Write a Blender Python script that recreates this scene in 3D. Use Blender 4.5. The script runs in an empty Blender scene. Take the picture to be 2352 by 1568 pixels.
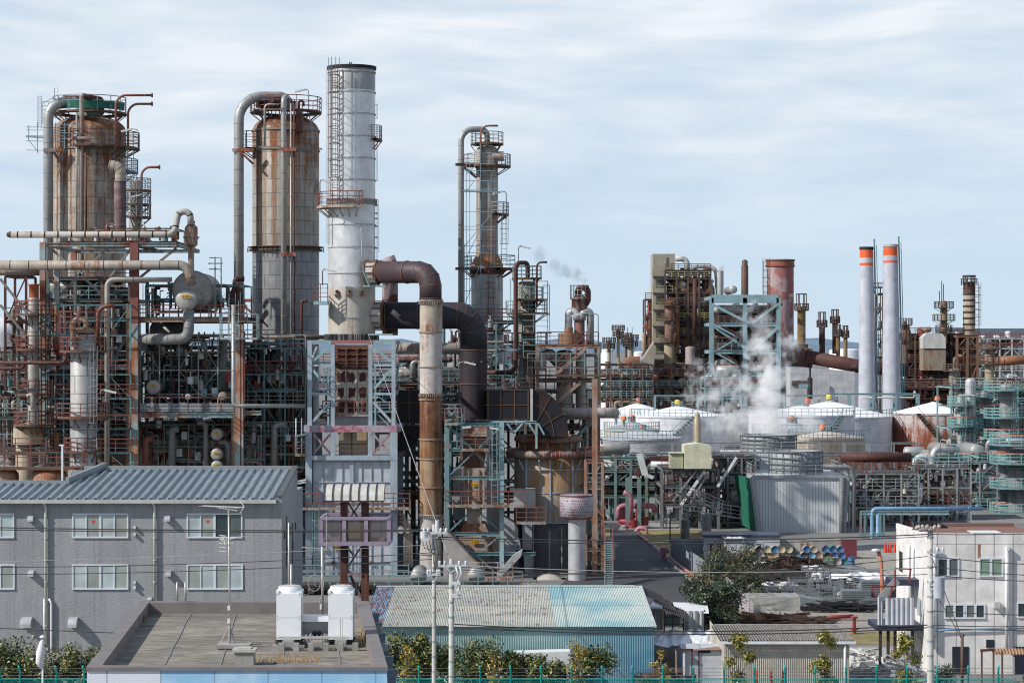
import bpy,math,random
from mathutils import Vector,Matrix
random.seed(7)
SC=bpy.context.scene
COL=SC.collection
F=5305.0;HZ=790.0;H=20.0
pi=math.pi
def X(u,D):return(u-1176.0)*D/F
def Z(v,D):return H-(v-HZ)*D/F
def P(u,v,D):return Vector((X(u,D),D,Z(v,D)))
def M(px,D):return px*D/F
def GD(v):return H*F/(v-HZ)
def G(u,v,z=0.0):
 D=(H-z)*F/(v-HZ);return Vector((X(u,D),D,z))
class MB:
 def __init__(s):s.v=[];s.f=[];s.sm=[];s.mi=[]
 def add(s,vs,fs,smooth=False,m=0):
  o=len(s.v);s.v.extend([tuple(p)for p in vs])
  for f in fs:
   s.f.append([i+o for i in f]);s.sm.append(smooth);s.mi.append(m)
 def box(s,x0,x1,y0,y1,z0,z1,m=0):
  s.add([(x0,y0,z0),(x1,y0,z0),(x1,y1,z0),(x0,y1,z0),(x0,y0,z1),(x1,y0,z1),(x1,y1,z1),(x0,y1,z1)],[(3,2,1,0),(4,5,6,7),(0,1,5,4),(1,2,6,5),(2,3,7,6),(3,0,4,7)],False,m)
 def bar(s,p,q,w,h=None,m=0,up=None):
  h=h or w;p=Vector(p);q=Vector(q);d=q-p
  if d.length<1e-6:return
  d.normalize();u=Vector(up)if up else(Vector((0,0,1))if abs(d.z)<.9 else Vector((0,1,0)))
  a=d.cross(u);a.normalize();b=a.cross(d)
  a*=w/2;b*=h/2
  s.add([p-a-b,p+a-b,p+a+b,p-a+b,q-a-b,q+a-b,q+a+b,q-a+b],[(3,2,1,0),(4,5,6,7),(0,1,5,4),(1,2,6,5),(2,3,7,6),(3,0,4,7)],False,m)
 def ibeam(s,p,q,w,h,m=0,up=None):
  p=Vector(p);q=Vector(q);d=(q-p).normalized()
  u=Vector(up)if up else(Vector((0,0,1))if abs(d.z)<.9 else Vector((0,1,0)))
  a=d.cross(u).normalized();b=a.cross(d);t=.12*h
  for k in(-1,1):s.bar(p+b*k*(h/2-t/2),q+b*k*(h/2-t/2),w,t,m,up)
  s.bar(p,q,w*.25,h-2*t,m,up)
 def tube(s,pts,r,seg=10,m=0,cap=True,closed=False,r1=None,smooth=True):
  pts=[Vector(p)for p in pts];n=len(pts)
  if n<2:return
  vs=[];prev=None
  for i,p in enumerate(pts):
   if closed:d=pts[(i+1)%n]-pts[i-1]
   elif i==0:d=pts[1]-pts[0]
   elif i==n-1:d=pts[-1]-pts[-2]
   else:d=(pts[i+1]-p).normalized()+(p-pts[i-1]).normalized()
   if d.length<1e-9:d=Vector((0,0,1))
   d.normalize()
   if prev is None:
    a=d.cross(Vector((0,0,1)))
    if a.length<.1:a=d.cross(Vector((0,1,0)))
   else:
    a=prev-d*prev.dot(d)
   a.normalize();prev=a;b=d.cross(a)
   rr=r if r1 is None else r+(r1-r)*i/(n-1)
   if callable(r):rr=r(i/(n-1))
   for k in range(seg):
    t=2*pi*k/seg;vs.append(p+a*math.cos(t)*rr+b*math.sin(t)*rr)
  fs=[]
  for i in range(n if closed else n-1):
   j=(i+1)%n
   for k in range(seg):
    l=(k+1)%seg;fs.append((i*seg+k,i*seg+l,j*seg+l,j*seg+k))
  s.add(vs,fs,smooth,m)
  if cap and not closed:
   o=len(s.v)-len(vs)
   s.f.append([o+k for k in range(seg)][::-1]);s.sm.append(False);s.mi.append(m)
   s.f.append([o+(n-1)*seg+k for k in range(seg)]);s.sm.append(False);s.mi.append(m)
 def lathe(s,c,prof,seg=32,m=0,a0=0,a1=2*pi,axis='z',smooth=True):
  c=Vector(c);full=abs(a1-a0-2*pi)<1e-6;ns=seg if full else seg+1;vs=[]
  for(r,z)in prof:
   for k in range(ns):
    t=a0+(a1-a0)*k/seg;x,y=r*math.cos(t),r*math.sin(t)
    if axis=='z':vs.append(c+Vector((x,y,z)))
    elif axis=='y':vs.append(c+Vector((x,z,-y)))
    else:vs.append(c+Vector((z,x,y)))
  fs=[]
  for i in range(len(prof)-1):
   for k in range(seg):
    l=(k+1)%ns if full else k+1
    fs.append((i*ns+k,i*ns+l,(i+1)*ns+l,(i+1)*ns+k))
  s.add(vs,fs,smooth,m)
 def cyl(s,c,r,z0,z1,seg=24,m=0,axis='z',cap=True):
  s.lathe(c,[(r,z0),(r,z1)],seg,m,axis=axis)
  if cap:
   for z,rev in((z0,True),(z1,False)):
    s.lathe(c,[(0.001,z),(r,z)]if not rev else[(r,z),(0.001,z)],seg,m,axis=axis,smooth=False)
 def quad(s,a,b,c,d,m=0):s.add([a,b,c,d],[(0,1,2,3)],False,m)
 def prism(s,poly,y0,y1,m=0,axis='y'):
  n=len(poly);vs=[]
  for y in(y0,y1):
   for(a,b)in poly:
    vs.append((a,y,b)if axis=='y' else((y,a,b)if axis=='x' else(a,b,y)))
  fs=[tuple(range(n)),tuple(range(2*n-1,n-1,-1))]+[(k,(k+1)%n,n+(k+1)%n,n+k)for k in range(n)]
  s.add(vs,fs,False,m)
 def build(s,name,mats,parent=None,origin=None):
  if not s.v:return None
  if not isinstance(mats,(list,tuple)):mats=[mats]
  o=Vector(parent['_w'])if parent is not None else Vector(origin or(0,0,0))
  me=bpy.data.meshes.new(name)
  me.from_pydata([(a-o.x,b-o.y,c-o.z)for(a,b,c)in s.v],[],s.f)
  me.polygons.foreach_set('use_smooth',s.sm)
  if len(mats)>1:me.polygons.foreach_set('material_index',s.mi)
  for m in mats:me.materials.append(m)
  me.update()
  ob=bpy.data.objects.new(name,me);COL.objects.link(ob)
  if parent is not None:ob.parent=parent
  else:ob.location=o
  ob['_w']=(o.x,o.y,o.z)
  return ob
def tag(o,label=None,cat=None,group=None,kind=None):
 if label:o['label']=label
 if cat:o['category']=cat
 if group:o['group']=group
 if kind:o['kind']=kind
 return o
def T(name,label,cat,loc,group=None):
 o=bpy.data.objects.new(name,None);COL.objects.link(o);o.location=loc;o.empty_display_size=.3
 o['_w']=tuple(loc);return tag(o,label,cat,group)
def kids(o):return[c for c in ALLOBJ()if c.parent==o]
def ALLOBJ():return list(bpy.data.objects)
_kidmap={}
def copy_thing(src,loc,label,rz=0.0,sc=1.0,group=None,children=None):
 r=src.copy();COL.objects.link(r);r.location=loc;r.rotation_euler=(0,0,rz);r.scale=(sc,)*3
 r['_w']=tuple(loc);r['label']=label
 if group:r['group']=group
 for ch in(children or list(src.children)):
  c=ch.copy();COL.objects.link(c);c.parent=r
  for g in ch.children:
   d=g.copy();COL.objects.link(d);d.parent=c
 return r
ORD=['first','second','third','fourth','fifth','sixth','seventh','eighth','ninth','tenth','eleventh','twelfth','thirteenth','fourteenth','fifteenth','sixteenth','seventeenth','eighteenth','nineteenth','twentieth']
def fillet(pts,R,n=6):
 pts=[Vector(p)for p in pts];out=[pts[0]]
 for i in range(1,len(pts)-1):
  a,b,c=pts[i-1],pts[i],pts[i+1]
  d0=(a-b);d1=(c-b);L=min(d0.length,d1.length);d0.normalize();d1.normalize()
  ang=d0.angle(d1)
  if ang>pi-.05 or R<=0:out.append(b);continue
  t=min(R/math.tan(ang/2),L*.49);r=t*math.tan(ang/2)
  bis=(d0+d1).normalized();cen=b+bis*(r/math.sin(ang/2))
  s=b+d0*t;e=b+d1*t;vs=s-cen;ve=e-cen
  for k in range(n+1):
   f=k/n;th=(pi-ang)
   w=(vs*math.sin((1-f)*th)+ve*math.sin(f*th))/math.sin(th)if math.sin(th)>1e-4 else vs.lerp(ve,f)
   out.append(cen+w)
 out.append(pts[-1]);return out
def rings(mb,path,r,step,m=1,w=.05,k=1.035,seg=12,start=None):
 """raised bands round a pipe following its path"""
 acc=0;nxt=step*.5 if start is None else start
 for a,b in zip(path[:-1],path[1:]):
  L=(b-a).length
  while nxt<=acc+L and L>0:
   p=a.lerp(b,(nxt-acc)/L);d=(b-a).normalized()
   mb.tube([p-d*w/2,p+d*w/2],r*k,seg,m);nxt+=step
  acc+=L
def pipe(mb,pts,r,R=None,step=1.2,n=7,seg=12,w=.05,k=1.035,bands=True):
 path=fillet(pts,R if R is not None else r*2.2,n);mb.tube(path,r,seg,0)
 if bands:rings(mb,path,r,step,1,w,k,seg)
 return path
def railing(mb,pts,h=1.1,r=.028,sp=1.4,m=0,closed=False,mid=2,mt=None):
 pts=[Vector(p)for p in pts]
 if closed:pts=pts+[pts[0]]
 up=Vector((0,0,h));mt=m if mt is None else mt
 for a,b in zip(pts[:-1],pts[1:]):
  mb.bar(a+up,b+up,r*2.2,r*2.2,mt)
  for q in range(1,mid):mb.bar(a+up*q/mid,b+up*q/mid,r*1.6,r*1.6,m)
  n=max(1,round((b-a).length/sp))
  for k in range(n):p=a.lerp(b,k/n);mb.bar(p,p+up,r*2,r*2,m)
 mb.bar(pts[-1],pts[-1]+up,r*2,r*2,m)
def arc(c,r,a0,a1,n=10,z=0):
 return[Vector((c[0]+r*math.cos(a0+(a1-a0)*k/n),c[1]+r*math.sin(a0+(a1-a0)*k/n),c[2]+z))for k in range(n+1)]
def ring_platform(c,z,r0,r1,parent,mdeck,mrail,a0=0,a1=2*pi,h=1.1,nbr=8,name='platform',rr=.03):
 d=MB();n=max(6,int(24*(a1-a0)/(2*pi)))
 cc=(c[0],c[1],z)
 d.lathe(cc,[(r0,-.12),(r1,-.12),(r1,.06),(r0,.06)],n,0,a0,a1,smooth=False)
 for k in range(nbr):
  a=a0+(a1-a0)*(k+.5)/nbr
  p=Vector((c[0]+r0*math.cos(a),c[1]+r0*math.sin(a),z-.9));q=Vector((c[0]+r1*math.cos(a),c[1]+r1*math.sin(a),z-.1))
  d.bar(p,q,.08)
 o=d.build(name,mdeck,parent)
 g=MB();full=abs(a1-a0-2*pi)<.01
 railing(g,arc(cc,r1-.05,a0,a1,max(5,int(16*(a1-a0)/(2*pi)))),h,rr,3,mid=3)
 if not full:
  for a in(a0,a1):
   railing(g,[(c[0]+r0*math.cos(a),c[1]+r0*math.sin(a),z),(c[0]+r1*math.cos(a),c[1]+r1*math.sin(a),z)],h,rr,3,mid=3)
 g.build('handrail',mrail,o)
 return o
def ladder(x,y,z0,z1,parent,m,w=.5,cage=True,face=-1,r=.03,rung=.5):
 g=MB()
 for s in(-1,1):g.bar((x+s*w/2,y,z0),(x+s*w/2,y,z1),r*2)
 n=int((z1-z0)/rung)
 for k in range(n):g.bar((x-w/2,y,z0+(k+.5)*rung),(x+w/2,y,z0+(k+.5)*rung),r*1.4)
 if cage:
  z=z0+2.2
  while z<z1+.5:
   g.tube([(x-w/2,y,z),(x-w*.75,y+face*.4,z),(x-w*.3,y+face*.8,z),(x+w*.3,y+face*.8,z),(x+w*.75,y+face*.4,z),(x+w/2,y,z)],r*.9,4);z+=1.5
  if z1-z0>3:
   for dx,dy in((-w*.75,.4),(-w*.3,.8),(w*.3,.8),(w*.75,.4)):
    g.bar((x+dx,y+face*dy,z0+2.2),(x+dx,y+face*dy,z1+.6),r*1.3)
 return g.build('ladder',m,parent)
def dome(r,z,h,n=7):return[(r*math.cos(t*pi/2/n),z+h*math.sin(t*pi/2/n))for t in range(n)]+[(0.01,z+h)]
def lampfix(parent,p,hgt,arm,m,mh,name='lamp'):
 """bracket lamp: post, crooked arm and long hood"""
 g=MB();p=Vector(p);t=p+Vector((0,0,hgt))
 s=1 if arm>0 else-1
 g.tube(fillet([p,t,t+Vector((arm,0,.1))],.25,4),.05,5)
 o=g.build(name,m,parent)
 h=MB();h.bar(t+Vector((arm-.1*s,0,.05)),t+Vector((arm+.9*s,0,-.18)),.3,.16);h.build('lamp_hood',mh,o)
 return o
class NG:
 def __init__(s,nt):s.nt=nt;s.n=nt.nodes;s.l=nt.links
 def sock(s,node,key,val):
  if val is None:return
  i=node.inputs[key]
  if hasattr(val,'is_linked')or isinstance(val,bpy.types.NodeSocket):s.l.new(val,i)
  else:
   if isinstance(val,tuple)and len(val)==3 and i.type=='RGBA':val=(*val,1)
   i.default_value=val
 def coord(s,kind='Object'):return s.n.new('ShaderNodeTexCoord').outputs[kind]
 def mapv(s,v,scale=(1,1,1),loc=(0,0,0),rot=(0,0,0)):
  m=s.n.new('ShaderNodeMapping');s.l.new(v,m.inputs[0]);m.inputs['Scale'].default_value=scale
  m.inputs['Location'].default_value=loc;m.inputs['Rotation'].default_value=rot;return m.outputs[0]
 def noise(s,v,scale=1,detail=4,rough=.6,dist=0):
  n=s.n.new('ShaderNodeTexNoise');s.sock(n,'Vector',v);n.inputs['Scale'].default_value=scale
  n.inputs['Detail'].default_value=detail;n.inputs['Roughness'].default_value=rough;n.inputs['Distortion'].default_value=dist
  return n.outputs['Fac']
 def vor(s,v,scale=1,out='Distance'):
  n=s.n.new('ShaderNodeTexVoronoi');s.sock(n,'Vector',v);n.inputs['Scale'].default_value=scale;return n.outputs[out]
 def ramp(s,f,stops,interp='LINEAR'):
  r=s.n.new('ShaderNodeValToRGB');s.sock(r,'Fac',f);e=r.color_ramp.elements;r.color_ramp.interpolation=interp
  while len(e)>1:e.remove(e[-1])
  for i,(p,c)in enumerate(stops):
   if not isinstance(c,tuple):c=(c,c,c)
   x=e[0]if i==0 else e.new(p);x.position=p;x.color=(*c,1)
  return r.outputs[0]
 def mr(s,f,a,b,c=0,d=1):
  m=s.n.new('ShaderNodeMapRange');s.sock(m,0,f)
  for k,q in zip((1,2,3,4),(a,b,c,d)):m.inputs[k].default_value=q
  return m.outputs[0]
 def mix(s,f,a,b,mode='MIX'):
  m=s.n.new('ShaderNodeMix');m.data_type='RGBA';m.blend_type=mode
  s.sock(m,0,f);s.sock(m,6,a);s.sock(m,7,b);return m.outputs[2]
 def math(s,op,a,b=None,c=None,clamp=False):
  m=s.n.new('ShaderNodeMath');m.operation=op;m.use_clamp=clamp;s.sock(m,0,a);s.sock(m,1,b);s.sock(m,2,c);return m.outputs[0]
 def sep(s,v):n=s.n.new('ShaderNodeSeparateXYZ');s.l.new(v,n.inputs[0]);return n.outputs
 def comb(s,x,y,z):
  n=s.n.new('ShaderNodeCombineXYZ');s.sock(n,0,x);s.sock(n,1,y);s.sock(n,2,z);return n.outputs[0]
 def bump(s,h,strength=.3,dist=.02):
  b=s.n.new('ShaderNodeBump');s.l.new(h,b.inputs['Height']);b.inputs['Strength'].default_value=strength;b.inputs['Distance'].default_value=dist
  return b.outputs[0]
def mat(name):
 m=bpy.data.materials.new(name);m.use_nodes=True;nt=m.node_tree;nt.nodes.clear()
 g=NG(nt);o=nt.nodes.new('ShaderNodeOutputMaterial');b=nt.nodes.new('ShaderNodeBsdfPrincipled');nt.links.new(b.outputs[0],o.inputs[0])
 return m,g,b
RUST=(.155,.058,.022);DRUST=(.038,.016,.013);ORUST=(.36,.15,.05)
_mc={}
def metal(name,base,rust=.3,rough=.55,metallic=0.0,streak=1.0,seam=None,grad=None,dirt=.35,rc=None,drc=None,spec=.4,sc=1.0,patch=None,bumpy=0.0,streakdir='z'):
 """weathered painted / clad steel. rust 0..1, seam=(panel_h, n_around, staggered), grad=(z_none,z_full,amount) more rust towards z_full"""
 if name in _mc:return _mc[name]
 m,g,b=mat(name);oc=g.coord('Object')
 geo=g.n.new('ShaderNodeNewGeometry').outputs['Position']
 info=g.n.new('ShaderNodeObjectInfo').outputs['Random']
 off=g.math('MULTIPLY',info,37.0)
 sp=g.sep(geo);pos=g.comb(g.math('ADD',sp[0],off),sp[1],sp[2])
 if streakdir=='z':sv=g.mapv(pos,(1.6*sc,1.6*sc,.12*sc))
 else:sv=g.mapv(pos,(1*sc,)*3)
 st=g.noise(sv,1.5,6,.65);bl=g.noise(pos,.35*sc,5,.6);fine=g.noise(pos,5*sc,5,.7)
 r=g.math('ADD',g.math('MULTIPLY',st,.5*streak),g.math('MULTIPLY',bl,1-.5*streak))
 r=g.math('ADD',r,g.math('MULTIPLY',g.math('SUBTRACT',fine,.5),.22))
 if grad:
  oz=g.sep(oc)[2];gr=g.mr(oz,grad[0],grad[1],0,grad[2]);r=g.math('ADD',r,gr)
 th=.79-.46*rust
 a1=g.mr(r,th-.07,th+.04);a2=g.mr(r,th+.05,th+.14);a3=g.mr(r,th-.2,th+.02)
 shade=g.mr(g.noise(pos,1.2*sc,4,.6),.3,.7,.82,1.12)
 dn=g.mr(g.noise(g.mapv(pos,(.9*sc,.9*sc,.08*sc)),2,5,.7),.35,.75)
 basec=g.mix(g.math('MULTIPLY',dn,dirt),base,tuple(c*.45 for c in base))
 if patch:basec=g.mix(g.mr(g.noise(pos,.5*sc,3,.5,1.0),.5,.54),basec,patch)
 basec=g.mix(1.0,basec,g.comb(shade,shade,shade),'MULTIPLY')
 _r=rc or(.22,.10,.04);stain=g.mix(.5,base,tuple(min(1,c*1.35)for c in _r))
 c=g.mix(g.math('MULTIPLY',a3,.55 if rust>0.02 else 0),basec,stain)
 if grad and abs(grad[2])>.18:
  vs=g.noise(g.mapv(pos,(1.25*sc,1.25*sc,.022*sc)),1.3,4,.62);vf=g.mr(g.sep(oc)[2],grad[0]-14,grad[1],.25,1)
  vm=g.math('MULTIPLY',g.mr(g.math('ADD',vs,g.math('MULTIPLY',fine,.12)),.555,.66),vf);c=g.mix(g.math('MULTIPLY',vm,.85),c,(.27,.13,.045));vm2=g.math('MULTIPLY',g.mr(g.math('ADD',vs,g.math('MULTIPLY',fine,.1)),.645,.72),vf);c=g.mix(vm2,c,(.10,.04,.025))
 rcol=g.mix(g.mr(fine,.35,.65),rc or RUST,tuple(x*1.5 for x in(rc or RUST)))
 c=g.mix(a1,c,rcol);c=g.mix(a2,c,drc or DRUST)
 hgt=fine
 if seam:
  x,y,z=g.sep(oc)[:3]
  if seam[1]>0:an=g.math('MULTIPLY',g.math('ADD',g.math('DIVIDE',g.math('ARCTAN2',y,x),2*pi),.5),float(seam[1]))
  else:an=g.math('DIVIDE',x,-float(seam[1])if seam[1]else 1e9)
  row=g.math('DIVIDE',z,float(seam[0]));fr=g.math('FLOOR',row)
  if len(seam)>2 and seam[2]:an=g.math('ADD',an,g.math('MULTIPLY',g.math('MODULO',g.math('ADD',fr,100),2),.5))
  fz=g.math('FRACT',row);fa=g.math('FRACT',g.math('ADD',an,100))
  lz=g.math('LESS_THAN',g.math('ABSOLUTE',g.math('SUBTRACT',fz,.5)),.5-.035/seam[0])
  la=g.math('LESS_THAN',g.math('ABSOLUTE',g.math('SUBTRACT',fa,.5)),.475)if seam[1]else 1.0
  line=g.math('SUBTRACT',1.0,g.math('MULTIPLY',lz,la))
  cellv=g.comb(g.math('FLOOR',an),fr,0.0)
  wn=g.n.new('ShaderNodeTexWhiteNoise');g.l.new(cellv,wn.inputs['Vector'])
  pk=.14*(seam[3]/.75 if len(seam)>3 else 1);pv=g.mr(wn.outputs['Value'],0,1,1-pk,1+pk*.7);c=g.mix(1.0,c,g.comb(pv,pv,pv),'MULTIPLY')
  weep=g.math('MULTIPLY',g.mr(fz,.55,1.0),g.mr(st,.5,.62));c=g.mix(g.math('MULTIPLY',weep,min(1,rust*1.6)),c,ORUST)
  c=g.mix(g.math('MULTIPLY',line,seam[3]if len(seam)>3 else .75),c,tuple(q*.22 for q in base))
  hgt=g.math('SUBTRACT',hgt,g.math('MULTIPLY',line,.6))
 g.sock(b,'Base Color',c)
 ro=g.mix(a1,(rough,)*3,(.88,)*3);g.sock(b,'Roughness',ro)
 if metallic:g.sock(b,'Metallic',g.math('MULTIPLY',g.math('SUBTRACT',1.0,a1),metallic))
 b.inputs['Specular IOR Level'].default_value=spec
 g.sock(b,'Normal',g.bump(hgt,.35+bumpy,.03))
 _mc[name]=m;return m
def flat(name,base,rough=.6,var=.15,sc=1.0,metallic=0,spec=.4,emit=None):
 if name in _mc:return _mc[name]
 m,g,b=mat(name);geo=g.n.new('ShaderNodeNewGeometry').outputs['Position']
 n1=g.noise(geo,1.3*sc,5,.65);f=g.mr(n1,.3,.7,1-var,1+var);c=g.mix(1.0,base,g.comb(f,f,f),'MULTIPLY')
 g.sock(b,'Base Color',c);b.inputs['Roughness'].default_value=rough;b.inputs['Metallic'].default_value=metallic;b.inputs['Specular IOR Level'].default_value=spec
 _mc[name]=m;return m
def glass(name,base,rough=.12):
 if name in _mc:return _mc[name]
 m,g,b=mat(name);geo=g.n.new('ShaderNodeNewGeometry').outputs['Position']
 f=g.mr(g.noise(geo,.8,3,.5),.3,.7,.75,1.2);g.sock(b,'Base Color',g.mix(1.0,base,g.comb(f,f,f),'MULTIPLY'))
 b.inputs['Roughness'].default_value=rough;b.inputs['Specular IOR Level'].default_value=.6;_mc[name]=m;return m
CLAD=metal('clad_grey',(.38,.37,.34),.22,.5,.25,seam=(1.35,12,True),dirt=.3)
CLAD1=metal('clad_column_tall',(.42,.40,.35),.20,.5,.2,seam=(1.55,13,True),grad=(25,42,.21),dirt=.5)
CLAD2=metal('clad_column_wide',(.40,.38,.34),.19,.5,.2,seam=(1.3,18,True),grad=(1,13,.27),dirt=.5)
CLAD2L=metal('clad_column_lower',(.30,.31,.32),.05,.5,.3,seam=(1.3,16,True),dirt=.45)
CLAD3=metal('clad_slender',(.40,.38,.34),.3,.5,.2,seam=(1.6,6,True),dirt=.45)
PIPE=metal('pipe_grey',(.37,.37,.36),.14,.48,.3,dirt=.3)
PIPEB=metal('pipe_band',(.22,.21,.19),.35,.6)
PIPER=metal('pipe_grey_rusted',(.34,.32,.29),.43,.6,.1,dirt=.45)
DPIPE=metal('pipe_dark',(.05,.05,.052),.25,.6,.1)
RPIPE=metal('pipe_oxide',(.075,.030,.026),.36,.7,rc=(.12,.045,.03))
SILVER=metal('silver_paint',(.62,.63,.64),.04,.42,.35,seam=(99,0),dirt=.28)
STACKM=metal('stack_silver',(.67,.68,.69),.05,.36,.35,dirt=.16,grad=(12,1,.14),rc=(.14,.045,.03))
STACKB=metal('stack_base',(.56,.53,.46),.40,.6,.1,dirt=.5,rc=(.15,.05,.035),drc=(.10,.03,.025),sc=.8)
PSTR=metal('pipe_striped',(.40,.38,.35),.30,.6)
STACKT=metal('stack_top',(.42,.42,.42),.16,.5,.2,dirt=.8,drc=(.05,.05,.05))
DUCT=metal('duct_dark',(.035,.035,.045),.24,.62,.1,rc=(.085,.032,.022),drc=(.03,.016,.018),streak=.6)
DUCTR=metal('duct_rust',(.30,.27,.23),.58,.7,0,rc=(.19,.085,.032),drc=(.075,.027,.020),dirt=.6)
DUCTW=metal('duct_white_rust',(.55,.52,.48),.42,.6,0,rc=(.14,.045,.03),dirt=.4)
TEAL=metal('teal_steel',(.14,.29,.31),.34,.6,dirt=.5,rc=(.20,.07,.035))
TEALP=metal('teal_steel_pale',(.28,.44,.47),.30,.6,dirt=.4,rc=(.22,.09,.045))
LBLUE=metal('pale_blue_steel',(.36,.44,.50),.24,.55,dirt=.35,rc=(.20,.06,.04))
GREYST=metal('pale_grey_panel',(.50,.53,.58),.13,.5,dirt=.35,rc=(.22,.12,.06))
OXST=metal('red_oxide_steel',(.30,.40,.43),.62,.65,rc=(.24,.075,.038),dirt=.4)
DARKST=metal('dark_steel',(.035,.038,.04),.3,.7)
RAILR=metal('rail_red',(.19,.075,.065),.25,.6)
RAILT=metal('rail_teal',(.20,.34,.36),.38,.6)
RAILG=metal('rail_grey',(.30,.32,.33),.3,.5)
RUSTM=metal('rusty_iron',(.12,.085,.065),.5,.8,streak=.7,rc=(.13,.055,.03))
BLACKM=flat('soot_shade_black',(.018,.018,.02),.8)
WHITEP=metal('white_paint',(.72,.73,.74),.03,.45,dirt=.15)
CREAM=metal('cream_paint',(.62,.62,.46),.12,.5,dirt=.25)
PINKM=metal('pink_paint',(.38,.15,.19),.08,.45,dirt=.25)
REDP=metal('red_paint',(.28,.035,.035),.08,.45,dirt=.3)
PINKP=metal('rose_paint',(.52,.22,.26),.06,.5,dirt=.3)
LAMPM=flat('lamp_hood_grey',(.55,.58,.58),.4)
YEL=flat('sign_yellow',(.75,.42,.02),.5)
BLK=flat('ink_black',(.02,.02,.02),.6)
CONC=metal('concrete',(.34,.33,.31),.05,.9,dirt=.5,rc=(.2,.15,.1))
CONCP=metal('pole_concrete',(.48,.47,.44),.02,.85,dirt=.35)
cam=bpy.data.cameras.new('camera');co=bpy.data.objects.new('camera',cam);COL.objects.link(co)
co.location=(0,0,H);co.rotation_euler=(pi/2,0,0);cam.sensor_width=36;cam.lens=36*F/2352;cam.shift_y=(HZ-784)/2352.0
cam.clip_start=1;cam.clip_end=20000;SC.camera=co
SC.view_settings.view_transform='Standard';SC.view_settings.look='None';SC.view_settings.exposure=0
SC.cycles.volume_step_rate=1;SC.cycles.volume_bounces=8;SC.cycles.volume_max_steps=128;SC.cycles.max_bounces=6;SC.cycles.transparent_max_bounces=12
SC.cycles.filter_width=1.1
SUN=Vector((-.71,-.33,.62)).normalized()
sl=bpy.data.lights.new('sun','SUN');sl.energy=4.9;sl.angle=math.radians(.5);sl.color=(1,.955,.89)
so=bpy.data.objects.new('sun',sl);COL.objects.link(so);so.rotation_euler=SUN.to_track_quat('Z','Y').to_euler();so.location=(0,0,200)
w=bpy.data.worlds.new('World');SC.world=w;w.use_nodes=True;nt=w.node_tree;nt.nodes.clear();g=NG(nt)
out=nt.nodes.new('ShaderNodeOutputWorld');bg=nt.nodes.new('ShaderNodeBackground');nt.links.new(bg.outputs[0],out.inputs[0])
sky=nt.nodes.new('ShaderNodeTexSky');sky.sky_type='NISHITA';sky.sun_disc=False
sky.sun_elevation=math.asin(SUN.z);sky.sun_rotation=math.atan2(SUN.x,SUN.y);sky.altitude=0;sky.air_density=1.0;sky.dust_density=.6;sky.ozone_density=2.2
d=g.coord('Generated');s=g.sep(d)
el=s[2]
v1=g.mapv(d,(3.2,3.2,26));warp=g.noise(g.mapv(d,(5,5,12)),1.0,2,.5)
vx=g.sep(v1);v2=g.comb(vx[0],vx[1],g.math('ADD',vx[2],g.math('MULTIPLY',warp,.9)))
c1=g.noise(v2,1.7,4,.5,.1)
c2=g.noise(g.mapv(v2,(2.2,2.2,1.5)),2.2,4,.55)
cc=g.math('ADD',g.math('MULTIPLY',c1,.62),g.math('MULTIPLY',c2,.38))
cover=g.ramp(el,[(0.0,.10),(.03,.15),(.055,.35),(.08,.6),(.105,.9),(.14,1.0),(.3,.5),(1,.2)])
dens=g.math('MULTIPLY',g.mr(cc,.34,.58,0,1),cover)
base=g.ramp(el,[(0.0,(.60,.75,.90)),(.03,(.56,.72,.88)),(.075,(.555,.69,.84)),(.15,(.62,.725,.84)),(.35,(.26,.38,.58)),(.7,(.15,.25,.45)),(1,(.12,.21,.40))])
base10=g.mix(1.0,base,(10,10,10),'MULTIPLY')
cl=g.mix(g.mr(c2,.3,.7),(7.2,7.9,8.8),(8.5,8.9,9.3))
az=g.mr(g.math('ADD',g.math('MULTIPLY',s[0],.8),g.math('MULTIPLY',s[1],-.6)),-.2,1,1.05,.8)
SKYMIX=g.mix(dens,g.mix(.88,sky.outputs[0],base10),cl)
SKYMIX=g.mix(1.0,SKYMIX,g.comb(az,az,az),'MULTIPLY')
nt.links.new(SKYMIX,bg.inputs[0]);bg.inputs[1].default_value=.1
def struct(name,mb,m,origin=(0,0,0)):return tag(mb.build(name,m,None,origin),kind='structure')
m_,g,b=mat('ground_concrete');geo=g.n.new('ShaderNodeNewGeometry').outputs['Position']
n=g.noise(geo,.12,6,.7);n2=g.noise(geo,1.7,4,.7)
c=g.ramp(g.math('ADD',g.math('MULTIPLY',n,.7),g.math('MULTIPLY',n2,.3)),[(.3,(.10,.10,.10)),(.5,(.17,.17,.165)),(.62,(.24,.225,.20)),(.75,(.13,.12,.11))])
g.sock(b,'Base Color',c);b.inputs['Roughness'].default_value=.9;GROUNDM=m_
mb=MB();mb.quad((-6000,-50,0),(6000,-50,0),(6000,9000,0),(-6000,9000,0));struct('ground',mb,GROUNDM)
m_,g,b=mat('asphalt');geo=g.n.new('ShaderNodeNewGeometry').outputs['Position']
n=g.noise(g.mapv(geo,(.3,.06,1)),1,5,.65);n2=g.noise(geo,9,3,.7)
c=g.ramp(g.math('ADD',g.math('MULTIPLY',n,.75),g.math('MULTIPLY',n2,.25)),[(.3,(.032,.033,.035)),(.55,(.05,.051,.054)),(.75,(.075,.075,.076))])
g.sock(b,'Base Color',c);b.inputs['Roughness'].default_value=.85;ASPH=m_
def gp(u,v,z):q=G(u,v);return(q.x,q.y,z)
mb=MB();L=[(1200,1440),(1335,1290),(1392,1200)];R=[(1700,1440),(1600,1345),(1440,1202)]
for i in range(2):mb.quad(gp(*L[i],.012),gp(*R[i],.012),gp(*R[i+1],.012),gp(*L[i+1],.012))
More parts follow.
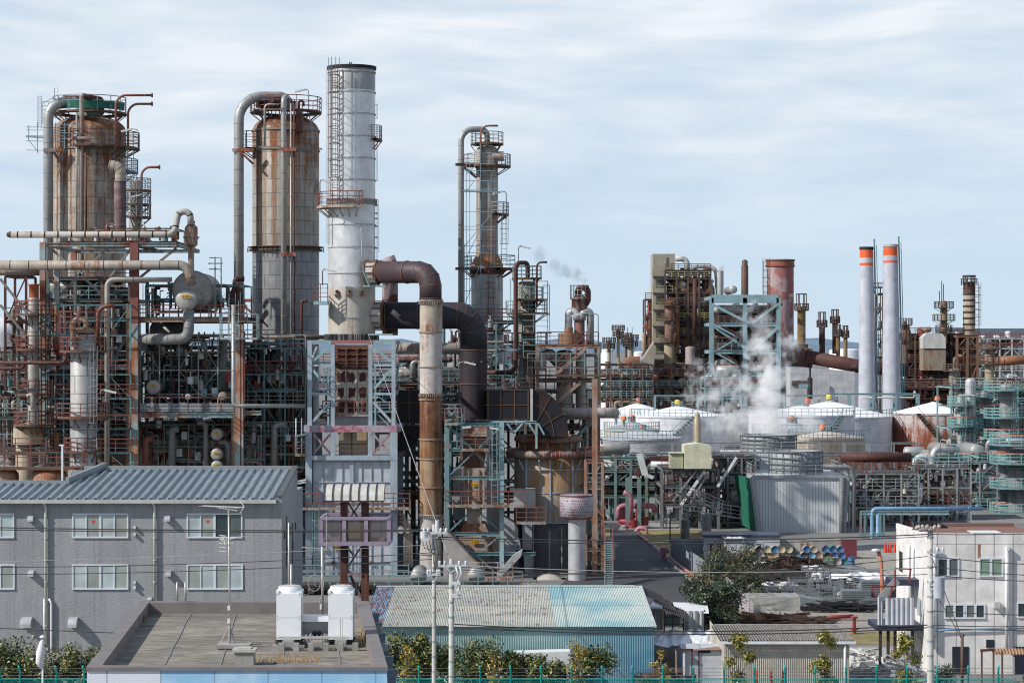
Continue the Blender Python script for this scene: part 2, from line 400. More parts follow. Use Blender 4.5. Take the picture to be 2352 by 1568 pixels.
struct('road',mb,ASPH)
mb=MB()
a,b2=Vector(gp(1700,1440,0)),Vector(gp(1440,1202,0));mb.bar(a+Vector((0.1,0,.06)),b2+Vector((.1,0,.06)),.22,.13)
struct('kerb',mb,CONC)
m_,g,b=mat('dry_grass');geo=g.n.new('ShaderNodeNewGeometry').outputs['Position']
n=g.noise(geo,.5,6,.7);n2=g.noise(geo,14,3,.8)
c=g.ramp(g.math('ADD',g.math('MULTIPLY',n,.6),g.math('MULTIPLY',n2,.4)),[(.32,(.07,.085,.02)),(.45,(.18,.15,.055)),(.58,(.30,.235,.10)),(.7,(.10,.115,.03))])
g.sock(b,'Base Color',c);b.inputs['Roughness'].default_value=.95;g.sock(b,'Normal',g.bump(n2,.6,.05));GRASSM=m_
mb=MB()
mb.quad(gp(1705,1435,.02),gp(1740,1435,.02),gp(1560,1240,.02),gp(1482,1240,.02))
mb.quad(gp(1482,1240,.02),gp(1700,1240,.02),gp(1640,1218,.02),gp(1460,1218,.02));
mb.quad(gp(1900,1480,.02),gp(2200,1480,.02),gp(2200,1452,.02),gp(1900,1452,.02))
mb.quad(gp(1382,1232,.02),gp(1402,1232,.02),gp(1400,1212,.02),gp(1382,1212,.02));struct('lawn',mb,GRASSM)
mb=MB();mb.quad(gp(1420,1217,.016),gp(1640,1217,.016),gp(1600,1201,.016),gp(1430,1201,.016))
mb.quad(gp(1700,1540,.016),gp(2150,1540,.016),gp(2090,1486,.016),gp(1860,1486,.016))
struct('pavement',mb,CONC)
m_,g,b=mat('yard_gravel');geo=g.n.new('ShaderNodeNewGeometry').outputs['Position']
n=g.noise(geo,.35,5,.7);n2=g.vor(geo,6);n3=g.noise(geo,3,4,.8)
c=g.ramp(g.math('ADD',g.math('MULTIPLY',n,.5),g.math('ADD',g.math('MULTIPLY',n2,.25),g.math('MULTIPLY',n3,.3))),[(.3,(.09,.085,.08)),(.5,(.27,.25,.215)),(.7,(.40,.37,.32))])
g.sock(b,'Base Color',c);b.inputs['Roughness'].default_value=.95;g.sock(b,'Normal',g.bump(n3,.8,.1));GRAVM=m_
mb=MB();mb.quad(gp(1690,1450,.008),gp(2250,1450,.008),gp(2120,1250,.008),gp(1640,1250,.008));struct('yard',mb,GRAVM)
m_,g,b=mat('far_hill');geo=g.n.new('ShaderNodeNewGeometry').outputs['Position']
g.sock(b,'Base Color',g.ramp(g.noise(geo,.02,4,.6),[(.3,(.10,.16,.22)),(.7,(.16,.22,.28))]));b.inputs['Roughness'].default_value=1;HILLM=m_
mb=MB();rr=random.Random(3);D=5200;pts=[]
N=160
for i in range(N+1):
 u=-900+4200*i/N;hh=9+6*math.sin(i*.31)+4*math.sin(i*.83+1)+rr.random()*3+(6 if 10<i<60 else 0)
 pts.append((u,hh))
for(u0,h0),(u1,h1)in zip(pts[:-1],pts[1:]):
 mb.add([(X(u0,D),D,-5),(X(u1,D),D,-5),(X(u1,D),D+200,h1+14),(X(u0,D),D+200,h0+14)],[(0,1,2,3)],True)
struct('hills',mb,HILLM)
zr=8.69
fl=Vector((X(200,81),81,zr));fr=Vector((X(889,81),81,zr));br=Vector((X(845,101.7),101.7,zr));bl_=Vector((X(322,101.7),101.7,zr))
m_,g,b=mat('blue_panel_wall');geo=g.n.new('ShaderNodeNewGeometry').outputs['Position'];sx=g.sep(geo)
cl_=g.noise(geo,.45,4,.5,.6)
isb=g.math('GREATER_THAN',sx[0],X(369,81))
c=g.mix(isb,(.66,.69,.76),g.mix(g.mr(cl_,.42,.62),(.27,.50,.72),(.52,.66,.78)))
fx=g.math('FRACT',g.math('ADD',g.math('DIVIDE',g.math('SUBTRACT',sx[0],X(369,81)),1.885),100))
ln=g.math('GREATER_THAN',g.math('ABSOLUTE',g.math('SUBTRACT',fx,.5)),.487)
c=g.mix(g.math('MULTIPLY',ln,.6),c,(.12,.18,.26));fi=g.noise(geo,9,4,.7)
g.sock(b,'Base Color',c);b.inputs['Roughness'].default_value=.7;g.sock(b,'Normal',g.bump(fi,.4,.02));BLUEW=m_
m_,g,b=mat('roof_membrane');geo=g.n.new('ShaderNodeNewGeometry').outputs['Position']
n=g.noise(g.mapv(geo,(.35,.9,1)),1,6,.65,.8);n2=g.noise(g.mapv(geo,(1.2,6,1)),1,5,.75);n3=g.noise(geo,.22,3,.5)
t=g.math('ADD',g.math('MULTIPLY',n,.5),g.math('ADD',g.math('MULTIPLY',n2,.35),g.math('MULTIPLY',n3,.15)))
c=g.ramp(t,[(.36,(.07,.065,.06)),(.46,(.135,.12,.10)),(.53,(.205,.18,.145)),(.60,(.32,.30,.25)),(.72,(.18,.16,.13))])
x,y=g.sep(geo)[:2]
c=g.mix(g.math('MULTIPLY',g.mr(n2,.45,.62),g.mr(g.noise(g.mapv(geo,(.12,.2,1)),1,2),.46,.62)),c,(.34,.31,.25))
g.sock(b,'Base Color',c);b.inputs['Roughness'].default_value=.92;g.sock(b,'Normal',g.bump(n2,.5,.04));ROOFM=m_
COPE=metal('coping_stone',(.20,.18,.175),.22,.7,dirt=.3,rc=(.17,.10,.07),drc=(.10,.07,.06))
fb=T('flat_roof_building','flat roofed foreground building with light blue panel walls and brown coping','building',(fl.x,fl.y,0))
wl=MB()
def off(p,dx,dy,dz=0):return Vector((p.x+dx,p.y+dy,p.z+dz))
ins=.45
I=[off(fl,ins,ins),off(fr,-ins,ins),off(br,-ins,-ins),off(bl_,ins,-ins)];O=[fl,fr,br,bl_]
for i in range(4):
 a,c_=O[i],O[(i+1)%4];wl.quad((a.x,a.y,0),(c_.x,c_.y,0),(c_.x,c_.y,zr-.12),(a.x,a.y,zr-.12))
wl.build('wall',BLUEW,fb)
cp=MB()
for i in range(4):
 j=(i+1)%4;a,c_,e,f_=off(O[i],0,0),off(O[j],0,0),I[j],I[i]
 nrm=Vector(((fl.x+fr.x)/2,90,0));k=1.006
 up=Vector((0,0,.0));lo=Vector((0,0,-.13));dp=Vector((0,0,-.62))
 cen=Vector((-9.5,91,zr))
 ao,co2=cen+(a-cen)*k,cen+(c_-cen)*k
 cp.quad(ao,co2,e,f_);cp.quad(ao+lo,co2+lo,co2,ao);cp.quad(f_,e,e+dp,f_+dp)
cp.build('coping',COPE,fb)
rf=MB();q=[p+Vector((0,0,-.5))for p in I];rf.quad(*q);rfo=rf.build('roof',ROOFM,fb)
sm=MB()
for t0 in(.2,.42,.66,.88):
 a=I[0].lerp(I[1],t0);c_=I[3].lerp(I[2],t0);a=off(a,0,0,-.485);c_=off(c_,0,0,-.485)
 rr=random.Random(int(t0*100));pr=a
 for k in range(1,13):
  nx=a.lerp(c_,k/12)+Vector((rr.uniform(-.03,.03),0,0));sm.bar(pr,nx,.055,.02);pr=nx
a=I[0].lerp(I[3],.16);c_=I[1].lerp(I[2],.16);sm.bar(off(a,0,0,-.485),off(c_,0,0,-.485),.05,.02)
sm.build('joint',flat('joint_grey',(.20,.20,.19),.9),rfo)
dr=MB()
for k in range(6):
 t0=(k+.5)/6;p=O[1].lerp(O[2],t0);dr.prism([(p.x+.05,p.z-.35),(p.x+.45,p.z-.3),(p.x+.38,p.z-.85),(p.x+.12,p.z-.85)],p.y-.15,p.y+.15)
dr.build('gutter_box',flat('gutter_slate',(.12,.15,.18),.5),fb)
rz_=zr-.5
def R(u,v):return G(u,v,rz_)
ACW=flat('ac_white',(.78,.80,.82),.38,.04)
ACG=flat('ac_grille',(.58,.58,.56),.5,.05)
def ac_unit(u0,u1,vt,vb,D,label,stain):
 x0,x1=X(u0,D),X(u1,D);z0=Z(vb,D);z1=Z(vt,D);y0,y1=D,D+1.0
 t=T('cooling_unit',label,'cooling unit',((x0+x1)/2,D,rz_),'white cooling units on the flat roof')
 c_=MB();zm=z0+(z1-z0)*.47
 for(a,b2)in((z0,zm-.015),(zm+.015,z1)):c_.box(x0,x1,y0,y1,a,b2)
 c_.box(x0+.02,x1-.02,y0+.02,y1-.02,zm-.015,zm+.015);c_.build('casing',ACW,t)
 fl_=MB();n=18
 for k in range(n):
  z=z0+.15+(z1-z0-.3)*k/n
  for xx in(x0-.02,x1):fl_.box(xx,xx+.02,y0+.1,y1-.1,z,z+.04)
 fl_.build('fin_panel',ACG,t)
 f=MB();cx=(x0+x1)/2;cy=(y0+y1)/2;r=.42
 f.lathe((cx,cy,z1),[(r+.04,0),(r+.02,.22),(r-.04,.24),(r-.04,.05)],28)
 fo=f.build('fan_shroud',ACW,t);gr=MB()
 for rr_ in(.1,.2,.3,.38):gr.tube([(cx+rr_*math.cos(a*pi/9),cy+rr_*math.sin(a*pi/9),z1+.25)for a in range(18)],.012,4,closed=True)
 for k in range(12):gr.bar((cx,cy,z1+.26),(cx+.4*math.cos(k*pi/6),cy+.4*math.sin(k*pi/6),z1+.25),.02)
 gr.lathe((cx,cy,z1+.12),[(.01,.03),(.12,.03),(.12,0)],12)
 for k in range(3):
  a=k*2*pi/3;gr.add([(cx,cy,z1+.1),(cx+.36*math.cos(a),cy+.36*math.sin(a),z1+.06),(cx+.36*math.cos(a+.7),cy+.36*math.sin(a+.7),z1+.16)],[(0,1,2)])
 gr.build('fan_grille',ACG,fo)
 gb=MB();gb.box(x0-.02,x0+.1,y0-.02,y1,z1,z1+.1);gb.box(x1-.1,x1+.02,y0-.02,y1,z1,z1+.08);gb.build('top_trim',ACW,t)
 sc_=MB()
 for xx in(x0+.05,x1-.05):
  for zz in(z0+.06,zm-.06,zm+.06,z1-.06):sc_.lathe((xx,y0-.004,zz),[(.001,0),(.014,0)],8,axis='y')
 sc_.build('screw',BLK,t)
 ft=MB();ft.box(x0-.05,x1+.05,y0+.05,y0+.2,z0-.12,z0);ft.box(x0-.05,x1+.05,y1-.2,y1-.05,z0-.12,z0)
 for xx in(x0,x1-.12):ft.box(xx,xx+.12,y0,y1,z0-.2,z0-.12)
 ft.build('base_frame',DARKST,t)
 cb=MB()
 for xx in(x0-.15,x1-.5):
  cb.box(xx,xx+.65,y0-.12,y0+.35,rz_,z0-.2);cb.box(xx,xx+.65,y1-.3,y1+.1,rz_,z0-.2)
 cb.build('concrete_block',CONC,t)
 if stain:
  st=MB();st.box(cx-.02,cx+.01,y0-.003,y0,z0+.08,zm-.02);st.box(cx+.07,cx+.085,y0-.003,y0,z0+.03,zm-.02);st.build('rust_streak',flat('rain_streak',(.42,.40,.36),.6),t)
 return t
Da=R(700,1487).y
ac_unit(635,691,1362,1468,Da,'left of the two tall white cooling units on the flat roof, clean front',False)
ac_unit(754,810,1362,1468,Da,'right of the two white cooling units, dark streaks down its lower front',True)
t=T('linking_cabinet','low white open cabinet with pipes linking the two white cooling units','cabinet',(X(722,Da),Da+.3,rz_))
g_=MB();g_.box(X(691,Da)+.01,X(754,Da)-.01,Da+.3,Da+1.0,Z(1429,Da),Z(1417,Da));g_.build('lid',ACW,t)
g_=MB();g_.box(X(691,Da)+.01,X(754,Da)-.01,Da+.85,Da+.95,Z(1462,Da),Z(1429,Da)-.005);g_.build('back_panel',flat('cabinet_grey',(.50,.52,.56),.5),t)
g_=MB();rr=random.Random(4)
for k in range(7):
 ua=700+k*8;a=P(ua,1452+rr.random()*10,Da+.5);e=P(706+k*7,1487,Da+.1)
 g_.tube(fillet([a,a+Vector((0,-.35,0)),(a.x,a.y-.35,e.z+.4),e],.15,4),.035+.02*rr.random(),7)
for uu in(724,735):g_.lathe(P(uu,1452,Da+.6),[(.09,-.25),(.11,-.2),(.11,.0),(.06,.02),(.01,.02)],12,axis='y')
g_.build('pipework',metal('cabinet_pipe',(.25,.25,.25),.2),t)
g_=MB();g_.box(P(640,0,Da).x,P(803,0,Da).x,Da-.15,Da-.07,rz_+.38,rz_+.46);g_.build('rail',metal('galv',(.5,.5,.5),.15),t)
for k,uu in enumerate(range(640,880,34)):g_=MB();g_.box(X(uu,Da-.8),X(uu+13,Da-.8),Da-.95,Da-.7,rz_,rz_+.3);tag(g_.build('concrete_block',CONC,None,(X(uu,Da),Da,rz_)),'%s low concrete block from the left in the front row by the cooling units'%ORD[k],'concrete block')
for k,uu in enumerate((650,716,770,846)):g_=MB();g_.box(X(uu,Da-.3),X(uu+26,Da-.3),Da-.6,Da-.3,rz_,rz_+.34);tag(g_.build('concrete_block',CONC,None,(X(uu,Da),Da,rz_)),'%s wide concrete block from the left, directly under the cooling units'%ORD[k],'concrete block')
g_=MB()
pth=fillet([P(642,1478,Da-.8),P(642,1500,Da-.85),P(860,1501,Da-.85),P(862,1530,Da-1.4)],.12,4);g_.tube(pth,.035,8)
g_.tube(fillet([P(600,1478,Da),P(530,1478,Da)],.1),.03,6)
g_.tube(fillet([P(800,1486,Da+1.2),P(872,1486,Da+1.2),P(874,1478,Da+1.2)],.1,4),.03,6)
tag(g_.build('conduit',metal('pink_conduit',(.45,.38,.36),.15),None,P(700,1500,Da)),'thin pinkish conduit running over the concrete blocks in front of the cooling units','pipe')
ST=metal('galvanised',(.50,.48,.44),.18,.45,.4)
Dm=R(525,1487).y
t=T('television_antenna','tall roof mast carrying two television antennas, standing on a tripod and concrete plinth','antenna',(X(526,Dm),Dm,rz_))
g_=MB();g_.tube([P(528,1475,Dm),P(527,1330,Dm),P(525,1168,Dm)],.035,8);g_.build('mast',ST,t)
g_=MB()
for du in(-18,0,16):g_.bar(P(527,1435,Dm),P(525+du,1476,Dm-.2+abs(du)*.02),.05)
g_.build('tripod',ST,t)
g_=MB();g_.box(X(501,Dm),X(577,Dm),Dm-.6,Dm+.5,Z(1484,Dm),Z(1476,Dm));g_.box(X(506,Dm),X(538,Dm),Dm-.5,Dm+.4,rz_,Z(1484,Dm)-.003);g_.build('plinth',CONC,t)
WA=flat('antenna_alloy',(.72,.70,.66),.35,.05)
def yagi(a,b2,nel,el,vert=False,name='antenna_array'):
 q=MB();a=Vector(a);b2=Vector(b2);q.bar(a,b2,.04)
 for k in range(nel):
  p=a.lerp(b2,k/(nel-1));L_=el*(.7+.5*k/nel)
  dv=Vector((0,0,L_/2))if vert else Vector((.12,L_/2,0))
  q.bar(p-dv,p+dv,.02)
 return q
q=yagi(P(467,1161,Dm),P(552,1165,Dm),14,.5);q.bar(P(500,1165,Dm),P(545,1172,Dm),.03)
q.bar(P(551,1149,Dm),P(561,1163,Dm),.03);q.bar(P(561,1163,Dm),P(551,1178,Dm),.03);q.bar(P(551,1165,Dm),P(561,1163,Dm),.03)
q.build('antenna_array',WA,t)
q=yagi(P(508,1241,Dm),P(552,1232,Dm),6,.5);q.bar(P(510,1228,Dm),P(517,1250,Dm),.04)
for k in range(5):q.bar(P(503,1228+k*9,Dm),P(519,1228+k*9+2,Dm),.025)
q.bar(P(518,1246,Dm),P(536,1246,Dm),.03);q.build('antenna_array',WA,t)
g_=MB();g_.box(X(523,Dm),X(529,Dm),Dm-.1,Dm,Z(1400,Dm),Z(1390,Dm));g_.box(X(523,Dm),X(529,Dm),Dm-.1,Dm,Z(1430,Dm),Z(1420,Dm));g_.build('booster_box',WA,t)
Dv=R(561,1530).y
t=T('roof_vent','squat grey concrete vent with capped lid at the front edge of the flat roof','vent',(X(561,Dv),Dv,rz_))
g_=MB();x0,x1=X(538,Dv),X(582,Dv);g_.box(x0,x1,Dv,Dv+.7,rz_,Z(1497,Dv));g_.build('shaft',CONC,t)
g_=MB();g_.box(x0-.08,x1+.08,Dv-.08,Dv+.78,Z(1497,Dv)+.003,Z(1491,Dv));g_.box(x0+.1,x1-.1,Dv+.1,Dv+.6,Z(1491,Dv)+.003,Z(1488,Dv));g_.build('lid',metal('lid_grey',(.42,.42,.38),.1,.8),t)
Dq=R(740,1420).y
t=T('roof_mast','short mast with a cross arm and cable loop standing between the two cooling units','mast',(X(741,Dq),Dq,rz_))
g_=MB();g_.tube([P(741,1412,Dq),P(740,1255,Dq)],.055,8);g_.build('pole',ST,t)
g_=MB();g_.bar(P(693,1256,Dq),P(748,1260,Dq),.05);g_.bar(P(750,1262,Dq),P(750,1178,Dq),.04);g_.build('cross_arm',ST,t)
g_=MB();g_.tube([P(722+14*math.cos(k*pi/8),1338+19*math.sin(k*pi/8),Dq)for k in range(16)],.02,5,closed=True)
g_.tube([P(738,1300,Dq-.1),P(744,1340,Dq-.1),P(735,1380,Dq-.1),P(740,1410,Dq-.1)],.02,5);g_.build('cable',flat('cable_grey',(.3,.3,.3)),t)
g_=MB();g_.box(X(735,Dq),X(739,Dq),Dq-.12,Dq-.06,Z(1398,Dq),Z(1386,Dq));g_.build('junction_box',WHITEP,t)
t=T('lightning_rod','slim white rod on a rusty post behind the left cooling unit','rod',(X(669,Dq),Dq,rz_))
g_=MB();g_.tube([P(669,1412,Dq),P(669,1295,Dq)],.05,8);g_.build('post',ST,t)
g_=MB();g_.tube([P(663,1340,Dq),P(663,1200,Dq)],.03,6);g_.build('rod',WHITEP,t)
t=T('roof_bracket','small U shaped pair of white poles rising at the back parapet of the flat roof','bracket',(X(417,101.5),101.5,zr))
g_=MB();g_.tube([P(407,1378,101.5),P(407,1336,101.5)],.05,7);g_.tube([P(426,1378,101.5),P(426,1336,101.5)],.05,7);g_.bar(P(407,1372,101.5),P(426,1372,101.5),.04);g_.build('poles',ST,t)
STRAW=flat('dry_straw',(.42,.30,.16),.9,.35,6);BROWNW=flat('dead_weed',(.30,.16,.07),.9,.3,6);GRNW=flat('roof_weed',(.12,.15,.04),.9,.3,6)
def tuft(name,label,u,v,wid,n,hgt,m,dep=.4,lean=.35,sd=1):
 p=R(u,v);q=MB();rr=random.Random(sd)
 for k in range(n):
  b_=p+Vector((rr.uniform(-wid,wid),rr.uniform(-dep,dep),0));L_=hgt*rr.uniform(.4,1)
  a=Vector((rr.uniform(-lean,lean),rr.uniform(-lean,lean),1)).normalized();w_=.012
  md=b_+a*L_*.6;tp=b_+a*L_+Vector((rr.uniform(-.1,.1),0,-.03))
  q.add([b_-Vector((w_,0,0)),b_+Vector((w_,0,0)),md+Vector((w_*.8,0,0)),md-Vector((w_*.8,0,0)),tp],[(0,1,2,3),(3,2,4)])
 tag(q.build(name,m,None,p),label,'dry weeds',kind='stuff')
tuft('dry_weeds','straw coloured dry weeds along the roof in front of the cooling units',635,1520,1.6,170,.45,STRAW,.3)
tuft('dry_weeds','sparse dry weeds along the right parapet of the flat roof',846,1470,.4,150,.6,STRAW,2.2,sd=2)
tuft('dry_weeds','round rusty brown weed clump on the left parapet of the flat roof',313,1428,.28,260,.5,BROWNW,.3,.9,3)
tuft('dry_weeds','low brown weed clump further down the left parapet',236,1512,.2,120,.35,BROWNW,.3,.9,4)
tuft('dry_weeds','green brown weeds in the right corner of the roof',868,1492,.25,140,.35,GRNW,.4,.8,5)
D1=150.0;D2=161.0
m_,g,b=mat('grey_stucco');geo=g.n.new('ShaderNodeNewGeometry').outputs['Position']
n=g.noise(g.mapv(geo,(1.5,1.5,9)),2.2,5,.75);n2=g.noise(geo,.3,3,.5)
c=g.ramp(n,[(.3,(.26,.27,.28)),(.5,(.31,.32,.332)),(.7,(.37,.38,.39))]);f=g.mr(n2,.3,.7,.9,1.08);c=g.mix(1,c,g.comb(f,f,f),'MULTIPLY');st2=g.mr(g.noise(g.mapv(geo,(1.1,1.1,.05)),1.4,5,.7),.5,.72,0,.45);c=g.mix(st2,c,(.15,.155,.16))
x=g.sep(geo)[0];fx=g.math('FRACT',g.math('ADD',g.math('DIVIDE',x,5.2),100.22));c=g.mix(g.math('MULTIPLY',g.math('LESS_THAN',fx,.006),.6),c,(.10,.11,.12))
g.sock(b,'Base Color',c);b.inputs['Roughness'].default_value=.85;g.sock(b,'Normal',g.bump(n,.9,.05));STUCCO=m_
m_,g,b=mat('steel_roof');geo=g.n.new('ShaderNodeNewGeometry').outputs['Position']
n=g.noise(g.mapv(geo,(2.2,.35,1)),1.5,6,.7);n2=g.noise(g.mapv(geo,(1,.5,1)),.5,3,.5,.8)
c=g.mix(g.mr(n2,.45,.6),g.ramp(n,[(.3,(.19,.235,.255)),(.7,(.28,.33,.345))]),g.ramp(n,[(.3,(.15,.185,.205)),(.7,(.38,.42,.44))]))
g.sock(b,'Base Color',c);b.inputs['Roughness'].default_value=.45;b.inputs['Metallic'].default_value=.25;STROOF=m_
xL=X(-80,D1);xR=X(647,D1);ze=Z(1150,D1);zrg=Z(1080,D2)
gb=T('office_building','grey three storey building with white framed windows and ribbed metal roof','building',(0+X(300,D1),D1,0))
q=MB();q.box(xL,xR,D1,D2+4,0,ze);q.prism([(D1,ze+.001),(D1+.0,ze+.25),(D1+.05,ze+.25),(D2,zrg+.25),(D2,ze+.001)],xR-.28,xR,axis='x')
q.quad((X(165,D2),D2,ze),(xR-.28,D2,ze),(xR-.28,D2,zrg),(X(165,D2),D2,zrg));q.build('wall',STUCCO,gb)
def roofz(y):return ze+.12+(zrg-ze-.12)*(y-D1)/(D2-D1)
q=MB();step=.6;n=int((xR-.3-xL)/step)
def rib(x,y0,y1):
 prof=[(0,0),(.12,0),(.23,.17),(.34,.17),(.45,0),(step,0)]
 for(a0,h0),(a1,h1)in zip(prof[:-1],prof[1:]):
  q.quad((x+a0,y0,roofz(y0)+h0),(x+a1,y0,roofz(y0)+h1),(x+a1,y1,roofz(y1)+h1),(x+a0,y1,roofz(y1)+h0))
 q.add([(x+.12,y0,roofz(y0)),(x+.45,y0,roofz(y0)),(x+.34,y0,roofz(y0)+.17),(x+.23,y0,roofz(y0)+.17)],[(0,1,2,3)],False,1)
xs=X(170,156)
for k in range(n):
 x=xR-.3-step*(k+1);rib(x,D1-.45,D2-.3 if x>xs-.5 else 155.2)
q.build('roof',[STROOF,flat('rib_shadow',(.05,.06,.065),.7)],gb)
q=MB();q.box(xs-.2,xR-.3,D2-.3,D2+.1,roofz(D2)-.1,roofz(D2)+.32);q.box(xL,xs-.2,155.2,155.6,roofz(155.2)-.2,roofz(155.2)+.3)
q.bar((xs-.3,155.2,roofz(155.2)+.25),(xs+1.2,D2,roofz(D2)+.3),.25,.5);q.build('ridge_cap',flat('ridge_grey',(.22,.26,.28),.5),gb)
q=MB();q.box(xL,xR-.32,D1-.55,D1-.42,ze-.12,ze+.12);q.build('gutter',flat('gutter_cream',(.42,.44,.40),.5),gb)
q=MB();q.bar((xR-.14,D1-.1,ze+.3),(xR-.14,D2,zrg+.3),.34,.1);q.build('gable_coping',flat('coping_dark',(.09,.10,.105),.5),gb)
WF=flat('window_frame_white',(.62,.65,.70),.4,.05)
BLINDA=glass('pane_pale',(.42,.49,.49),.25);BLINDB=glass('pane_blind',(.30,.33,.30),.4);DKG=glass('pane_dark',(.035,.055,.06),.08)
REDTRI=flat('red_triangle',(.6,.04,.05),.5)
def window(u0,u1,v0,v1,panes,tri=(),D=D1,parent=gb,fr_=.09,sill=True):
 x0,x1,z0,z1=X(u0,D),X(u1,D),Z(v1,D),Z(v0,D);n=len(panes);f=MB();e=.06
 f.box(x0,x1,D-e,D-.005,z1-fr_,z1);f.box(x0,x1,D-e-.03,D-.005,z0,z0+fr_)
 for k in range(n+1):
  w_=fr_ if k in(0,n)else(.14 if k==n/2 else .07);xx=x0+(x1-x0)*k/n
  a=max(x0,xx-w_/2);b_=min(x1,xx+w_/2)
  if k==0:a,b_=x0,x0+fr_
  if k==n:a,b_=x1-fr_,x1
  f.box(a,b_,D-e-.008,D-.004,z0+fr_,z1-fr_)
 o=f.build('window',WF,parent)
 for k,pm in enumerate(panes):
  p_=MB();a=x0+(x1-x0)*k/n;b_=x0+(x1-x0)*(k+1)/n;p_.quad((a,D-.02,z0+.02),(b_,D-.02,z0+.02),(b_,D-.02,z1-.02),(a,D-.02,z1-.02))
  p_.build('pane',pm,o)
  if k in tri:
   cx,cz=(a+b_)/2,z1-.55;t_=MB();t_.add([(cx-.15,D-.03,cz+.1),(cx,D-.03,cz-.14),(cx+.15,D-.03,cz+.1)],[(0,1,2)]);t_.build('triangle_mark',REDTRI,o)
 return o
A_,B_,K_=BLINDA,BLINDB,DKG
window(166,295,1178,1235,[A_,B_,A_,B_],(1,));window(429,557,1178,1235,[A_,B_,K_,glass('pane_dim',(.10,.13,.13),.2)],(1,))
window(166,295,1295,1353,[A_,B_,A_,B_]);window(429,558,1295,1353,[B_,A_,B_,A_])
window(-96,33,1178,1235,[A_,B_,B_,A_]);window(-96,34,1295,1353,[A_,B_,B_,B_])
HOOD=metal('hood_steel',(.62,.62,.64),.02,.35,.4)
def hood(u,v,wpx,hpx,dep=.35):
 x0,x1,z1,z0=X(u,D1),X(u+wpx,D1),Z(v,D1),Z(v+hpx,D1);h_=z1-z0;q=MB()
 pr=[(D1-.002,z1)]+[(D1-dep*math.sin(a*pi/10)*1.0,z1-h_*.65*(1-math.cos(a*pi/10)))for a in range(1,6)]+[(D1-dep,z0),(D1-.002,z0)]
 q.prism(pr,x0,x1,axis='x');q.build('vent_hood',HOOD,gb)
for a in((65,1183,13,13),(379,1183,13,13),(66,1309,13,13),(381,1309,13,13)):hood(*a,.4)
for a in((51,1416,24,22),(160,1416,20,22)):hood(*a,.7)
for a in((307,1207,6,7),(307,1223,6,7),(307,1333,6,7),(307,1345,6,7),(339,1371,5,6),(344,1371,5,6)):hood(*a,.25)
DP=flat('downpipe_cream',(.50,.52,.46),.4,.05)
for u,v1 in((105,1500),(355,1375)):
 q=MB();q.tube(fillet([P(u-3,1152,D1-.5),P(u-3,1157,D1-.4),P(u,1163,D1-.15),P(u,v1,D1-.15)],.15,4),.09,10)
 for k in range(6):q.tube([P(u,1185+k*50,D1-.15),P(u,1187+k*50,D1-.15)],.115,10)
 q.build('downpipe',DP,gb)
q=MB();q.tube([P(102,1374,D1-.15),P(102,1500,D1-.15)],.07,8);q.build('drain_pipe',WHITEP,gb)
q=MB();q.tube(fillet([P(112,1374,D1-.15),P(118,1384,D1-.15),P(118,1500,D1-.15),P(150,1502,D1-.15)],.15,4),.07,8);q.build('drain_pipe',WHITEP,gb)
q=MB()
for k in range(5):yy=151.5+k*1.9;q.box(xR,xR+.05,yy,yy+.5,ze-2.6-(k%2)*1.2,ze-2.1-(k%2)*1.2)
q.box(xR,xR+.04,153,153.3,ze-4.5,ze-1.2);q.box(xR,xR+.04,157,157.3,ze-5,ze-2);q.build('side_fittings',DARKST,gb)
m_,g,b=mat('corrugated_roof');geo=g.n.new('ShaderNodeNewGeometry').outputs['Position'];x,y,z=g.sep(geo)
Ds0,Ds1=135.0,150.0
t_=g.math('DIVIDE',g.math('SUBTRACT',y,Ds0),15.0)
n=g.noise(geo,.16,3,.5,.5);gr=g.mr(x,2.0,3.2)
base=g.mix(g.mr(n,.42,.6),(.50,.56,.50),(.25,.44,.46));old=g.mix(g.mr(g.noise(geo,.3,3,.5),.35,.65),(.40,.41,.36),(.52,.51,.43))
isnew=g.math('GREATER_THAN',g.math('SUBTRACT',x,g.math('MULTIPLY',t_,-.33)),2.62)
c=g.mix(isnew,old,base)
pv=g.vor(g.mapv(geo,(1.1,.9,1)),1,'Color');ps=g.sep(pv)[0]
rn=g.noise(g.mapv(geo,(7,.8,1)),1,3,.6);rk=g.noise(g.mapv(geo,(.5,.9,1)),1.2,3,.6)
rm=g.math('MULTIPLY',g.mr(rn,.49,.59),g.math('MULTIPLY',g.mr(rk,.48,.6),g.math('SUBTRACT',1.0,isnew)))
c=g.mix(g.math('MULTIPLY',rm,.9),c,(.22,.09,.04))
isleft=g.math('LESS_THAN',x,X(888,140));bl2=g.mix(g.mr(rn,.46,.52),(.20,.36,.55),(.20,.08,.05));c=g.mix(isleft,c,bl2)
lap=g.math('LESS_THAN',g.math('ABSOLUTE',g.math('SUBTRACT',t_,.5)),.006);c=g.mix(g.math('MULTIPLY',lap,.5),c,(.1,.12,.12))
sc2=g.math('MULTIPLY',g.math('LESS_THAN',g.math('FRACT',g.math('MULTIPLY',t_,8.0)),.07),g.math('LESS_THAN',g.math('FRACT',g.math('ADD',g.math('MULTIPLY',x,1.25),100)),.12))
c=g.mix(g.math('MULTIPLY',sc2,.7),c,(.08,.06,.05))
g.sock(b,'Base Color',c);b.inputs['Roughness'].default_value=.5;CROOF=m_
m_,g,b=mat('corrugated_wall');geo=g.n.new('ShaderNodeNewGeometry').outputs['Position'];x,y,z=g.sep(geo)
n=g.noise(geo,.35,5,.6,1.0);n2=g.noise(g.mapv(geo,(.25,1,1.5)),1,5,.65)
c=g.mix(g.mr(x,2,8.5),g.mix(g.mr(n2,.4,.6),(.30,.44,.43),(.20,.36,.37)),g.mix(g.mr(n,.4,.6),(.13,.33,.42),(.075,.25,.42)))
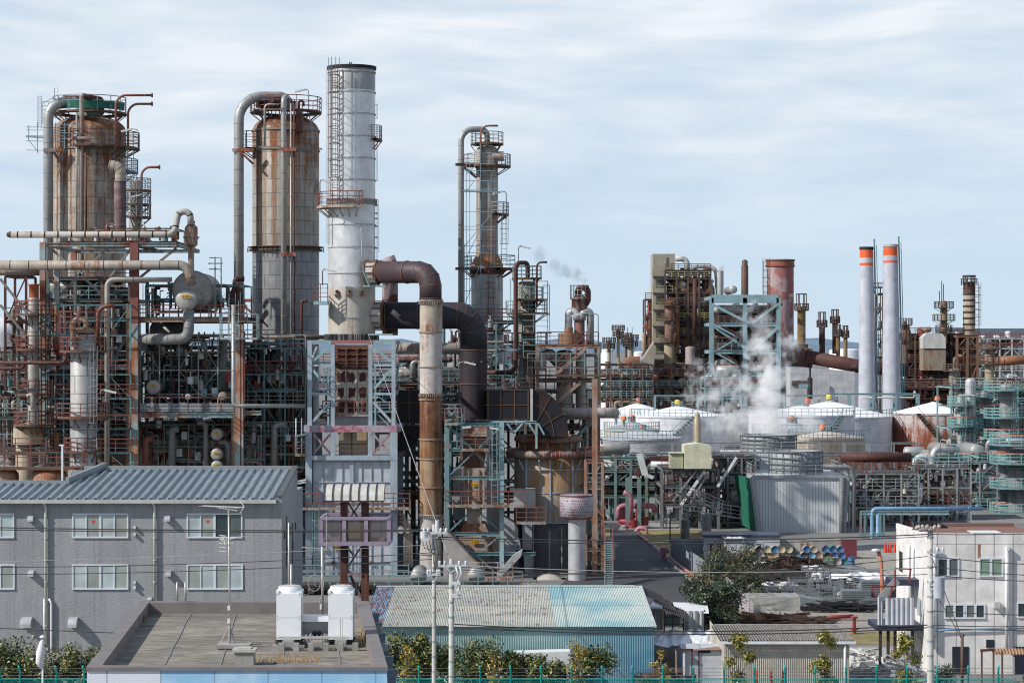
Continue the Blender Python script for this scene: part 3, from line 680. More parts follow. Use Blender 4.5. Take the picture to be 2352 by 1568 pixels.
c=g.mix(g.math('MULTIPLY',g.mr(z,2.2,3.6),.45),c,(.30,.42,.40))
sc2=g.math('MULTIPLY',g.math('LESS_THAN',g.math('FRACT',g.math('MULTIPLY',z,1.0)),.04),g.math('LESS_THAN',g.math('FRACT',g.math('ADD',g.math('MULTIPLY',x,1.25),100)),.12))
c=g.mix(g.math('MULTIPLY',sc2,.6),c,(.15,.1,.07));g.sock(b,'Base Color',c);b.inputs['Roughness'].default_value=.6;CWALL=m_
def corr(mb,a,b2,c_,d_,n,amp,nrm,m=0):
 """corrugated sheet: a-b along the ribs' sequence at one end, d-c at the other"""
 a,b2,c_,d_=map(Vector,(a,b2,c_,d_));nrm=Vector(nrm);vs=[];K=n*4
 for k in range(K+1):
  o=nrm*amp*math.cos(k*pi/2);vs+=[a.lerp(b2,k/K)+o,d_.lerp(c_,k/K)+o]
 mb.add(vs,[(2*k,2*k+2,2*k+3,2*k+1)for k in range(K)],True,m)
xa,xb=X(846,Ds0)-.4,X(1503,Ds0);zE=Z(1437,Ds0);zR=Z(1347,Ds1)
sh=T('workshop_shed','long shed with pale green corrugated roof, rust stained at left, and teal corrugated walls','shed',((xa+xb)/2,Ds0,0))
q=MB();corr(q,(xa,Ds0-.3,zE),(xb+.05,Ds0-.3,zE),(xb+.05,Ds1,zR),(xa,Ds1,zR),170,.025,(0,0,1));q.build('roof',CROOF,sh)
q=MB();corr(q,(xa,Ds0,0),(xb,Ds0,0),(xb,Ds0,zE-.05),(xa,Ds0,zE-.05),170,.018,(0,1,0));q.build('wall',CWALL,sh)
q=MB();q.add([(xb,Ds0,0),(xb,Ds1+8,0),(xb,Ds1+8,zE),(xb,Ds1,zR-.06),(xb,Ds0,zE-.06)],[(0,1,2,3,4)]);q.quad((xa,Ds1+8,0),(xb,Ds1+8,0),(xb,Ds1+8,zE),(xa,Ds1+8,zE));q.build('gable_wall',CWALL,sh)
q=MB();q.quad((xa,Ds1,zR),(xb,Ds1,zR),(xb,Ds1+8,zE),(xa,Ds1+8,zE));q.build('rear_roof',CROOF,sh)
q=MB();q.bar((xa,Ds1,zR+.04),(xb,Ds1,zR+.04),.35,.06);q.build('ridge_cap',flat('ridge_pale',(.40,.46,.46)),sh)
q=MB();q.bar((xb+.05,Ds0-.3,zE),(xb+.05,Ds1,zR+.03),.12,.12);q.build('barge_board',metal('barge',(.50,.56,.54),.3),sh)
q=MB()
for k in range(3):corr(q,(xb+.2+k*.5,147-k,4.0-k*.35),(xb+1.5+k*.6,147-k,3.4-k*.35),(xb+1.5+k*.6,151-k,3.6-k*.35),(xb+.2+k*.5,151-k,4.2-k*.35),10,.04,(0,0,1))
tag(q.build('lean_to_roof',DARKST,None,(xb,148,3)),'dark corrugated lean-to roof sheets behind the right gable of the teal shed','roof sheet')
def B(px):return px/F
def vessel(name,label,u0,u1,vtop,D,m,vbot=None,dome_px=30,cat='column',band=None,seg=40,mband=None,zbot=0.0,group=None):
 r=M((u1-u0)/2,D);cx=X((u0+u1)/2,D);z1=Z(vtop,D);dh=M(dome_px,D);zb=zbot if vbot is None else Z(vbot,D)
 t=T(name,label,cat,(cx,D,zb if zb>.5 else 0),group)
 q=MB();prof=[(r,zb),(r,z1-dh)]+dome(r,z1-dh,dh,8)[1:]
 q.lathe((cx,D,0),prof,seg);q.build('shell',m,t)
 if band:
  for k,vb in enumerate(band):
   z=Z(vb,D);g_=MB();g_.lathe((cx,D,z),[(r,-.09),(r+.09,-.09),(r+.09,.09),(r,.09)],seg,smooth=False);g_.build('band',mband or PIPEB,t)
 t['r']=r;t['cx']=cx;t['D']=D
 return t
def rp(t,v,a0,a1,out,mdeck=RUSTM,mrail=RAILR,h=1.15,nbr=6,r=None,name='platform',rr=.035):
 r=r or t['r'];return ring_platform((t['cx'],t['D'],0),Z(v,t['D']),r,r+out,t,mdeck,mrail,math.radians(a0),math.radians(a1),h,nbr,name,rr)
def ppipe(name,label,pts,r,mats,R=None,step=1.2,seg=12,parent=None,cat='pipe',bands=True,n=7,w=.05,k=1.035,group=None):
 q=MB();pts=[P(*p)if not isinstance(p,Vector)else p for p in pts];pipe(q,pts,r,R,step,n,seg,w,k,bands)
 if parent is not None:return q.build(name,mats,parent)
 o=q.build(name,mats,None,pts[0]);return tag(o,label,cat,group)
C1=vessel('distillation_column','wide cream clad column at far left, rust streaked, green netting round its top platform',123,288,266,225,CLAD1,dome_px=34,band=(345,560),zbot=0)
D=225.0;c1=(C1['cx'],D,0)
rp(C1,261,0,360,1.0,RUSTM,RAILG,1.5,14,r=2.6)
q=MB();q.lathe((c1[0],D,Z(259,D)),[(3.55,.1),(3.6,.85)],20,0,math.radians(200),math.radians(350));q.build('green_net',flat('green_netting',(.02,.12,.085),.8,.4,3),C1)
q=MB();q.lathe((c1[0],D,0),[(1.3,Z(275,D)),(1.3,Z(245,D))]+dome(1.3,Z(245,D),.7,5)[1:],24);q.build('manhole',metal('dome_green',(.16,.24,.19),.4),C1)
rp(C1,341,262,360,1.35,RUSTM,RAILR,1.5,8);rp(C1,341,0,20,1.35,RUSTM,RAILT,1.3,3)
for v,a0,a1 in((395,330,380),(438,335,385),(478,328,380)):rp(C1,v,a0,a1,1.2,RAILT,RAILT,1.2,3)
for k,(uu,v0,v1)in enumerate(((300,345,395),(306,395,438),(300,438,478),(306,478,540))):ladder(X(uu,222.5),222.5,Z(v1,222.5),Z(v0,222.5),C1,RAILT,.6)
q=MB();SC_=flat('scaffold_tube',(.22,.30,.34),.4,.2)
sd=221.5
for uu in(66,86,104,118,128,148):q.bar(P(uu,352 if uu>80 else 322,sd),P(uu,282 if uu!=66 else 288,sd),.07)
for vv in(292,299,312,324,345):q.bar(P(60,vv,sd),P(152,vv+1,sd),.06)
for vv in(286,305,318):q.bar(P(112,vv,sd),P(190,vv+1,sd-.4),.05)
q.bar(P(60,314,sd),P(100,316,sd),.35,.12);q.bar(P(66,322,sd),P(88,350,sd),.06)
for uu in(87,95):q.bar(P(uu,296,sd),P(uu,220,sd),.05)
for k in range(18):q.bar(P(87,222+k*4,sd),P(95,222+k*4,sd),.035)
for uu in(98,112):q.bar(P(uu,285,sd),P(uu,234,sd),.05)
for vv in(234,243,252,262,270):q.bar(P(97,vv,sd),P(140,vv+1,sd),.045)
q.bar(P(125,240,sd),P(125,203,sd),.06);q.bar(P(133,240,sd),P(133,200,sd),.04);q.bar(P(98,238,sd),P(133,218,sd),.05)
tag(q.build('scaffold',SC_,None,P(104,345,sd)),'thin scaffold poles and ladder clinging to the top left of the far left column','scaffold')
ppipe('overhead_pipe','fat grey pipe up the left side of the far left column, bending over its top',[(111,1075,221.5),(111,225+9,221.5),(192,232,223),(205,262,225)],M(11.3,222),[PIPE,PIPEB],R=M(55,222),step=1.45,n=12,seg=18)
q=MB();pipe(q,[P(146,231,222.2),P(200,231,223.3)],M(11.6,222),0,99);tag(q.build('pipe_bend_cover',RPIPE,None,P(150,231,222)),'dark rust covered crown of the fat pipe above the far left column','pipe cover')
t=ppipe('vent_pipe','slender grey pipe running straight up the front of the far left column',[(187.5,900,220.8),(187.5,222,220.8),(190,219,220.8),(233,228,223),(233,262,224)],M(5.6,221),[PIPER,PIPEB],R=.35,step=1.5)
q=MB();pipe(q,[P(190,221,220.8),P(231,229,222.8),P(234,258,224)],M(6.3,222),.5,99);tag(q.build('pipe_sleeve',RPIPE,None,P(200,224,222)),'dark red upper leg of the slender pipe over the far left column top','pipe')
for k,(pts,lb)in enumerate((([(266,345,219),(266,219,219),(350,219,219)],'rusty hooked vent pipe, upper of two at the top of the far left column'),([(294,345,219.5),(294,239,219.5),(350,239,219.5)],'rusty hooked vent pipe, lower of two at the top of the far left column'),([(325,470,219),(325,384,219),(367,384,219)],'rusty hooked vent pipe beside the mauve chimney, lowest on the left'))):
 o=ppipe('hooked_vent',lb,pts,M(2.8,219),[metal('vent_red',(.24,.09,.065),.4),PIPEB],R=1.0,step=3)
 q=MB();e=P(*pts[-1]);q.tube([e-Vector((.1,0,0)),e+Vector((.03,0,0))],.22,10);q.build('flange',RUSTM,o)
for uu,m_ in((176,PIPE),(198,RPIPE)):ppipe('riser','thin %s riser on the far left column, %s of the slender pipe'%(('grey','left')if uu<180 else('dark red','right')),[(uu,540,220.6),(uu,262 if uu<180 else 350,220.6)],.09,[m_,PIPEB],step=3)
q=MB()
for v in(345,538):q.bar(P(100,v,221),P(147,v,221.3),.3,.35);
q.bar(P(123,349,221.2),P(146,383,222),.2)
q.bar(P(166,317,220.4),P(202,317,220.4),.18,.3);tag(q.build('pipe_bracket',OXST,None,P(120,345,221)),'rusty brackets holding the pipes against the far left column','bracket')
lampfix(C1,P(317,340,219),M(42,219),-.7,RAILG,LAMPM)
t=T('short_chimney','peeling mauve chimney with a cream segmented elbow in front of the far left column','chimney',(X(276,212),212,Z(560,212)))
q=MB();q.cyl((X(276,212),212,0),M(14,212),Z(560,212),Z(416,212),24);q.build('shaft',metal('mauve_peel',(.16,.10,.11),.42,.6,rc=(.10,.055,.05),drc=(.02,.015,.018),patch=(.24,.17,.17)),t)
q=MB();pth=fillet([P(277,416,212),P(277,386,212),P(251,380,212)],M(24,212),5);q.tube(pth,M(13,212),20,0,smooth=False);rings(q,pth,M(13,212),.45,1,.04,1.03,20)
q.build('elbow',[metal('elbow_cream',(.42,.38,.31),.35,.5),RUSTM],t)
q=MB()
for v in(418,478,520):q.lathe((X(276,212),212,Z(v,212)),[(M(14.6,212),-.06),(M(14.6,212),.06)],24)
q.build('band',RUSTM,t)
rcol=vessel('small_column','narrow grey column with teal ladders between the mauve chimney and the sky',296,324,412,216,CLAD3,vbot=560,dome_px=5)
for v in(438,470,499):rp(rcol,v,240,420,.95,RUSTM,RAILG,1.1,4)
ladder(X(318,213),213,Z(540,213),Z(440,213),rcol,RAILG,.6)
lampfix(rcol,P(343,500,214),M(52,214),-.8,RAILG,LAMPM)
C2=vessel('distillation_column','tall wide column with rusty shoulders between the thin left pipe and the silver stack',580,733,262,222,CLAD2,vbot=572,dome_px=42,band=(302,347))
D=222.0;c2=(C2['cx'],D,0);r2=C2['r']
q=MB();q.lathe((c2[0],D,0),[(r2,0),(r2,Z(572,D)-.15)],40);q.build('lower_shell',CLAD2L,C2)
q=MB();q.lathe((c2[0],D,Z(572,D)),[(r2,-.2),(r2+.32,-.2),(r2+.32,-.06),(r2+.14,-.06),(r2+.14,.14),(r2+.45,.14),(r2+.45,.2),(r2,.2)],40,smooth=False);q.build('flange',RUSTM,C2)
q=MB()
for k in range(26):a=pi+pi*k/25;q.bar((c2[0]+(r2+.45)*math.cos(a),D+(r2+.45)*math.sin(a),Z(572,D)-.35),(c2[0]+(r2+.45)*math.cos(a),D+(r2+.45)*math.sin(a),Z(572,D)+.1),.05)
q.build('hanger',RUSTM,C2)
rp(C2,258,0,360,1.0,RUSTM,RAILR,1.35,14,r=r2-.75)
q=MB();q.lathe((c2[0]-.9,D-.6,Z(240,D)),[(1.5,-.45),(1.6,-.1),(1.6,.45),(1.4,.55),(.2,.6)],24,smooth=False)
for k in range(12):a=k*pi/6;q.cyl((c2[0]-.9+1.75*math.cos(a),D-.6+1.75*math.sin(a),Z(240,D)),.16,-.4,.25,8)
q.build('top_manifold',RPIPE,C2)
q=MB()
for k in range(10):a=pi+pi*k/9;q.bar((c2[0]+(r2-.9)*math.cos(a),D+(r2-.9)*math.sin(a),Z(272,D)),(c2[0]+(r2-.9)*math.cos(a),D+(r2-.9)*math.sin(a),Z(258,D)),.1)
q.build('platform_leg',RAILG,C2)
q=MB();q.box(X(688,D),X(701,D),D-r2-.25,D-r2+1.3,Z(310,D),Z(268,D));q.cyl((X(694.5,D),D-r2-.2,Z(268,D)),M(7,D),-.2,.2,16,axis='y');q.build('davit_plate',metal('davit_dark',(.05,.03,.028),.4),C2)
ppipe('overhead_pipe','thick grey insulated pipe left of the wide column, looping over its rusty top',[(548.5,1075,219),(548.5,222,219),(655,222,221),(668,250,221)],M(11.5,219),[PIPE,PIPEB],R=M(58,219),step=1.45,n=12,seg=18)
o=ppipe('front_pipe','straight grey pipe running down the front of the wide column',[(651.5,1000,217.8),(651.5,224,217.8),(660,222,219.2),(662,255,220)],M(6.6,218),[PIPE,PIPEB],R=.7,step=1.5)
for uu,m_,lb in((668,PIPE,'thin grey riser'),(675.5,RPIPE,'thin dark red riser')):ppipe('riser',lb+' beside the straight pipe on the wide column',[(uu,1000,217.6),(uu,238,217.6)],.085,[m_,PIPEB],step=3)
ppipe('small_vent','short white hooked vent line on the shoulder of the wide column',[(608,335,217.3),(608,240,217.3),(640,240,217.3)],.1,[PIPE,PIPEB],R=.4,step=4)
q=MB()
for v in(345,690):
 q.bar(P(534,v,218.6),P(583,v,218.6),.25,.3);q.bar(P(552,v+4,218.6),P(582,v+32,218.6),.2)
for v in(343,584,770):q.bar(P(642,v,217.3),P(680,v,217.3),.15,.35)
tag(q.build('pipe_bracket',OXST,None,P(560,345,218)),'rusty brackets tying the pipes to the wide column','bracket')
rp(C2,344,160,215,1.1,RUSTM,RAILT,1.6,3)
q=MB();q.lathe((c2[0],D,Z(343,D)),[(r2+.25,-.05),(r2+.3,.05)],30,0,math.radians(180),math.radians(380));q.build('ring_pipe',RAILG,C2)
lampfix(C2,P(709,235,219),M(28,219),-.4,RAILG,LAMPM)
q=MB();pipe(q,[P(686,256,219.5),P(686,232,219.5),P(697,232,219.5),P(697,244,219.5)],.12,.3,5);q.bar(P(676,258,219),P(676,228,219),.08);q.build('valve_line',RPIPE,C2)
t=T('bottle_vent','dark brown bottle shaped vent with a bent top left of the wide column','vent',(X(540,208),208,Z(735,208)))
q=MB();cx=X(540,208);q.lathe((cx,208,0),[(.5,Z(735,208)),(.5,Z(672,208)),(.22,Z(658,208)),(.22,Z(652,208))],20);q.tube(fillet([P(540,655,208),P(540,640,208),P(561,640,208)],.5,6),.24,14);q.build('body',RPIPE,t)
q=MB();q.lathe((cx,208,Z(704,208)),[(.5,-.1),(.62,-.1),(.62,.1),(.5,.1)],20,smooth=False);q.build('flange',RUSTM,t)
D=205.0;cx=X(808,D);rs=M(54,D)
ST_=T('exhaust_stack','tall silver exhaust stack with dark rim, tallest object in the picture','chimney',(cx,D,Z(768,D)))
rb=M(53,D)
q=MB();q.lathe((cx,D,0),[(rs,Z(768,D)),(rs,Z(660,D))],56);q.build('base_section',STACKB,ST_)
q=MB();q.lathe((cx,D,0),[(rs,Z(660,D)),(rs,Z(210,D))],56);q.build('shaft',STACKM,ST_)
q=MB();q.lathe((cx,D,0),[(rs,Z(210,D)),(rs,Z(157,D)),(rs-.08,Z(155,D)),(rs-.1,Z(185,D))],56);q.build('top_section',STACKT,ST_)
for v in(167.5,214,264,315,365,415,516.6,568,628,729):
 q=MB();q.lathe((cx,D,Z(v,D)),[(rs-.02,-.06),(rs+.07,-.06),(rs+.07,.05),(rs-.02,.05)],56,smooth=False);q.build('band',metal('stack_band',(.45,.46,.47),.12),ST_)
q=MB();q.lathe((cx,D,Z(157,D)),[(rs,-.15),(rs+.1,-.15),(rs+.1,.12),(rs-.12,.12),(rs-.12,-.4)],56,smooth=False);q.build('rim',BLACKM,ST_)
q=MB();q.tube([Vector((cx-.05,D-rs,Z(157,D))),Vector((cx-.05,D-rs,Z(150,D))),Vector((cx+.1,D-rs,Z(150,D))),Vector((cx+.1,D-rs,Z(157,D)))],.05,6);q.build('lifting_lug',BLACKM,ST_)
q=MB();q.lathe((cx,D,Z(464,D)),[(rs,-.18),(rs+.13,-.18),(rs+.13,.18),(rs,.18)],56,smooth=False)
for k in range(44):a=pi+pi*k/43;q.bar((cx+(rs+.14)*math.cos(a),D+(rs+.14)*math.sin(a),Z(464,D)-.28),(cx+(rs+.14)*math.cos(a),D+(rs+.14)*math.sin(a),Z(464,D)+.24),.06)
q.build('bolted_flange',metal('flange_grey',(.35,.33,.3),.3),ST_)
ring_platform((cx,D,0),Z(477,D),rs,rs+1.05,ST_,metal('stack_deck',(.45,.38,.30),.5),RAILR,math.radians(165),math.radians(292),1.3,8,'platform',.035)
ladder(X(760,D-2.2)+.3,D-rs-.1,Z(470,D),Z(156,D),ST_,metal('ladder_grey',(.16,.15,.15),.3),.62,face=-1,r=.035,rung=.45)
q=MB()
for v in range(160,470,26):q.bar(P(753,v,D-1.6),P(768,v,D-rs-.3),.06)
for uu in(751,755.5):q.bar(P(uu,155,D-1.5),P(uu,560,D-1.5),.05)
q.build('cable_tray',metal('tray_grey',(.2,.19,.19),.4),ST_)
for v0,v1 in((320,292),(462,462)):
 pass
ring_platform((cx,D,0),Z(321,D),rs,rs+.62,ST_,RAILR,RAILG,math.radians(330),math.radians(385),1.2,3)
q=MB()
for(v0,v1)in((240,272),(320,415),(458,620)):q.bar(P(866,v0,D),P(866,v1,D),.06);q.bar(P(862,v0,D),P(868,v0,D),.05);q.bar(P(862,v1,D),P(868,v1,D),.05)
for v in(472,490,502,520,545,570):q.bar(P(861,v,D),P(868,v,D),.12)
q.bar(P(870,458,D),P(870,580,D),.04);q.build('side_line',RAILG,ST_)
for uu in(778,807,836):
 a=math.asin((uu-808)/54);pc=Vector((cx+rs*math.sin(a),D-rs*math.cos(a),Z(671,D)))
 q=MB();q.tube([pc,pc-Vector((-.0,.28,0))],.17,14,0);q.lathe((pc.x,pc.y-.285,pc.z),[(.01,0),(.10,0)],14,1,axis='y')
 q.build('sampling_port',[RUSTM,BLACKM],ST_)
 q=MB();q.box(pc.x-.22,pc.x+.22,pc.y-.3,pc.y+.25,pc.z-.42,pc.z-.2);q.build('port_bracket',RUSTM,ST_)
q=MB();q.tube([Vector((cx-.02+.95,D-rs*.93-.1,Z(520,D))),Vector((cx+1.05,D-rs*.9-.15,Z(600,D))),Vector((cx+1.2,D-rs*.86-.2,Z(640,D)))],.03,5);q.build('rope',flat('rope_pale',(.5,.48,.44)),ST_)
q=MB();rr=random.Random(8)
z0,z1=Z(781,D),Z(767,D)
for k in range(90):
 a=2*pi*k/90;rr1=M(61,D);m1=rr.choice((0,0,1));q.bar((cx+rr1*math.cos(a),D+rr1*math.sin(a),z0),(cx+rr1*math.cos(a),D+rr1*math.sin(a),z1),.12,m=m1)
q.lathe((cx,D,0),[(rs,z1-.05),(M(60,D),z1-.05),(M(60,D),z0)],40,1)
q.build('skirt',[metal('skirt_grey',(.20,.20,.21),.3),DARKST],ST_)
for uu,vv,sc_ in((735,470,55),(741,655,35)):lampfix(ST_,P(uu,vv,202),M(sc_,202),.3,RAILR,LAMPM)
q=MB();a=P(722,692,203);b_=P(754,692,203);q.box(a.x,b_.x,202.2,204,a.z-.3,a.z);q.build('balcony',TEALP,ST_)
g_=MB();railing(g_,[(b_.x,202.2,a.z),(a.x,202.2,a.z),(a.x,204,a.z)],1.5,.03,.5,mid=4);g_.build('handrail',RAILR,ST_)
def duct(name,label,pts,r,m,R,n,seg=28,bands=(),mb2=None,smooth=False,w=.1,k=1.05,cat='duct'):
 q=MB();pts=[P(*p)if not isinstance(p,Vector)else p for p in pts];pth=fillet(pts,R,n);q.tube(pth,r,seg,0,smooth=True)
 for i in range(1,len(pth)-1):
  d0=(pth[i+1]-pth[i-1]).normalized();q.tube([pth[i]-d0*.03,pth[i]+d0*.03],r*1.012,seg,1)
 L=0;tot=[0]
 for a,b2 in zip(pth[:-1],pth[1:]):tot.append(tot[-1]+(b2-a).length)
 for s_ in bands:
  s2=s_*tot[-1]
  for i in range(len(pth)-1):
   if tot[i]<=s2<=tot[i+1]+1e-6:
    d0=(pth[i+1]-pth[i]).normalized();p=pth[i]+d0*(s2-tot[i]);q.tube([p-d0*w/2,p+d0*w/2],r*k,seg,1)
 o=q.build(name,[m,mb2 or RUSTM],None,pts[0]);return tag(o,label,cat)
DUCTU=metal('duct_upper',(.06,.045,.055),.34,.55,.15,rc=(.14,.05,.035),drc=(.045,.02,.02),streak=.5)
duct('flue_duct','upper dark mauve flue duct leaving the silver stack and bending down in segments',[(868,625,203),(989,625,200),(989,690,200)],M(25.5,201),DUCTU,M(52,200),3,bands=(.02,.42,.98))
duct('flue_duct','lower black flue duct from the silver stack passing behind the rusty vertical duct',[(882,724.5,205.5),(1088,724.5,205.5),(1088,802,205.5)],M(31,205),DUCT,M(66,205),4,bands=(.01,.29,.47))
def collar(u,v,D_,r_,label,tilt):
 q=MB();c_=P(u,v,D_);d0=Vector((1,-.18,tilt)).normalized()
 q.tube([c_-d0*.45,c_+d0*.5],r_,14,0,smooth=False);
 for s_ in(-.5,.5):q.tube([c_+d0*(s_-.05),c_+d0*(s_+.05)],r_*1.07,28,1)
 for k in range(12):
  a=2*pi*k/12;e1=d0.cross(Vector((0,0,1))).normalized();e2=e1.cross(d0);o_=(e1*math.cos(a)+e2*math.sin(a))*r_*1.04
  q.bar(c_-d0*.45+o_,c_+d0*.5+o_,.06,.1,1)
 tag(q.build('duct_collar',[metal('collar_silver',(.5,.48,.43),.25,.4,.3),RUSTM],None,c_),label,'duct collar')
collar(855,627,203.2,M(28,203),'ribbed silver collar joining the upper duct to the stack',.05)
collar(868,725,205,M(32,205),'ribbed cream collar joining the lower duct to the stack',0)
q=MB()
for v,ua,ub in((657,834,886),(768,846,902)):q.bar(P(ua,v,202.5),P(ub,v,202.5),.8,.14)
q.bar(P(834,620,201.6),P(848,655,202),.12)
tag(q.build('duct_support',TEALP,None,P(860,657,202)),'pale teal brackets under the two flue ducts beside the stack','bracket')
ppipe('vent_stub','peeling dark red vertical stub pipe behind the upper flue duct',[(896,770,214),(896,610,214),(889,592,214)],M(18,214),[metal('stub_peel',(.14,.05,.04),.4,rc=(.06,.02,.02),patch=(.35,.28,.28)),RPIPE],R=.3,step=2.2,seg=20)
D=200.0
t=T('vertical_duct','long vertical duct streaked white and rust, standing in front of the black duct','duct',(X(990,D),D,0))
cxd=X(990,D);r_=M(26,D)
segs=[(690,763),(763,842),(842,903),(903,1008),(1008,1053),(1053,1118),(1118,1180),(1180,1350)]
ms=[metal('vduct_a',(.50,.44,.36),.50,.65,rc=(.16,.06,.035),dirt=.5),metal('vduct_b',(.55,.53,.50),.40,.6,rc=(.17,.075,.03)),metal('vduct_b',(0,0,0)),metal('vduct_c',(.31,.19,.11),.62,.7,rc=(.12,.048,.025),drc=(.045,.016,.016)),metal('vduct_d',(.33,.24,.155),.60,.7,rc=(.16,.068,.028),drc=(.07,.025,.018)),metal('vduct_d',(0,0,0)),metal('vduct_d',(0,0,0)),metal('vduct_e',(.46,.45,.43),.30,.6,dirt=.5)]
for(a,b_),m_ in zip(segs,ms):
 q=MB();q.lathe((cxd,D,0),[(r_,Z(b_,D)),(r_,Z(a,D))],36);q.build('duct_section',m_,t)
for v in(690,763,842,917,1008,1053,1118,1270):
 q=MB();q.lathe((cxd,D,Z(v,D)),[(r_,-.06),(r_+.09,-.06),(r_+.09,.06),(r_,.06)],36,smooth=False);q.build('band',metal('vband',(.32,.28,.24),.4),t)
for v in(692,904,1181):
 q=MB()
 for k in range(40):a=2*pi*k/40;q.bar((cxd+(r_+.07)*math.cos(a),D+(r_+.07)*math.sin(a),Z(v+7,D)),(cxd+(r_+.07)*math.cos(a),D+(r_+.07)*math.sin(a),Z(v,D)),.07,.14)
 q.build('bolt_ring',metal('vband',(0,0,0)),t)
t=T('vertical_duct','thick black and dark red vertical duct dropping into the teal frame','duct',(X(1088,205.5),205.5,Z(975,205.5)))
D=205.5;cxd=X(1088,D);r_=M(31,D)
q=MB();q.lathe((cxd,D,0),[(r_,Z(962,D)),(r_,Z(803,D))],36);q.build('shell',metal('vdark',(.028,.024,.034),.30,.6,.1,rc=(.10,.038,.028),drc=(.045,.02,.02)),t)
for v in(803,881,962):
 q=MB();q.lathe((cxd,D,Z(v,D)),[(r_,-.05),(r_+.06,-.05),(r_+.06,.05),(r_,.05)],36,smooth=False);q.build('band',RUSTM,t)
for k in range(5):
 a=math.radians(200+k*35);q=MB();p=Vector((cxd+r_*math.cos(a),D+r_*math.sin(a),Z(831,D)));q.tube([p,p+Vector((math.cos(a)*.2,math.sin(a)*.2,0))],.1,10);q.build('nozzle',RUSTM,t)
D=201.0
t=T('heater_frame','pale blue steel frame with diagonal braces carrying the silver stack','steel frame',(X(808,D),D,Z(976,D)))
def fbeam(parent,u0,v0,u1,v1,D0,D1_,wpx,m,name='beam',hp=None):
 q=MB();q.ibeam(P(u0,v0,D0),P(u1,v1,D1_),M(wpx,D0),M(hp or wpx,D0),up=(0,1,0)if abs(u1-u0)<3 and abs(v1-v0)>3 else None);return q.build(name,m,parent)
def fbox(parent,u0,v0,u1,v1,D0,wpx,m,name='beam',dep=None):
 q=MB();q.bar(P(u0,v0,D0),P(u1,v1,D0),dep or M(wpx,D0),M(wpx,D0));return q.build(name,m,parent)
for Dk in(200.5,209.5):
 for uu,wd in((711.5,10),(764.5,9),(851,9),(904,9)):
  q=MB();a=P(uu,978,Dk);b_=P(uu,783,Dk);q.ibeam(a,b_,M(wd,Dk),M(wd,Dk),up=(0,1,0));q.build('post',LBLUE,t)
 fbox(t,706,786,760,786,Dk,9,TEALP);fbox(t,856,786,909,786,Dk,9,TEALP);fbox(t,760,785,856,785,Dk-.06,8,metal('beam_maroon',(.35,.14,.15),.4))
 for s_ in(1,-1):
  e=lambda uu:808+(uu-808)*s_
  fbox(t,e(718),830,e(759),795,Dk,6,TEALP,'brace');fbox(t,e(718),849,e(757),893,Dk,6,TEALP,'brace')
  fbox(t,e(716),839,e(760),839,Dk,5,LBLUE);fbox(t,e(716),904,e(760),904,Dk,5,LBLUE);fbox(t,e(718),968,e(757),925,Dk,6,LBLUE,'brace')
for uu in(711.5,904):
 for v in(786,839,904):q=MB();q.bar(P(uu,v,200.5),P(uu,v*1.0,200.5)+Vector((0,9,0)),.25,.3);q.build('beam',LBLUE,t)
 q=MB();q.bar(P(uu,839,200.5),P(uu,786,200.5)+Vector((0,9,0)),.15);q.bar(P(uu,904,200.5),P(uu,839,200.5)+Vector((0,9,0)),.15);q.build('brace',LBLUE,t)
hb=T('convection_box','tall rusty box with louvres and nine stained panels below the stack','heater',(X(808,203),202,Z(976,202)))
D=202.0;x0,x1=X(769.5,D),X(846,D)
q=MB();q.box(x0,x1,D+.3,D+6,Z(976,D),Z(792,D));q.build('casing',metal('casing_dark',(.09,.05,.045),.5),hb)
LV=metal('louvre_red',(.13,.05,.045),.55,rc=(.13,.045,.03),patch=(.07,.04,.04),drc=(.03,.015,.015))
for k in range(7):
 v=797+k*7;q=MB();a=P(771,v,D);b_=P(845,v,D);q.add([(a.x,D-.05,Z(v+6,D)),(b_.x,D-.05,Z(v+6,D)),(b_.x,D+.25,Z(v,D)),(a.x,D+.25,Z(v,D))],[(0,1,2,3)]);q.build('louvre',LV,hb)
q=MB()
for uu in(769.5,795,820,845):q.bar(P(uu,848,D-.1),P(uu,792,D-.1),.1)
for v in(799,813,827,834,841):q.bar(P(769.5,v,D-.1),P(845,v,D-.1),.06)
q.build('louvre_frame',RUSTM,hb)
PW=metal('panel_white_rust',(.50,.48,.43),.42,.7,rc=(.13,.035,.025),drc=(.05,.015,.012),sc=1.3)
m_,g,b=mat('stained_panel');oc=g.coord('Object');x,y,z=g.sep(oc);geo=g.n.new('ShaderNodeNewGeometry').outputs['Position']
info=g.n.new('ShaderNodeObjectInfo').outputs['Random'];nz=g.noise(g.mapv(g.comb(g.math('ADD',g.sep(geo)[0],g.math('MULTIPLY',info,50)),g.sep(geo)[1],g.sep(geo)[2]),(3.5,3.5,.5)),1,5,.7)
hw,hh=M(12.5,D),M(16,D)
ex=g.math('MAXIMUM',g.math('DIVIDE',g.math('ABSOLUTE',x),hw),g.math('DIVIDE',g.math('ABSOLUTE',z),hh))
k_=g.math('ADD',g.math('ADD',g.math('MULTIPLY',ex,1.0),g.math('MULTIPLY',g.math('SUBTRACT',nz,.5),1.7)),g.math('MULTIPLY',info,.25))
c=g.ramp(k_,[(.45,(.045,.015,.013)),(.72,(.09,.025,.018)),(.80,(.25,.12,.05)),(.9,(.50,.47,.40))]);g.sock(b,'Base Color',c);b.inputs['Roughness'].default_value=.75;SPAN=m_
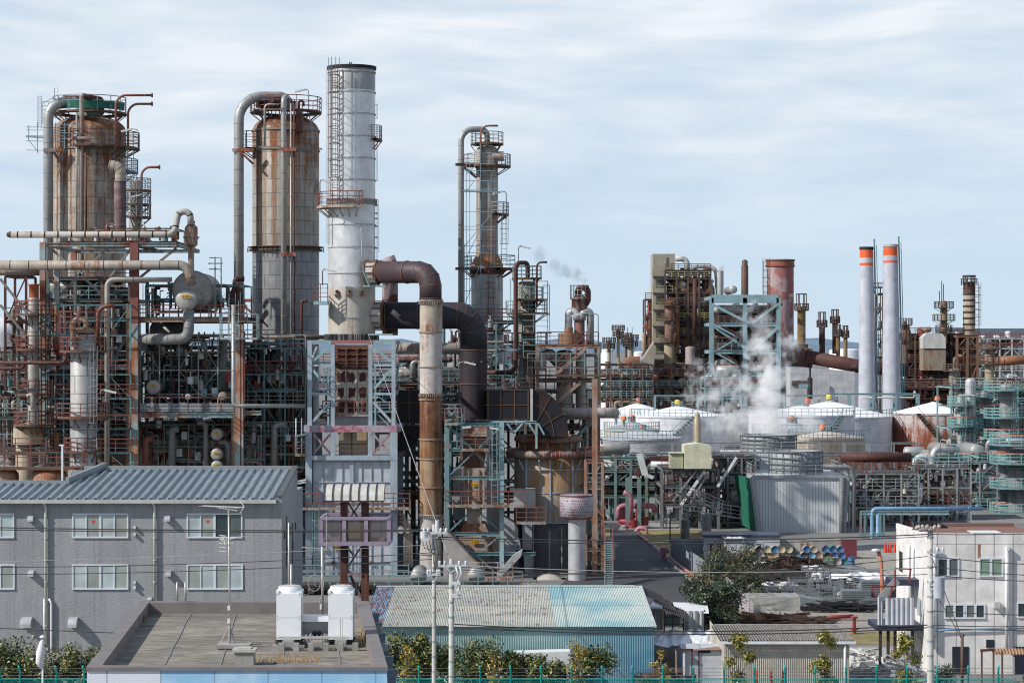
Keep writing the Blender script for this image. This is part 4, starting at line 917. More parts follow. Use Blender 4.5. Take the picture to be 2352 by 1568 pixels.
for r0 in range(3):
 for c0 in range(3):
  uu,vv=782.5+c0*25.5,866+r0*34.5;pc=P(uu,vv,D);q=MB();q.box(pc.x-hw*.97,pc.x+hw*.97,D-.02,D+.3,pc.z-hh*1.03,pc.z+hh*1.03)
  o=q.build('panel',SPAN,None,(pc.x,D,pc.z));o.parent=hb;o.location=Vector((pc.x,D,pc.z))-Vector(hb['_w'])
q=MB()
for uu in(768.5,847):
 for k in range(22):q.box(X(uu,D)-.05,X(uu,D)+.05,D-.08,D+.02,Z(852+k*4.6,D)-.03,Z(852+k*4.6,D)+.03)
for r0 in range(4):q.bar(P(768,849+r0*34.2,D-.04),P(848,849+r0*34.2,D-.04),.08)
q.build('rivet_strip',metal('rivet_cream',(.42,.38,.32),.4),hb)
q=MB();q.box(x0,x1,D+.05,D+.3,Z(976,D),Z(954,D));q.build('lower_panel',GREYST,hb)
q=MB();a,b_=P(741,952,D-.9),P(850,952,D-.9);q.box(a.x,b_.x,D-1.1,D-.05,a.z-.14,a.z);wo=q.build('walkway',metal('walk_teal',(.32,.38,.38),.5),hb)
g_=MB();railing(g_,[(a.x,D-1.05,a.z),(b_.x,D-1.05,a.z),(b_.x,D-.2,a.z)],1.2,.04,.7,mid=2);g_.build('handrail',RAILR,wo)
ladder(X(757,D-.8),D-.6,Z(952,D),Z(860,D),hb,RAILT,.5)
D=200.0
hx=T('fired_heater','pale grey panelled heater box with maroon beam and crossed braces under the stack frame','heater',(X(808,D),D,0))
MAR=metal('maroon_beam',(.40,.38,.44),.6,.6,rc=(.26,.06,.075),drc=(.30,.24,.27),dirt=.2,streakdir='a')
y0,y1=D,D+11
def xz(u,v,d=D):return X(u,d),Z(v,d)
q=MB();q.box(X(719,D),X(898,D),y0+.15,y1,Z(1336,D),Z(1057,D));q.build('casing',GREYST,hx)
q=MB();q.box(X(703,D),X(912,D),y0-.05,y0+.5,Z(992,D),Z(977,D));q.build('beam',MAR,hx)
for uu in(703,912):q=MB();q.box(X(uu,D)-.25,X(uu,D)+.25,y0+.5,y1,Z(992,D),Z(977,D));q.build('beam',LBLUE,hx)
for uu,wd,vb in((702+7.5,15,1338),(764.5,9,1046),(850,10,1046),(905,16,1338)):
 q=MB();q.ibeam(P(uu,vb,D),P(uu,992,D),M(wd,D),M(wd,D)*.8,up=(0,1,0));q.build('post',LBLUE,hx)
 q=MB();q.ibeam(P(uu,vb,D)+Vector((0,10.5,0)),P(uu,992,D)+Vector((0,10.5,0)),M(wd,D),M(wd,D)*.8,up=(0,1,0));q.build('post',LBLUE,hx)
for(a,b_)in((720,759),(857,896)):
 for(va,vb)in((996,1042),(1042,996)):
  q=MB();q.bar(P(a,va,D-.05*(va>1000)),P(b_,vb,D-.05*(va>1000)),.22,.18);q.build('cross_brace',metal('brace_maroon',(.38,.33,.36),.5,rc=(.22,.07,.07)),hx)
fbox(hx,703,1051,913,1051,D-.02,10,LBLUE,dep=.5)
q=MB();q.box(X(776,D),X(840,D),D+1.2,D+5,Z(1046,D),Z(985,D));q.build('inner_duct',metal('inner_rust',(.34,.30,.22),.5,rc=(.30,.15,.05)),hx)
q=MB();q.bar(P(808,1045,D+1.17),P(808,992,D+1.17),.06);q.bar(P(776,1020,D+1.17),P(840,1020,D+1.17),.06);q.build('duct_seam',DARKST,hx)
q=MB();q.bar(P(770,1023,D+.1),P(846,1023,D+.1),.06);q.bar(P(770,1035,D+.1),P(846,1035,D+.1),.05);q.build('handrail',RAILR,hx)
q=MB()
for k in range(9):uu=719+22.3*k;q.box(X(uu,D)-.025,X(uu,D)+.025,D+.06,D+.15,Z(1335,D),Z(1060,D))
for v in(1060,1107,1155,1215,1290):q.box(X(719,D),X(898,D),D+.04,D+.15,Z(v,D)-.03,Z(v,D)+.03)
q.box(X(803,D),X(812,D),D-.05,D+.15,Z(1135,D),Z(1057,D));q.build('stiffener',LBLUE,hx)
def deck(parent,u0,u1,v,D0,dep,mdeck,mrail,h=1.2,sp=1.3,ends=True,r=.035,th=.18,mid=3,name='walkway'):
 a,b_=P(u0,v,D0),P(u1,v,D0);q=MB();q.box(a.x,b_.x,D0,D0+dep,a.z-th,a.z);o=q.build(name,mdeck,parent)
 g_=MB();pts=[(a.x,D0+.04,a.z),(b_.x,D0+.04,a.z)]
 if ends:pts=[(a.x,D0+dep,a.z)]+pts+[(b_.x,D0+dep,a.z)]
 railing(g_,pts,h,r,sp,mid=mid);g_.build('handrail',mrail,o);return o
WD=metal('walk_rusty_teal',(.32,.38,.36),.55)
deck(hx,684,940,1166,D-1.3,1.2,WD,RAILR,1.25);deck(hx,684,938,1332,D-1.3,1.2,WD,RAILT,1.3)
for(vv)in(1043,1165):
 a=P(680,vv,D);deck(hx,678,702,vv,D-.5,2.2,metal('board_rust',(.34,.20,.11),.4),RAILT,1.6)
ladder(X(729,D-1.0),D-.8,Z(1330,D),Z(1168,D),hx,RAILT,.55)
ladder(X(737,D-1.0),D-.8,Z(1255,D),Z(1118,D),hx,RAILR,.5,cage=False)
q=MB();q.box(X(765,D),X(784,D),D-.02,D+.03,Z(1261.5,D),Z(1253.5,D));so_=q.build('sign',YEL,hx)
def text3d(txt,c,size,m,parent=None,name='lettering',ext=.004,rx=pi/2,rz=0):
 cu=bpy.data.curves.new('txt','FONT');cu.body=txt;cu.size=size;cu.extrude=ext;cu.align_x='CENTER';cu.align_y='CENTER';cu.resolution_u=2
 ob=bpy.data.objects.new('txt',cu);COL.objects.link(ob);dg=bpy.context.evaluated_depsgraph_get();me=bpy.data.meshes.new_from_object(ob.evaluated_get(dg))
 COL.objects.unlink(ob);bpy.data.objects.remove(ob);o=bpy.data.objects.new(name,me);COL.objects.link(o);me.materials.clear();me.materials.append(m)
 o.rotation_euler=(rx,0,rz);o.location=Vector(c)-(Vector(parent['_w'])if parent else Vector((0,0,0)));o.parent=parent;o['_w']=tuple(c);return o
text3d('F-101',P(774.5,1257.4,D-.03),M(9,D),BLK,so_)
q=MB();
for uu in(718,757,808,858,898):q.box(X(uu,D)-.35,X(uu,D)+.35,D+.2,D+1,0,Z(1338,D))
q.build('pier',CONC,hx)
q=MB();rr=random.Random(77)
for k in range(4):q.box(X(725,D),X(895,D),D+2+k*2.5,D+2.6+k*2.5,0,Z(1342,D))
q.build('underframe',DARKST,hx)
q=MB();q.box(X(731,D),X(744,D),D-.0,D+.15,Z(1132,D),Z(1120,D));q.build('hatch',LBLUE,hx)
for uu in(762,786,850):q=MB();q.box(X(uu,D),X(uu+7,D),D-.06,D+.15,Z(1296,D),Z(1288,D));q.build('peephole',RUSTM,hx)
q=MB()
for uu in(680,693):q.tube([P(uu,1040,D-.4),P(uu,960,D-.4)],.05,5)
for k,v in enumerate((990,1095,1100)):q.bar(P(684,v+10,D-.6),P(703,v+6,D-.6),.9,.12)
q.build('awning',LAMPM,hx)
for k in range(5):
 ppipe('side_pipe',None,[(912,1180+k*9,D),(930+k*4,1180+k*9,D-.3),(930+k*4,1300,D-.3)],.1,[PIPER,PIPEB],R=.3,step=2,parent=hx,seg=8)
for k,(uu,vv,rr_)in enumerate(((921,1216,8),(937,1218,5),(690,1214,7))):
 q=MB();pc=P(uu,vv,D-.5);q.cyl(pc,M(rr_,D),-.5,.2,20,axis='y');q.build('round_cover',metal('cover_grey',(.42,.42,.40),.15),hx)
D=172.0
t=T('viewing_gantry','rusty lattice tower carrying a curved white canopy and a lilac mesh basket','gantry',(X(814,D),D,0))
for uu,wd in((789,14),(837,14)):
 for dy in(0,1.6):q=MB();q.ibeam(P(uu,1390,D)+Vector((0,dy,0)),P(uu,1148,D)+Vector((0,dy,0)),M(wd,D),M(wd,D)*.7,up=(0,1,0));q.build('post',metal('gantry_dark',(.085,.035,.035),.4),t)
GB=metal('gantry_lilac',(.34,.28,.33),.5,rc=(.15,.06,.05))
for(a,b_,c_,d_)in((797,1150,830,1200),(830,1150,797,1200),(829,1255,797,1305),(797,1305,829,1372),(797,1255,812,1275)):q=MB();q.bar(P(a,b_,D+.3),P(c_,d_,D+.3),.2,.12);q.build('brace',GB,t)
q=MB();q.bar(P(798,1318,D-.1),P(832,1318,D-.1),.3,.16);q.build('strut',GB,t)
q=MB();q.box(X(804,D),X(808,D),D-.1,D-.05,Z(1328,D),Z(1311,D));q.build('sign',flat('sign_blue',(.03,.12,.33)),t)
xa,xb=X(745,D),X(884,D);n=7;q=MB();prof=[(0,Z(1149,D)),(.25,Z(1135,D)),(.8,Z(1122,D)),(1.5,Z(1115,D)),(2.4,Z(1114,D))]
for i in range(len(prof)-1):q.add([(xa,D-.8+prof[i][0],prof[i][1]),(xb,D-.8+prof[i][0],prof[i][1]),(xb,D-.8+prof[i+1][0],prof[i+1][1]),(xa,D-.8+prof[i+1][0],prof[i+1][1])],[(0,1,2,3)],True)
q.build('canopy',metal('canopy_cream',(.55,.54,.50),.06,.5,dirt=.4),t)
q=MB()
for k in range(n+1):
 x=xa+(xb-xa)*k/n
 for i in range(len(prof)-1):q.bar((x,D-.86+prof[i][0],prof[i][1]+.03),(x,D-.86+prof[i+1][0],prof[i+1][1]+.03),.07)
q.bar((xa,D-.83,prof[0][1]),(xb,D-.83,prof[0][1]),.12);q.build('canopy_rib',DARKST,t)
LIL=metal('lilac_frame',(.37,.31,.42),.25,.5,rc=(.20,.07,.05));q=MB()
F0,F1=D-1.2,D+2.6;xa,xb=X(738,F0),X(893,F0);zt,zb=Z(1190,F0),Z(1251,F0)
for z in(zt,zb+.1):
 for y in(F0,F1):q.bar((xa,y,z),(xb,y,z),.22,.22 if z==zt else .3)
 for x in(xa,xb):q.bar((x,F0,z),(x,F1,z),.2)
for k in range(4):
 x=xa+(xb-xa)*(0,.34,.665,1)[k];q.bar((x,F0,zb),(x,F0,zt),.28,.16);q.bar((x,F1,zb),(x,F1,zt),.2)
bo=q.build('basket',LIL,t)
m_,g,b=mat('brown_mesh');tr=g.n.new('ShaderNodeBsdfTransparent');ms_=g.n.new('ShaderNodeMixShader');g.l.new(b.outputs[0],ms_.inputs[1]);g.l.new(tr.outputs[0],ms_.inputs[2]);ms_.inputs[0].default_value=.42
g.l.new(ms_.outputs[0],[x for x in g.n if x.type=='OUTPUT_MATERIAL'][0].inputs[0]);b.inputs['Base Color'].default_value=(.13,.105,.085,1);b.inputs['Roughness'].default_value=.8;MESHM=m_
for k in range(3):
 a=xa+(xb-xa)*(0,.34,.665)[k]+.14;e=xa+(xb-xa)*(.34,.665,1)[k]-.14;q=MB();q.quad((a,F0,zb+.2),(e,F0,zb+.2),(e,F0,zt-.1),(a,F0,zt-.1));q.build('mesh_panel',MESHM,bo)
q=MB();q.box(xa,xb,F0+.1,F1,zb-.08,zb-.02);q.build('floor',RUSTM,bo)
q=MB();q.box(X(800,D),X(828,D),D-.2,D+.8,zb,Z(1206,D));q.build('equipment_box',metal('box_olive',(.2,.19,.15),.1),bo)
D=198.0
tf=T('hopper_frame','teal steel tower with diagonal braces and railings around rusty hoppers','steel frame',(X(1089,D),D,0))
for dy in(0,7.0):
 for uu,wd,m_ in((1026.5,11,TEAL),(1152.5,10,TEALP)):
  q=MB();q.ibeam(P(uu,1352,D)+Vector((0,dy,0)),P(uu,968,D)+Vector((0,dy,0)),M(wd,D),M(wd,D),up=(0,1,0));q.build('post',m_,tf)
 for v,wd in((975,7),(1033,6),(1097,8),(1162,5),(1225,8)):q=MB();q.ibeam(P(1030,v,D)+Vector((0,dy,0)),P(1150,v,D)+Vector((0,dy,0)),.2,M(wd,D));q.build('beam',TEAL,tf)
for(a,b_,c_,d_)in((1089,1038,1034,1090),(1089,1038,1148,1090),(1086,1169,1034,1218),(1092,1169,1148,1218),(1034,1230,1078,1264),(1148,1230,1106,1264),(1094,1275,1150,1325),(1034,1274,1085,1274),(1030,980,1060,1000),(1150,980,1098,1030),(1036,985,1084,1030)):
 q=MB();q.bar(P(a,b_,D-.1),P(c_,d_,D-.1),M(6,D),.12);q.build('brace',TEAL,tf)
q=MB();q.ibeam(P(1076,1271,D),P(1230,1271,D),.3,M(8,D));q.build('beam',TEAL,tf)
for vv in(975,1097,1162,1225):
 for uu in(1026.5,1152.5):q=MB();q.bar(P(uu,vv,D),P(uu,vv,D)+Vector((0,7,0)),.2,.26);q.build('beam',TEAL,tf)
deck(tf,1024,1204,1160,D-1.3,1.2,WD,RAILR,1.2);deck(tf,1060,1124,1031,D-1.1,1.0,WD,RAILR,1.25,1.0);deck(tf,1021,1052,972,D-1,1.3,WD,RAILR,1.2,.8)
deck(tf,1186,1254,1199,D-1.6,1.6,WD,RAILR,1.25,1.0)
ladder(X(1136,D-.7),D-.5,Z(1160,D),Z(985,D),tf,RAILT,.55);ladder(X(1056,D-.7),D-.4,Z(1031,D),Z(950,D),tf,RAILT,.5)
for uu,vv in((1062,985),(1125,985)):q=MB();q.bar(P(uu,982,D-1.2),P(uu+20,986-6 if uu<1100 else 985,D-1.2),.3,.16);q.build('lamp_hood',LAMPM,tf)
D=200.5
hp=T('dust_hopper','rusty stepped hopper with yellow tags inside the teal frame','hopper',(X(1089,D),D,Z(1270,D)))
def boxz(parent,u0,u1,v0,v1,Dd,dep,m,name):q=MB();q.box(X(u0,Dd),X(u1,Dd),Dd,Dd+dep,Z(v1,Dd),Z(v0,Dd));return q.build(name,m,parent)
def frus(parent,ut,wt,ub,wb,v0,v1,Dd,m,name,dt=3.4,db=3.4):
 q=MB();yc=Dd+2;a=[(X(ut-wt,Dd),yc-dt/2),(X(ut+wt,Dd),yc-dt/2),(X(ut+wt,Dd),yc+dt/2),(X(ut-wt,Dd),yc+dt/2)];b2=[(X(ub-wb,Dd),yc-db/2),(X(ub+wb,Dd),yc-db/2),(X(ub+wb,Dd),yc+db/2),(X(ub-wb,Dd),yc+db/2)]
 zt_,zb_=Z(v0,Dd),Z(v1,Dd);q.add([(x,y,zt_)for x,y in a]+[(x,y,zb_)for x,y in b2],[(0,1,2,3),(7,6,5,4)]+[(k,k+4,(k+1)%4+4,(k+1)%4)for k in range(4)]);return q.build(name,m,parent)
HR=metal('hopper_rust',(.40,.36,.31),.50,.7,rc=(.20,.075,.03),drc=(.07,.025,.02));HD=metal('hopper_dark',(.07,.035,.035),.45,.6)
boxz(hp,1058,1118,981,1002,D,3.6,HR,'upper_box');boxz(hp,1062,1114,1002,1031,D+.2,3.2,metal('bellows_dark',(.16,.12,.10),.55),'bellows')
q=MB()
for k in range(6):v=1003+k*5;q.box(X(1060,D),X(1116,D),D+.1,D+3.5,Z(v+1.5,D),Z(v,D))
q.build('bellows_rib',RUSTM,hp)
frus(hp,1089,28,1089,22,1033,1075,D,HD,'cone',3.6,3)
boxz(hp,1064,1114,1075,1168,D,3.6,HR,'middle_box');frus(hp,1089,25,1089,32,1203,1222,D,HR,'lower_cone');boxz(hp,1072,1106,1168,1203,D+.3,3.2,HR,'neck')
boxz(hp,1052,1150,1232,1265,D-.6,4.0,HR,'base_box')
q=MB()
for uu in(1066,1076,1100,1112):q.bar(P(uu,1168,D-.06),P(uu,1078,D-.06),.08,.14)
q.build('stiffener',HR,hp)
for(u0,u1,vc,tx,Dd)in((1083,1097,1112,'E-100',D-.1),(1081,1102,1244.5,'E-100B',D-.75)):
 q=MB();q.box(X(u0,Dd),X(u1,Dd),Dd-.04,Dd,Z(vc+3.5,Dd),Z(vc-3.5,Dd));s_=q.build('tag_plate',YEL,hp);text3d(tx,P((u0+u1)/2,vc,Dd-.06),M(6.2,Dd),BLK,s_)
D=203.0
pc_=T('flue_casing','large pale grey slanted casings and chutes behind the teal frame','casing',(X(1100,D),D,0))
PG=metal('casing_pale',(.36,.37,.39),.10,.6,dirt=.4,rc=(.25,.13,.06))
def poly(parent,pts,D0,dep,m,name):
 q=MB();q.prism([(X(u,D0),Z(v,D0))for u,v in pts],D0,D0+dep);return q.build(name,m,parent)
poly(pc_,[(1042,1078),(1066,1074),(1066,1200),(1040,1190)],D,4,PG,'casing_panel');poly(pc_,[(1116,1076),(1148,1090),(1148,1240),(1120,1220)],D,4,PG,'casing_panel')
poly(pc_,[(1155,1185),(1180,1200),(1190,1215),(1190,1236),(1155,1236)],D-2,3,PG,'chute_panel');poly(pc_,[(1155,1237),(1192,1237),(1198,1262),(1155,1264)],D-3,3,PG,'blower_box')
poly(pc_,[(1200,1204),(1222,1204),(1222,1262),(1200,1262)],D-1,3,PG,'casing_panel');poly(pc_,[(1203,1276),(1224,1276),(1222,1330),(1206,1330)],D-2,2,PG,'casing_panel')
poly(pc_,[(1018,1208),(1104,1300),(1072,1345),(1018,1345)],D-6,2,metal('chute_grey',(.38,.36,.34),.25,.6),'main_chute')
poly(pc_,[(1180,1274),(1200,1262),(1196,1278),(1150,1325),(1142,1318)],D-6,1,PG,'side_chute')
q=MB();q.bar(P(1104,1300,D-6.2),P(1072,1345,D-6.2),.5,.25);q.bar(P(1018,1208,D-6.1),P(1104,1300,D-6.1),.25,.12)
for k in range(10):p=P(1102,1302,D-6.2).lerp(P(1074,1343,D-6.2),k/9);q.bar(p-Vector((.3,.1,.12)),p+Vector((.3,-.1,.12)),.07)
q.build('chute_flange',metal('flange_brown',(.16,.12,.10),.3),pc_)
q=MB();q.lathe((X(1110,195),195,Z(1368,195)),[(.02,0),(M(38,195),0),(M(38,195),1.8),(.02,1.8)],40,axis='y');q.build('fan_scroll',PG,pc_)
q=MB();q.lathe((X(1262,196),196,Z(1362,196)),[(.02,0),(M(42,196),0),(M(42,196),1.8),(.02,1.8)],40,axis='y');q.box(X(1225,196),X(1300,196),196.5,198,0,Z(1332,196));q.build('fan_scroll',metal('scroll_cream',(.42,.39,.34),.15),pc_)
q=MB();q.cyl(P(1188,1255,D-3.3),M(6,D),0,.5,20,axis='y');q.lathe(P(1188,1255,D-3.9),[(.02,0),(M(2.5,D),0),(M(2.6,D),-.1),(M(5.5,D),-.5)],20,axis='y');q.build('loudspeaker',GREYST,pc_)
poly(pc_,[(1180,1125),(1230,1125),(1230,1166),(1180,1166)],D-3.5,3,metal('box_pale2',(.40,.40,.38),.15),'junction_cabinet')
t=deck(None or pc_,1074,1178,1327,193,1.0,metal('frame_white_rust',(.55,.45,.40),.5),metal('frame_white_rust',(0,0,0)),1.3,1.2)
q=MB()
for k in range(8):q.bar(P(1076+k*14,1349,193),P(1076+k*14,1327,193),.1)
q.build('rail_post',metal('frame_white_rust',(0,0,0)),pc_)
D=201.8
bd=T('square_duct','black panelled rectangular duct ending in a broad curved elbow above the ring pipes','duct',(X(1170,D),D,Z(964,D)))
DKD=metal('duct_black',(.013,.014,.020),.34,.6,.1,rc=(.034,.015,.014),drc=(.02,.011,.011),streak=.4)
q=MB();q.box(X(1119,D),X(1226,D),D,D+3.5,Z(964,D),Z(895,D));q.build('duct_body',DKD,bd)
q=MB();cxx,czz=1226,1000
def arcpts(ro,n=10):return[(X(cxx+ro*math.sin(a*pi/2/n),D),Z(czz+5-ro*math.cos(a*pi/2/n)*1.0,D))for a in range(n+1)]
outer=[(X(1226+80*math.sin(a*pi/2/9),D),Z(1003-108*math.cos(a*pi/2/9),D))for a in range(10)];inner=[(X(1226+12*math.sin(a*pi/2/9),D),Z(1003-39*math.cos(a*pi/2/9),D))for a in range(10)]
q.prism(outer+inner[::-1],D,D+3.5);q.build('elbow',DKD,bd)
q=MB();YR=metal('seam_ochre',(.12,.07,.04),.4)
for uu in(1121,1150,1182,1213):q.bar(P(uu,964,D-.03),P(uu,895,D-.03),.09,.06)
for(a,b_)in((1113,1213),):q.bar(P(a,930,D-.03),P(b_,930,D-.03),.07,.05);q.bar(P(a,963,D-.03),P(b_,963,D-.03),.09,.05);q.bar(P(a,896,D-.03),P(b_,896,D-.03),.07,.05)
for k in(3,6):q.bar((outer[k][0],D-.03,outer[k][1]),(inner[k][0],D-.03,inner[k][1]),.08,.05)
mid=[((o_[0]+i_[0])/2,D-.03,(o_[1]+i_[1])/2)for o_,i_ in zip(outer,inner)]
for a,b_ in zip(mid[:-1],mid[1:]):q.bar(a,b_,.07,.05)
q.build('seam',YR,bd)
q=MB();q.bar(P(1221,968,D-.1),P(1221,893,D-.1),M(6,D),.3);q.build('white_post',metal('post_pale',(.5,.5,.5),.15),bd)
t=T('square_duct','black rectangular duct with quarter round end, left of the rusty vertical duct','duct',(X(940,D),D,Z(964,D)))
q=MB();q.box(X(914,207),X(964,207),207,210,Z(972,207),Z(896,207));q.build('duct_body',DKD,t)
q=MB();pts=[(X(908+64*math.cos(-a*pi/2/6),207),Z(978+60*math.sin(a*pi/2/6),207))for a in range(7)];q.prism([(X(908,207),Z(978,207))]+pts,207,210);q.build('elbow',DKD,t)
q=MB()
for a in range(0,7,2):q.bar((X(920,207),206.95,Z(980,207)),(pts[a][0],206.95,pts[a][1]),.1,.06)
for v in(925,972):q.bar(P(914,v,206.95),P(964,v,206.95),.09,.05)
q.bar(P(940,972,206.95),P(940,896,206.95),.08,.05)
for a,b_ in zip(pts[:-1],pts[1:]):q.bar((a[0],206.95,a[1]),(b_[0],206.95,b_[1]),.12,.08)
q.build('seam',YR,t)
D=206.0
rd=vessel('reactor_drum','broad ochre stained drum with white seams beneath two rusted ring pipes',1181,1344,1044,D,metal('drum_ochre',(.36,.35,.33),.49,.6,.1,rc=(.26,.155,.07),drc=(.10,.05,.03),dirt=.5,grad=(1,6,.08)),vbot=1196,dome_px=6,cat='drum')
cx,r_=rd['cx'],rd['r']
for v,a in((1075,1),(1127,1),(1195,1)):q=MB();q.lathe((cx,D,Z(v,D)),[(r_,-.05),(r_+.05,-.05),(r_+.05,.05),(r_,.05)],40,smooth=False);q.build('band',LBLUE,rd)
for k,uu in enumerate((1209,1262,1313)):
 a=math.asin((uu-1262.5)/81.5);q=MB();px_,py_=cx+(r_+.02)*math.sin(a),D-(r_+.02)*math.cos(a);q.bar((px_,py_,Z(1195,D)),(px_,py_,Z(1050,D)),.16,.12);q.build('stiffener',LBLUE,rd)
q=MB();q.lathe((cx,D,0),[(M(72,D),Z(1345,D)),(M(72,D),Z(1212,D)),(r_,Z(1198,D))],40);q.build('lower_shell',metal('drum_low',(.15,.16,.175),.15,.6,dirt=.6),rd)
q=MB()
for uu in(1225,1262,1290):q.bar(P(uu,1340,D-2.75),P(uu,1205,D-2.75),.12)
q.build('conduit',PIPE,rd)
def torus(mb,c,R_,r_,n=60,seg=12,m=0,a0=0,a1=2*pi,flat_=1):
 mb.tube([Vector((c[0]+R_*math.cos(a0+(a1-a0)*k/n),c[1]+R_*math.sin(a0+(a1-a0)*k/n)*flat_,c[2]))for k in range(n if a1-a0>6.2 else n+1)],r_,seg,m,closed=a1-a0>6.2)
RP_=metal('ring_pipe',(.26,.24,.22),.62,.7,rc=(.15,.045,.03),drc=(.10,.03,.035),streak=.7,sc=1.6)
for(u0,u1,v,rp_,lb)in((1181,1338,1007,8.0,'upper rusted ring pipe on short stubs above the ochre drum'),(1161,1370,1040,9.0,'lower and wider rusted ring pipe round the top of the ochre drum')):
 q=MB();R_=M((u1-u0)/2-rp_,D);c_=(X((u0+u1)/2,D),D,Z(v,D));torus(q,c_,R_,M(rp_,D),72,14)
 for k in range(72):
  a=2*pi*k/72;p=Vector((c_[0]+R_*math.cos(a),c_[1]+R_*math.sin(a),c_[2]));d0=Vector((-math.sin(a),math.cos(a),0));q.tube([p-d0*.03,p+d0*.03],M(rp_,D)*1.04,14,1)
 tag(q.build('ring_pipe',[RP_,metal('ring_band',(.30,.22,.16),.45)],None,c_),lb,'pipe')
q=MB()
for k in range(14):
 a=2*pi*(k+.3)/14;q.cyl((X(1262,D)+M(66,D)*math.cos(a),D+M(66,D)*math.sin(a),0),.18,Z(1030,D),Z(1012,D),8)
q.cyl((X(1262,D),D,0),M(50,D),Z(1036,D),Z(1012,D),30);q.build('manifold_stub',DUCTR,rd)
for k in range(12):q=MB();a=2*pi*(k+.5)/12;q.bar((cx+r_*math.cos(a),D+r_*math.sin(a),Z(1080,D)),(cx+(r_+.75)*math.cos(a),D+(r_+.75)*math.sin(a),Z(1052,D)),.12);q.build('bracket',LBLUE,rd)
q=MB()
for(a,b_,c_,d_)in((1232,1030,1232,970),(1205,970,1232,970),(1215,972,1232,1000),(1236,972,1250,998),(1125,968,1232,968),(1165,972,1180,995),(1200,972,1180,995)):q.bar(P(a,b_,201.5),P(c_,d_,201.5),M(5,201),.15)
tag(q.build('pipe_support',TEALP,None,P(1232,1030,201.5)),'pale blue angled support in front of the curved black elbow','bracket')
D=196.0
t=T('silencer_post','silver post topped by a wide perforated drum flaking to red rust','silencer',(X(1325,D),D,0))
q=MB();q.lathe((X(1325,D),D,0),[(M(20,D),0),(M(20,D),Z(1186,D))],32);q.build('post',metal('post_silver',(.50,.51,.53),.05,.45,.25),t)
m_,g,b=mat('perforated_drum');oc=g.coord('Object');x,y,z=g.sep(oc);an=g.math('MULTIPLY',g.math('ARCTAN2',y,x),9.0)
row=g.math('MULTIPLY',z,4.2);dx=g.math('SUBTRACT',g.math('FRACT',g.math('ADD',an,g.math('MULTIPLY',g.math('FLOOR',row),.5))),.5);dz=g.math('SUBTRACT',g.math('FRACT',row),.5)
rad=g.math('SQRT',g.math('ADD',g.math('MULTIPLY',dx,dx),g.math('MULTIPLY',dz,dz)));geo=g.n.new('ShaderNodeNewGeometry').outputs['Position'];nz=g.noise(geo,1.6,5,.7)
th=g.math('ADD',.08,g.mr(nz,.42,.66,0,.42));f_=g.math('LESS_THAN',rad,th)
g.sock(b,'Base Color',g.mix(f_,g.mix(g.mr(nz,.3,.7),(.42,.38,.42),(.30,.30,.34)),(.19,.03,.028)));b.inputs['Roughness'].default_value=.6
q=MB();q.lathe((X(1324,D),D,0),[(M(22,D),Z(1190,D)),(M(34,D),Z(1186,D)),(M(38.5,D),Z(1184,D)),(M(38.5,D),Z(1137,D)),(M(36,D),Z(1135,D)),(.02,Z(1134,D))],40);q.build('drum',m_,t)
q=MB();q.lathe((X(1324,D),D,Z(1137,D)),[(M(38.5,D),-.05),(M(39.5,D),-.05),(M(39.5,D),.05),(M(38.5,D),.05)],40,smooth=False);q.lathe((X(1324,D),D,Z(1188,D)),[(M(23,D),-.1),(M(27,D),-.1),(M(27,D),.1),(M(23,D),.1)],30,smooth=False);q.build('rim',metal('rim_red',(.22,.05,.05),.3),t)
PAL_DARK=[DPIPE,RPIPE,PIPE,PIPER,TEAL,RUSTM,DARKST,metal('pipe_dim',(.16,.16,.155),.35,.6)]  # dark mix puts the shade of the crowded interiors into the pipe colours
PAL_MID=[PIPE,PIPER,RPIPE,DPIPE,PIPE,metal('pipe_dim',(0,0,0)),RUSTM,TEAL]
GAL0=metal('galv_rack',(.30,.33,.34),.25,.6)
PAL_LIGHT=[metal('pipe_light',(.50,.52,.50),.12,.5),PIPE,metal('pipe_cream',(.48,.47,.38),.2,.5),TEALP,PIPER,PIPE]
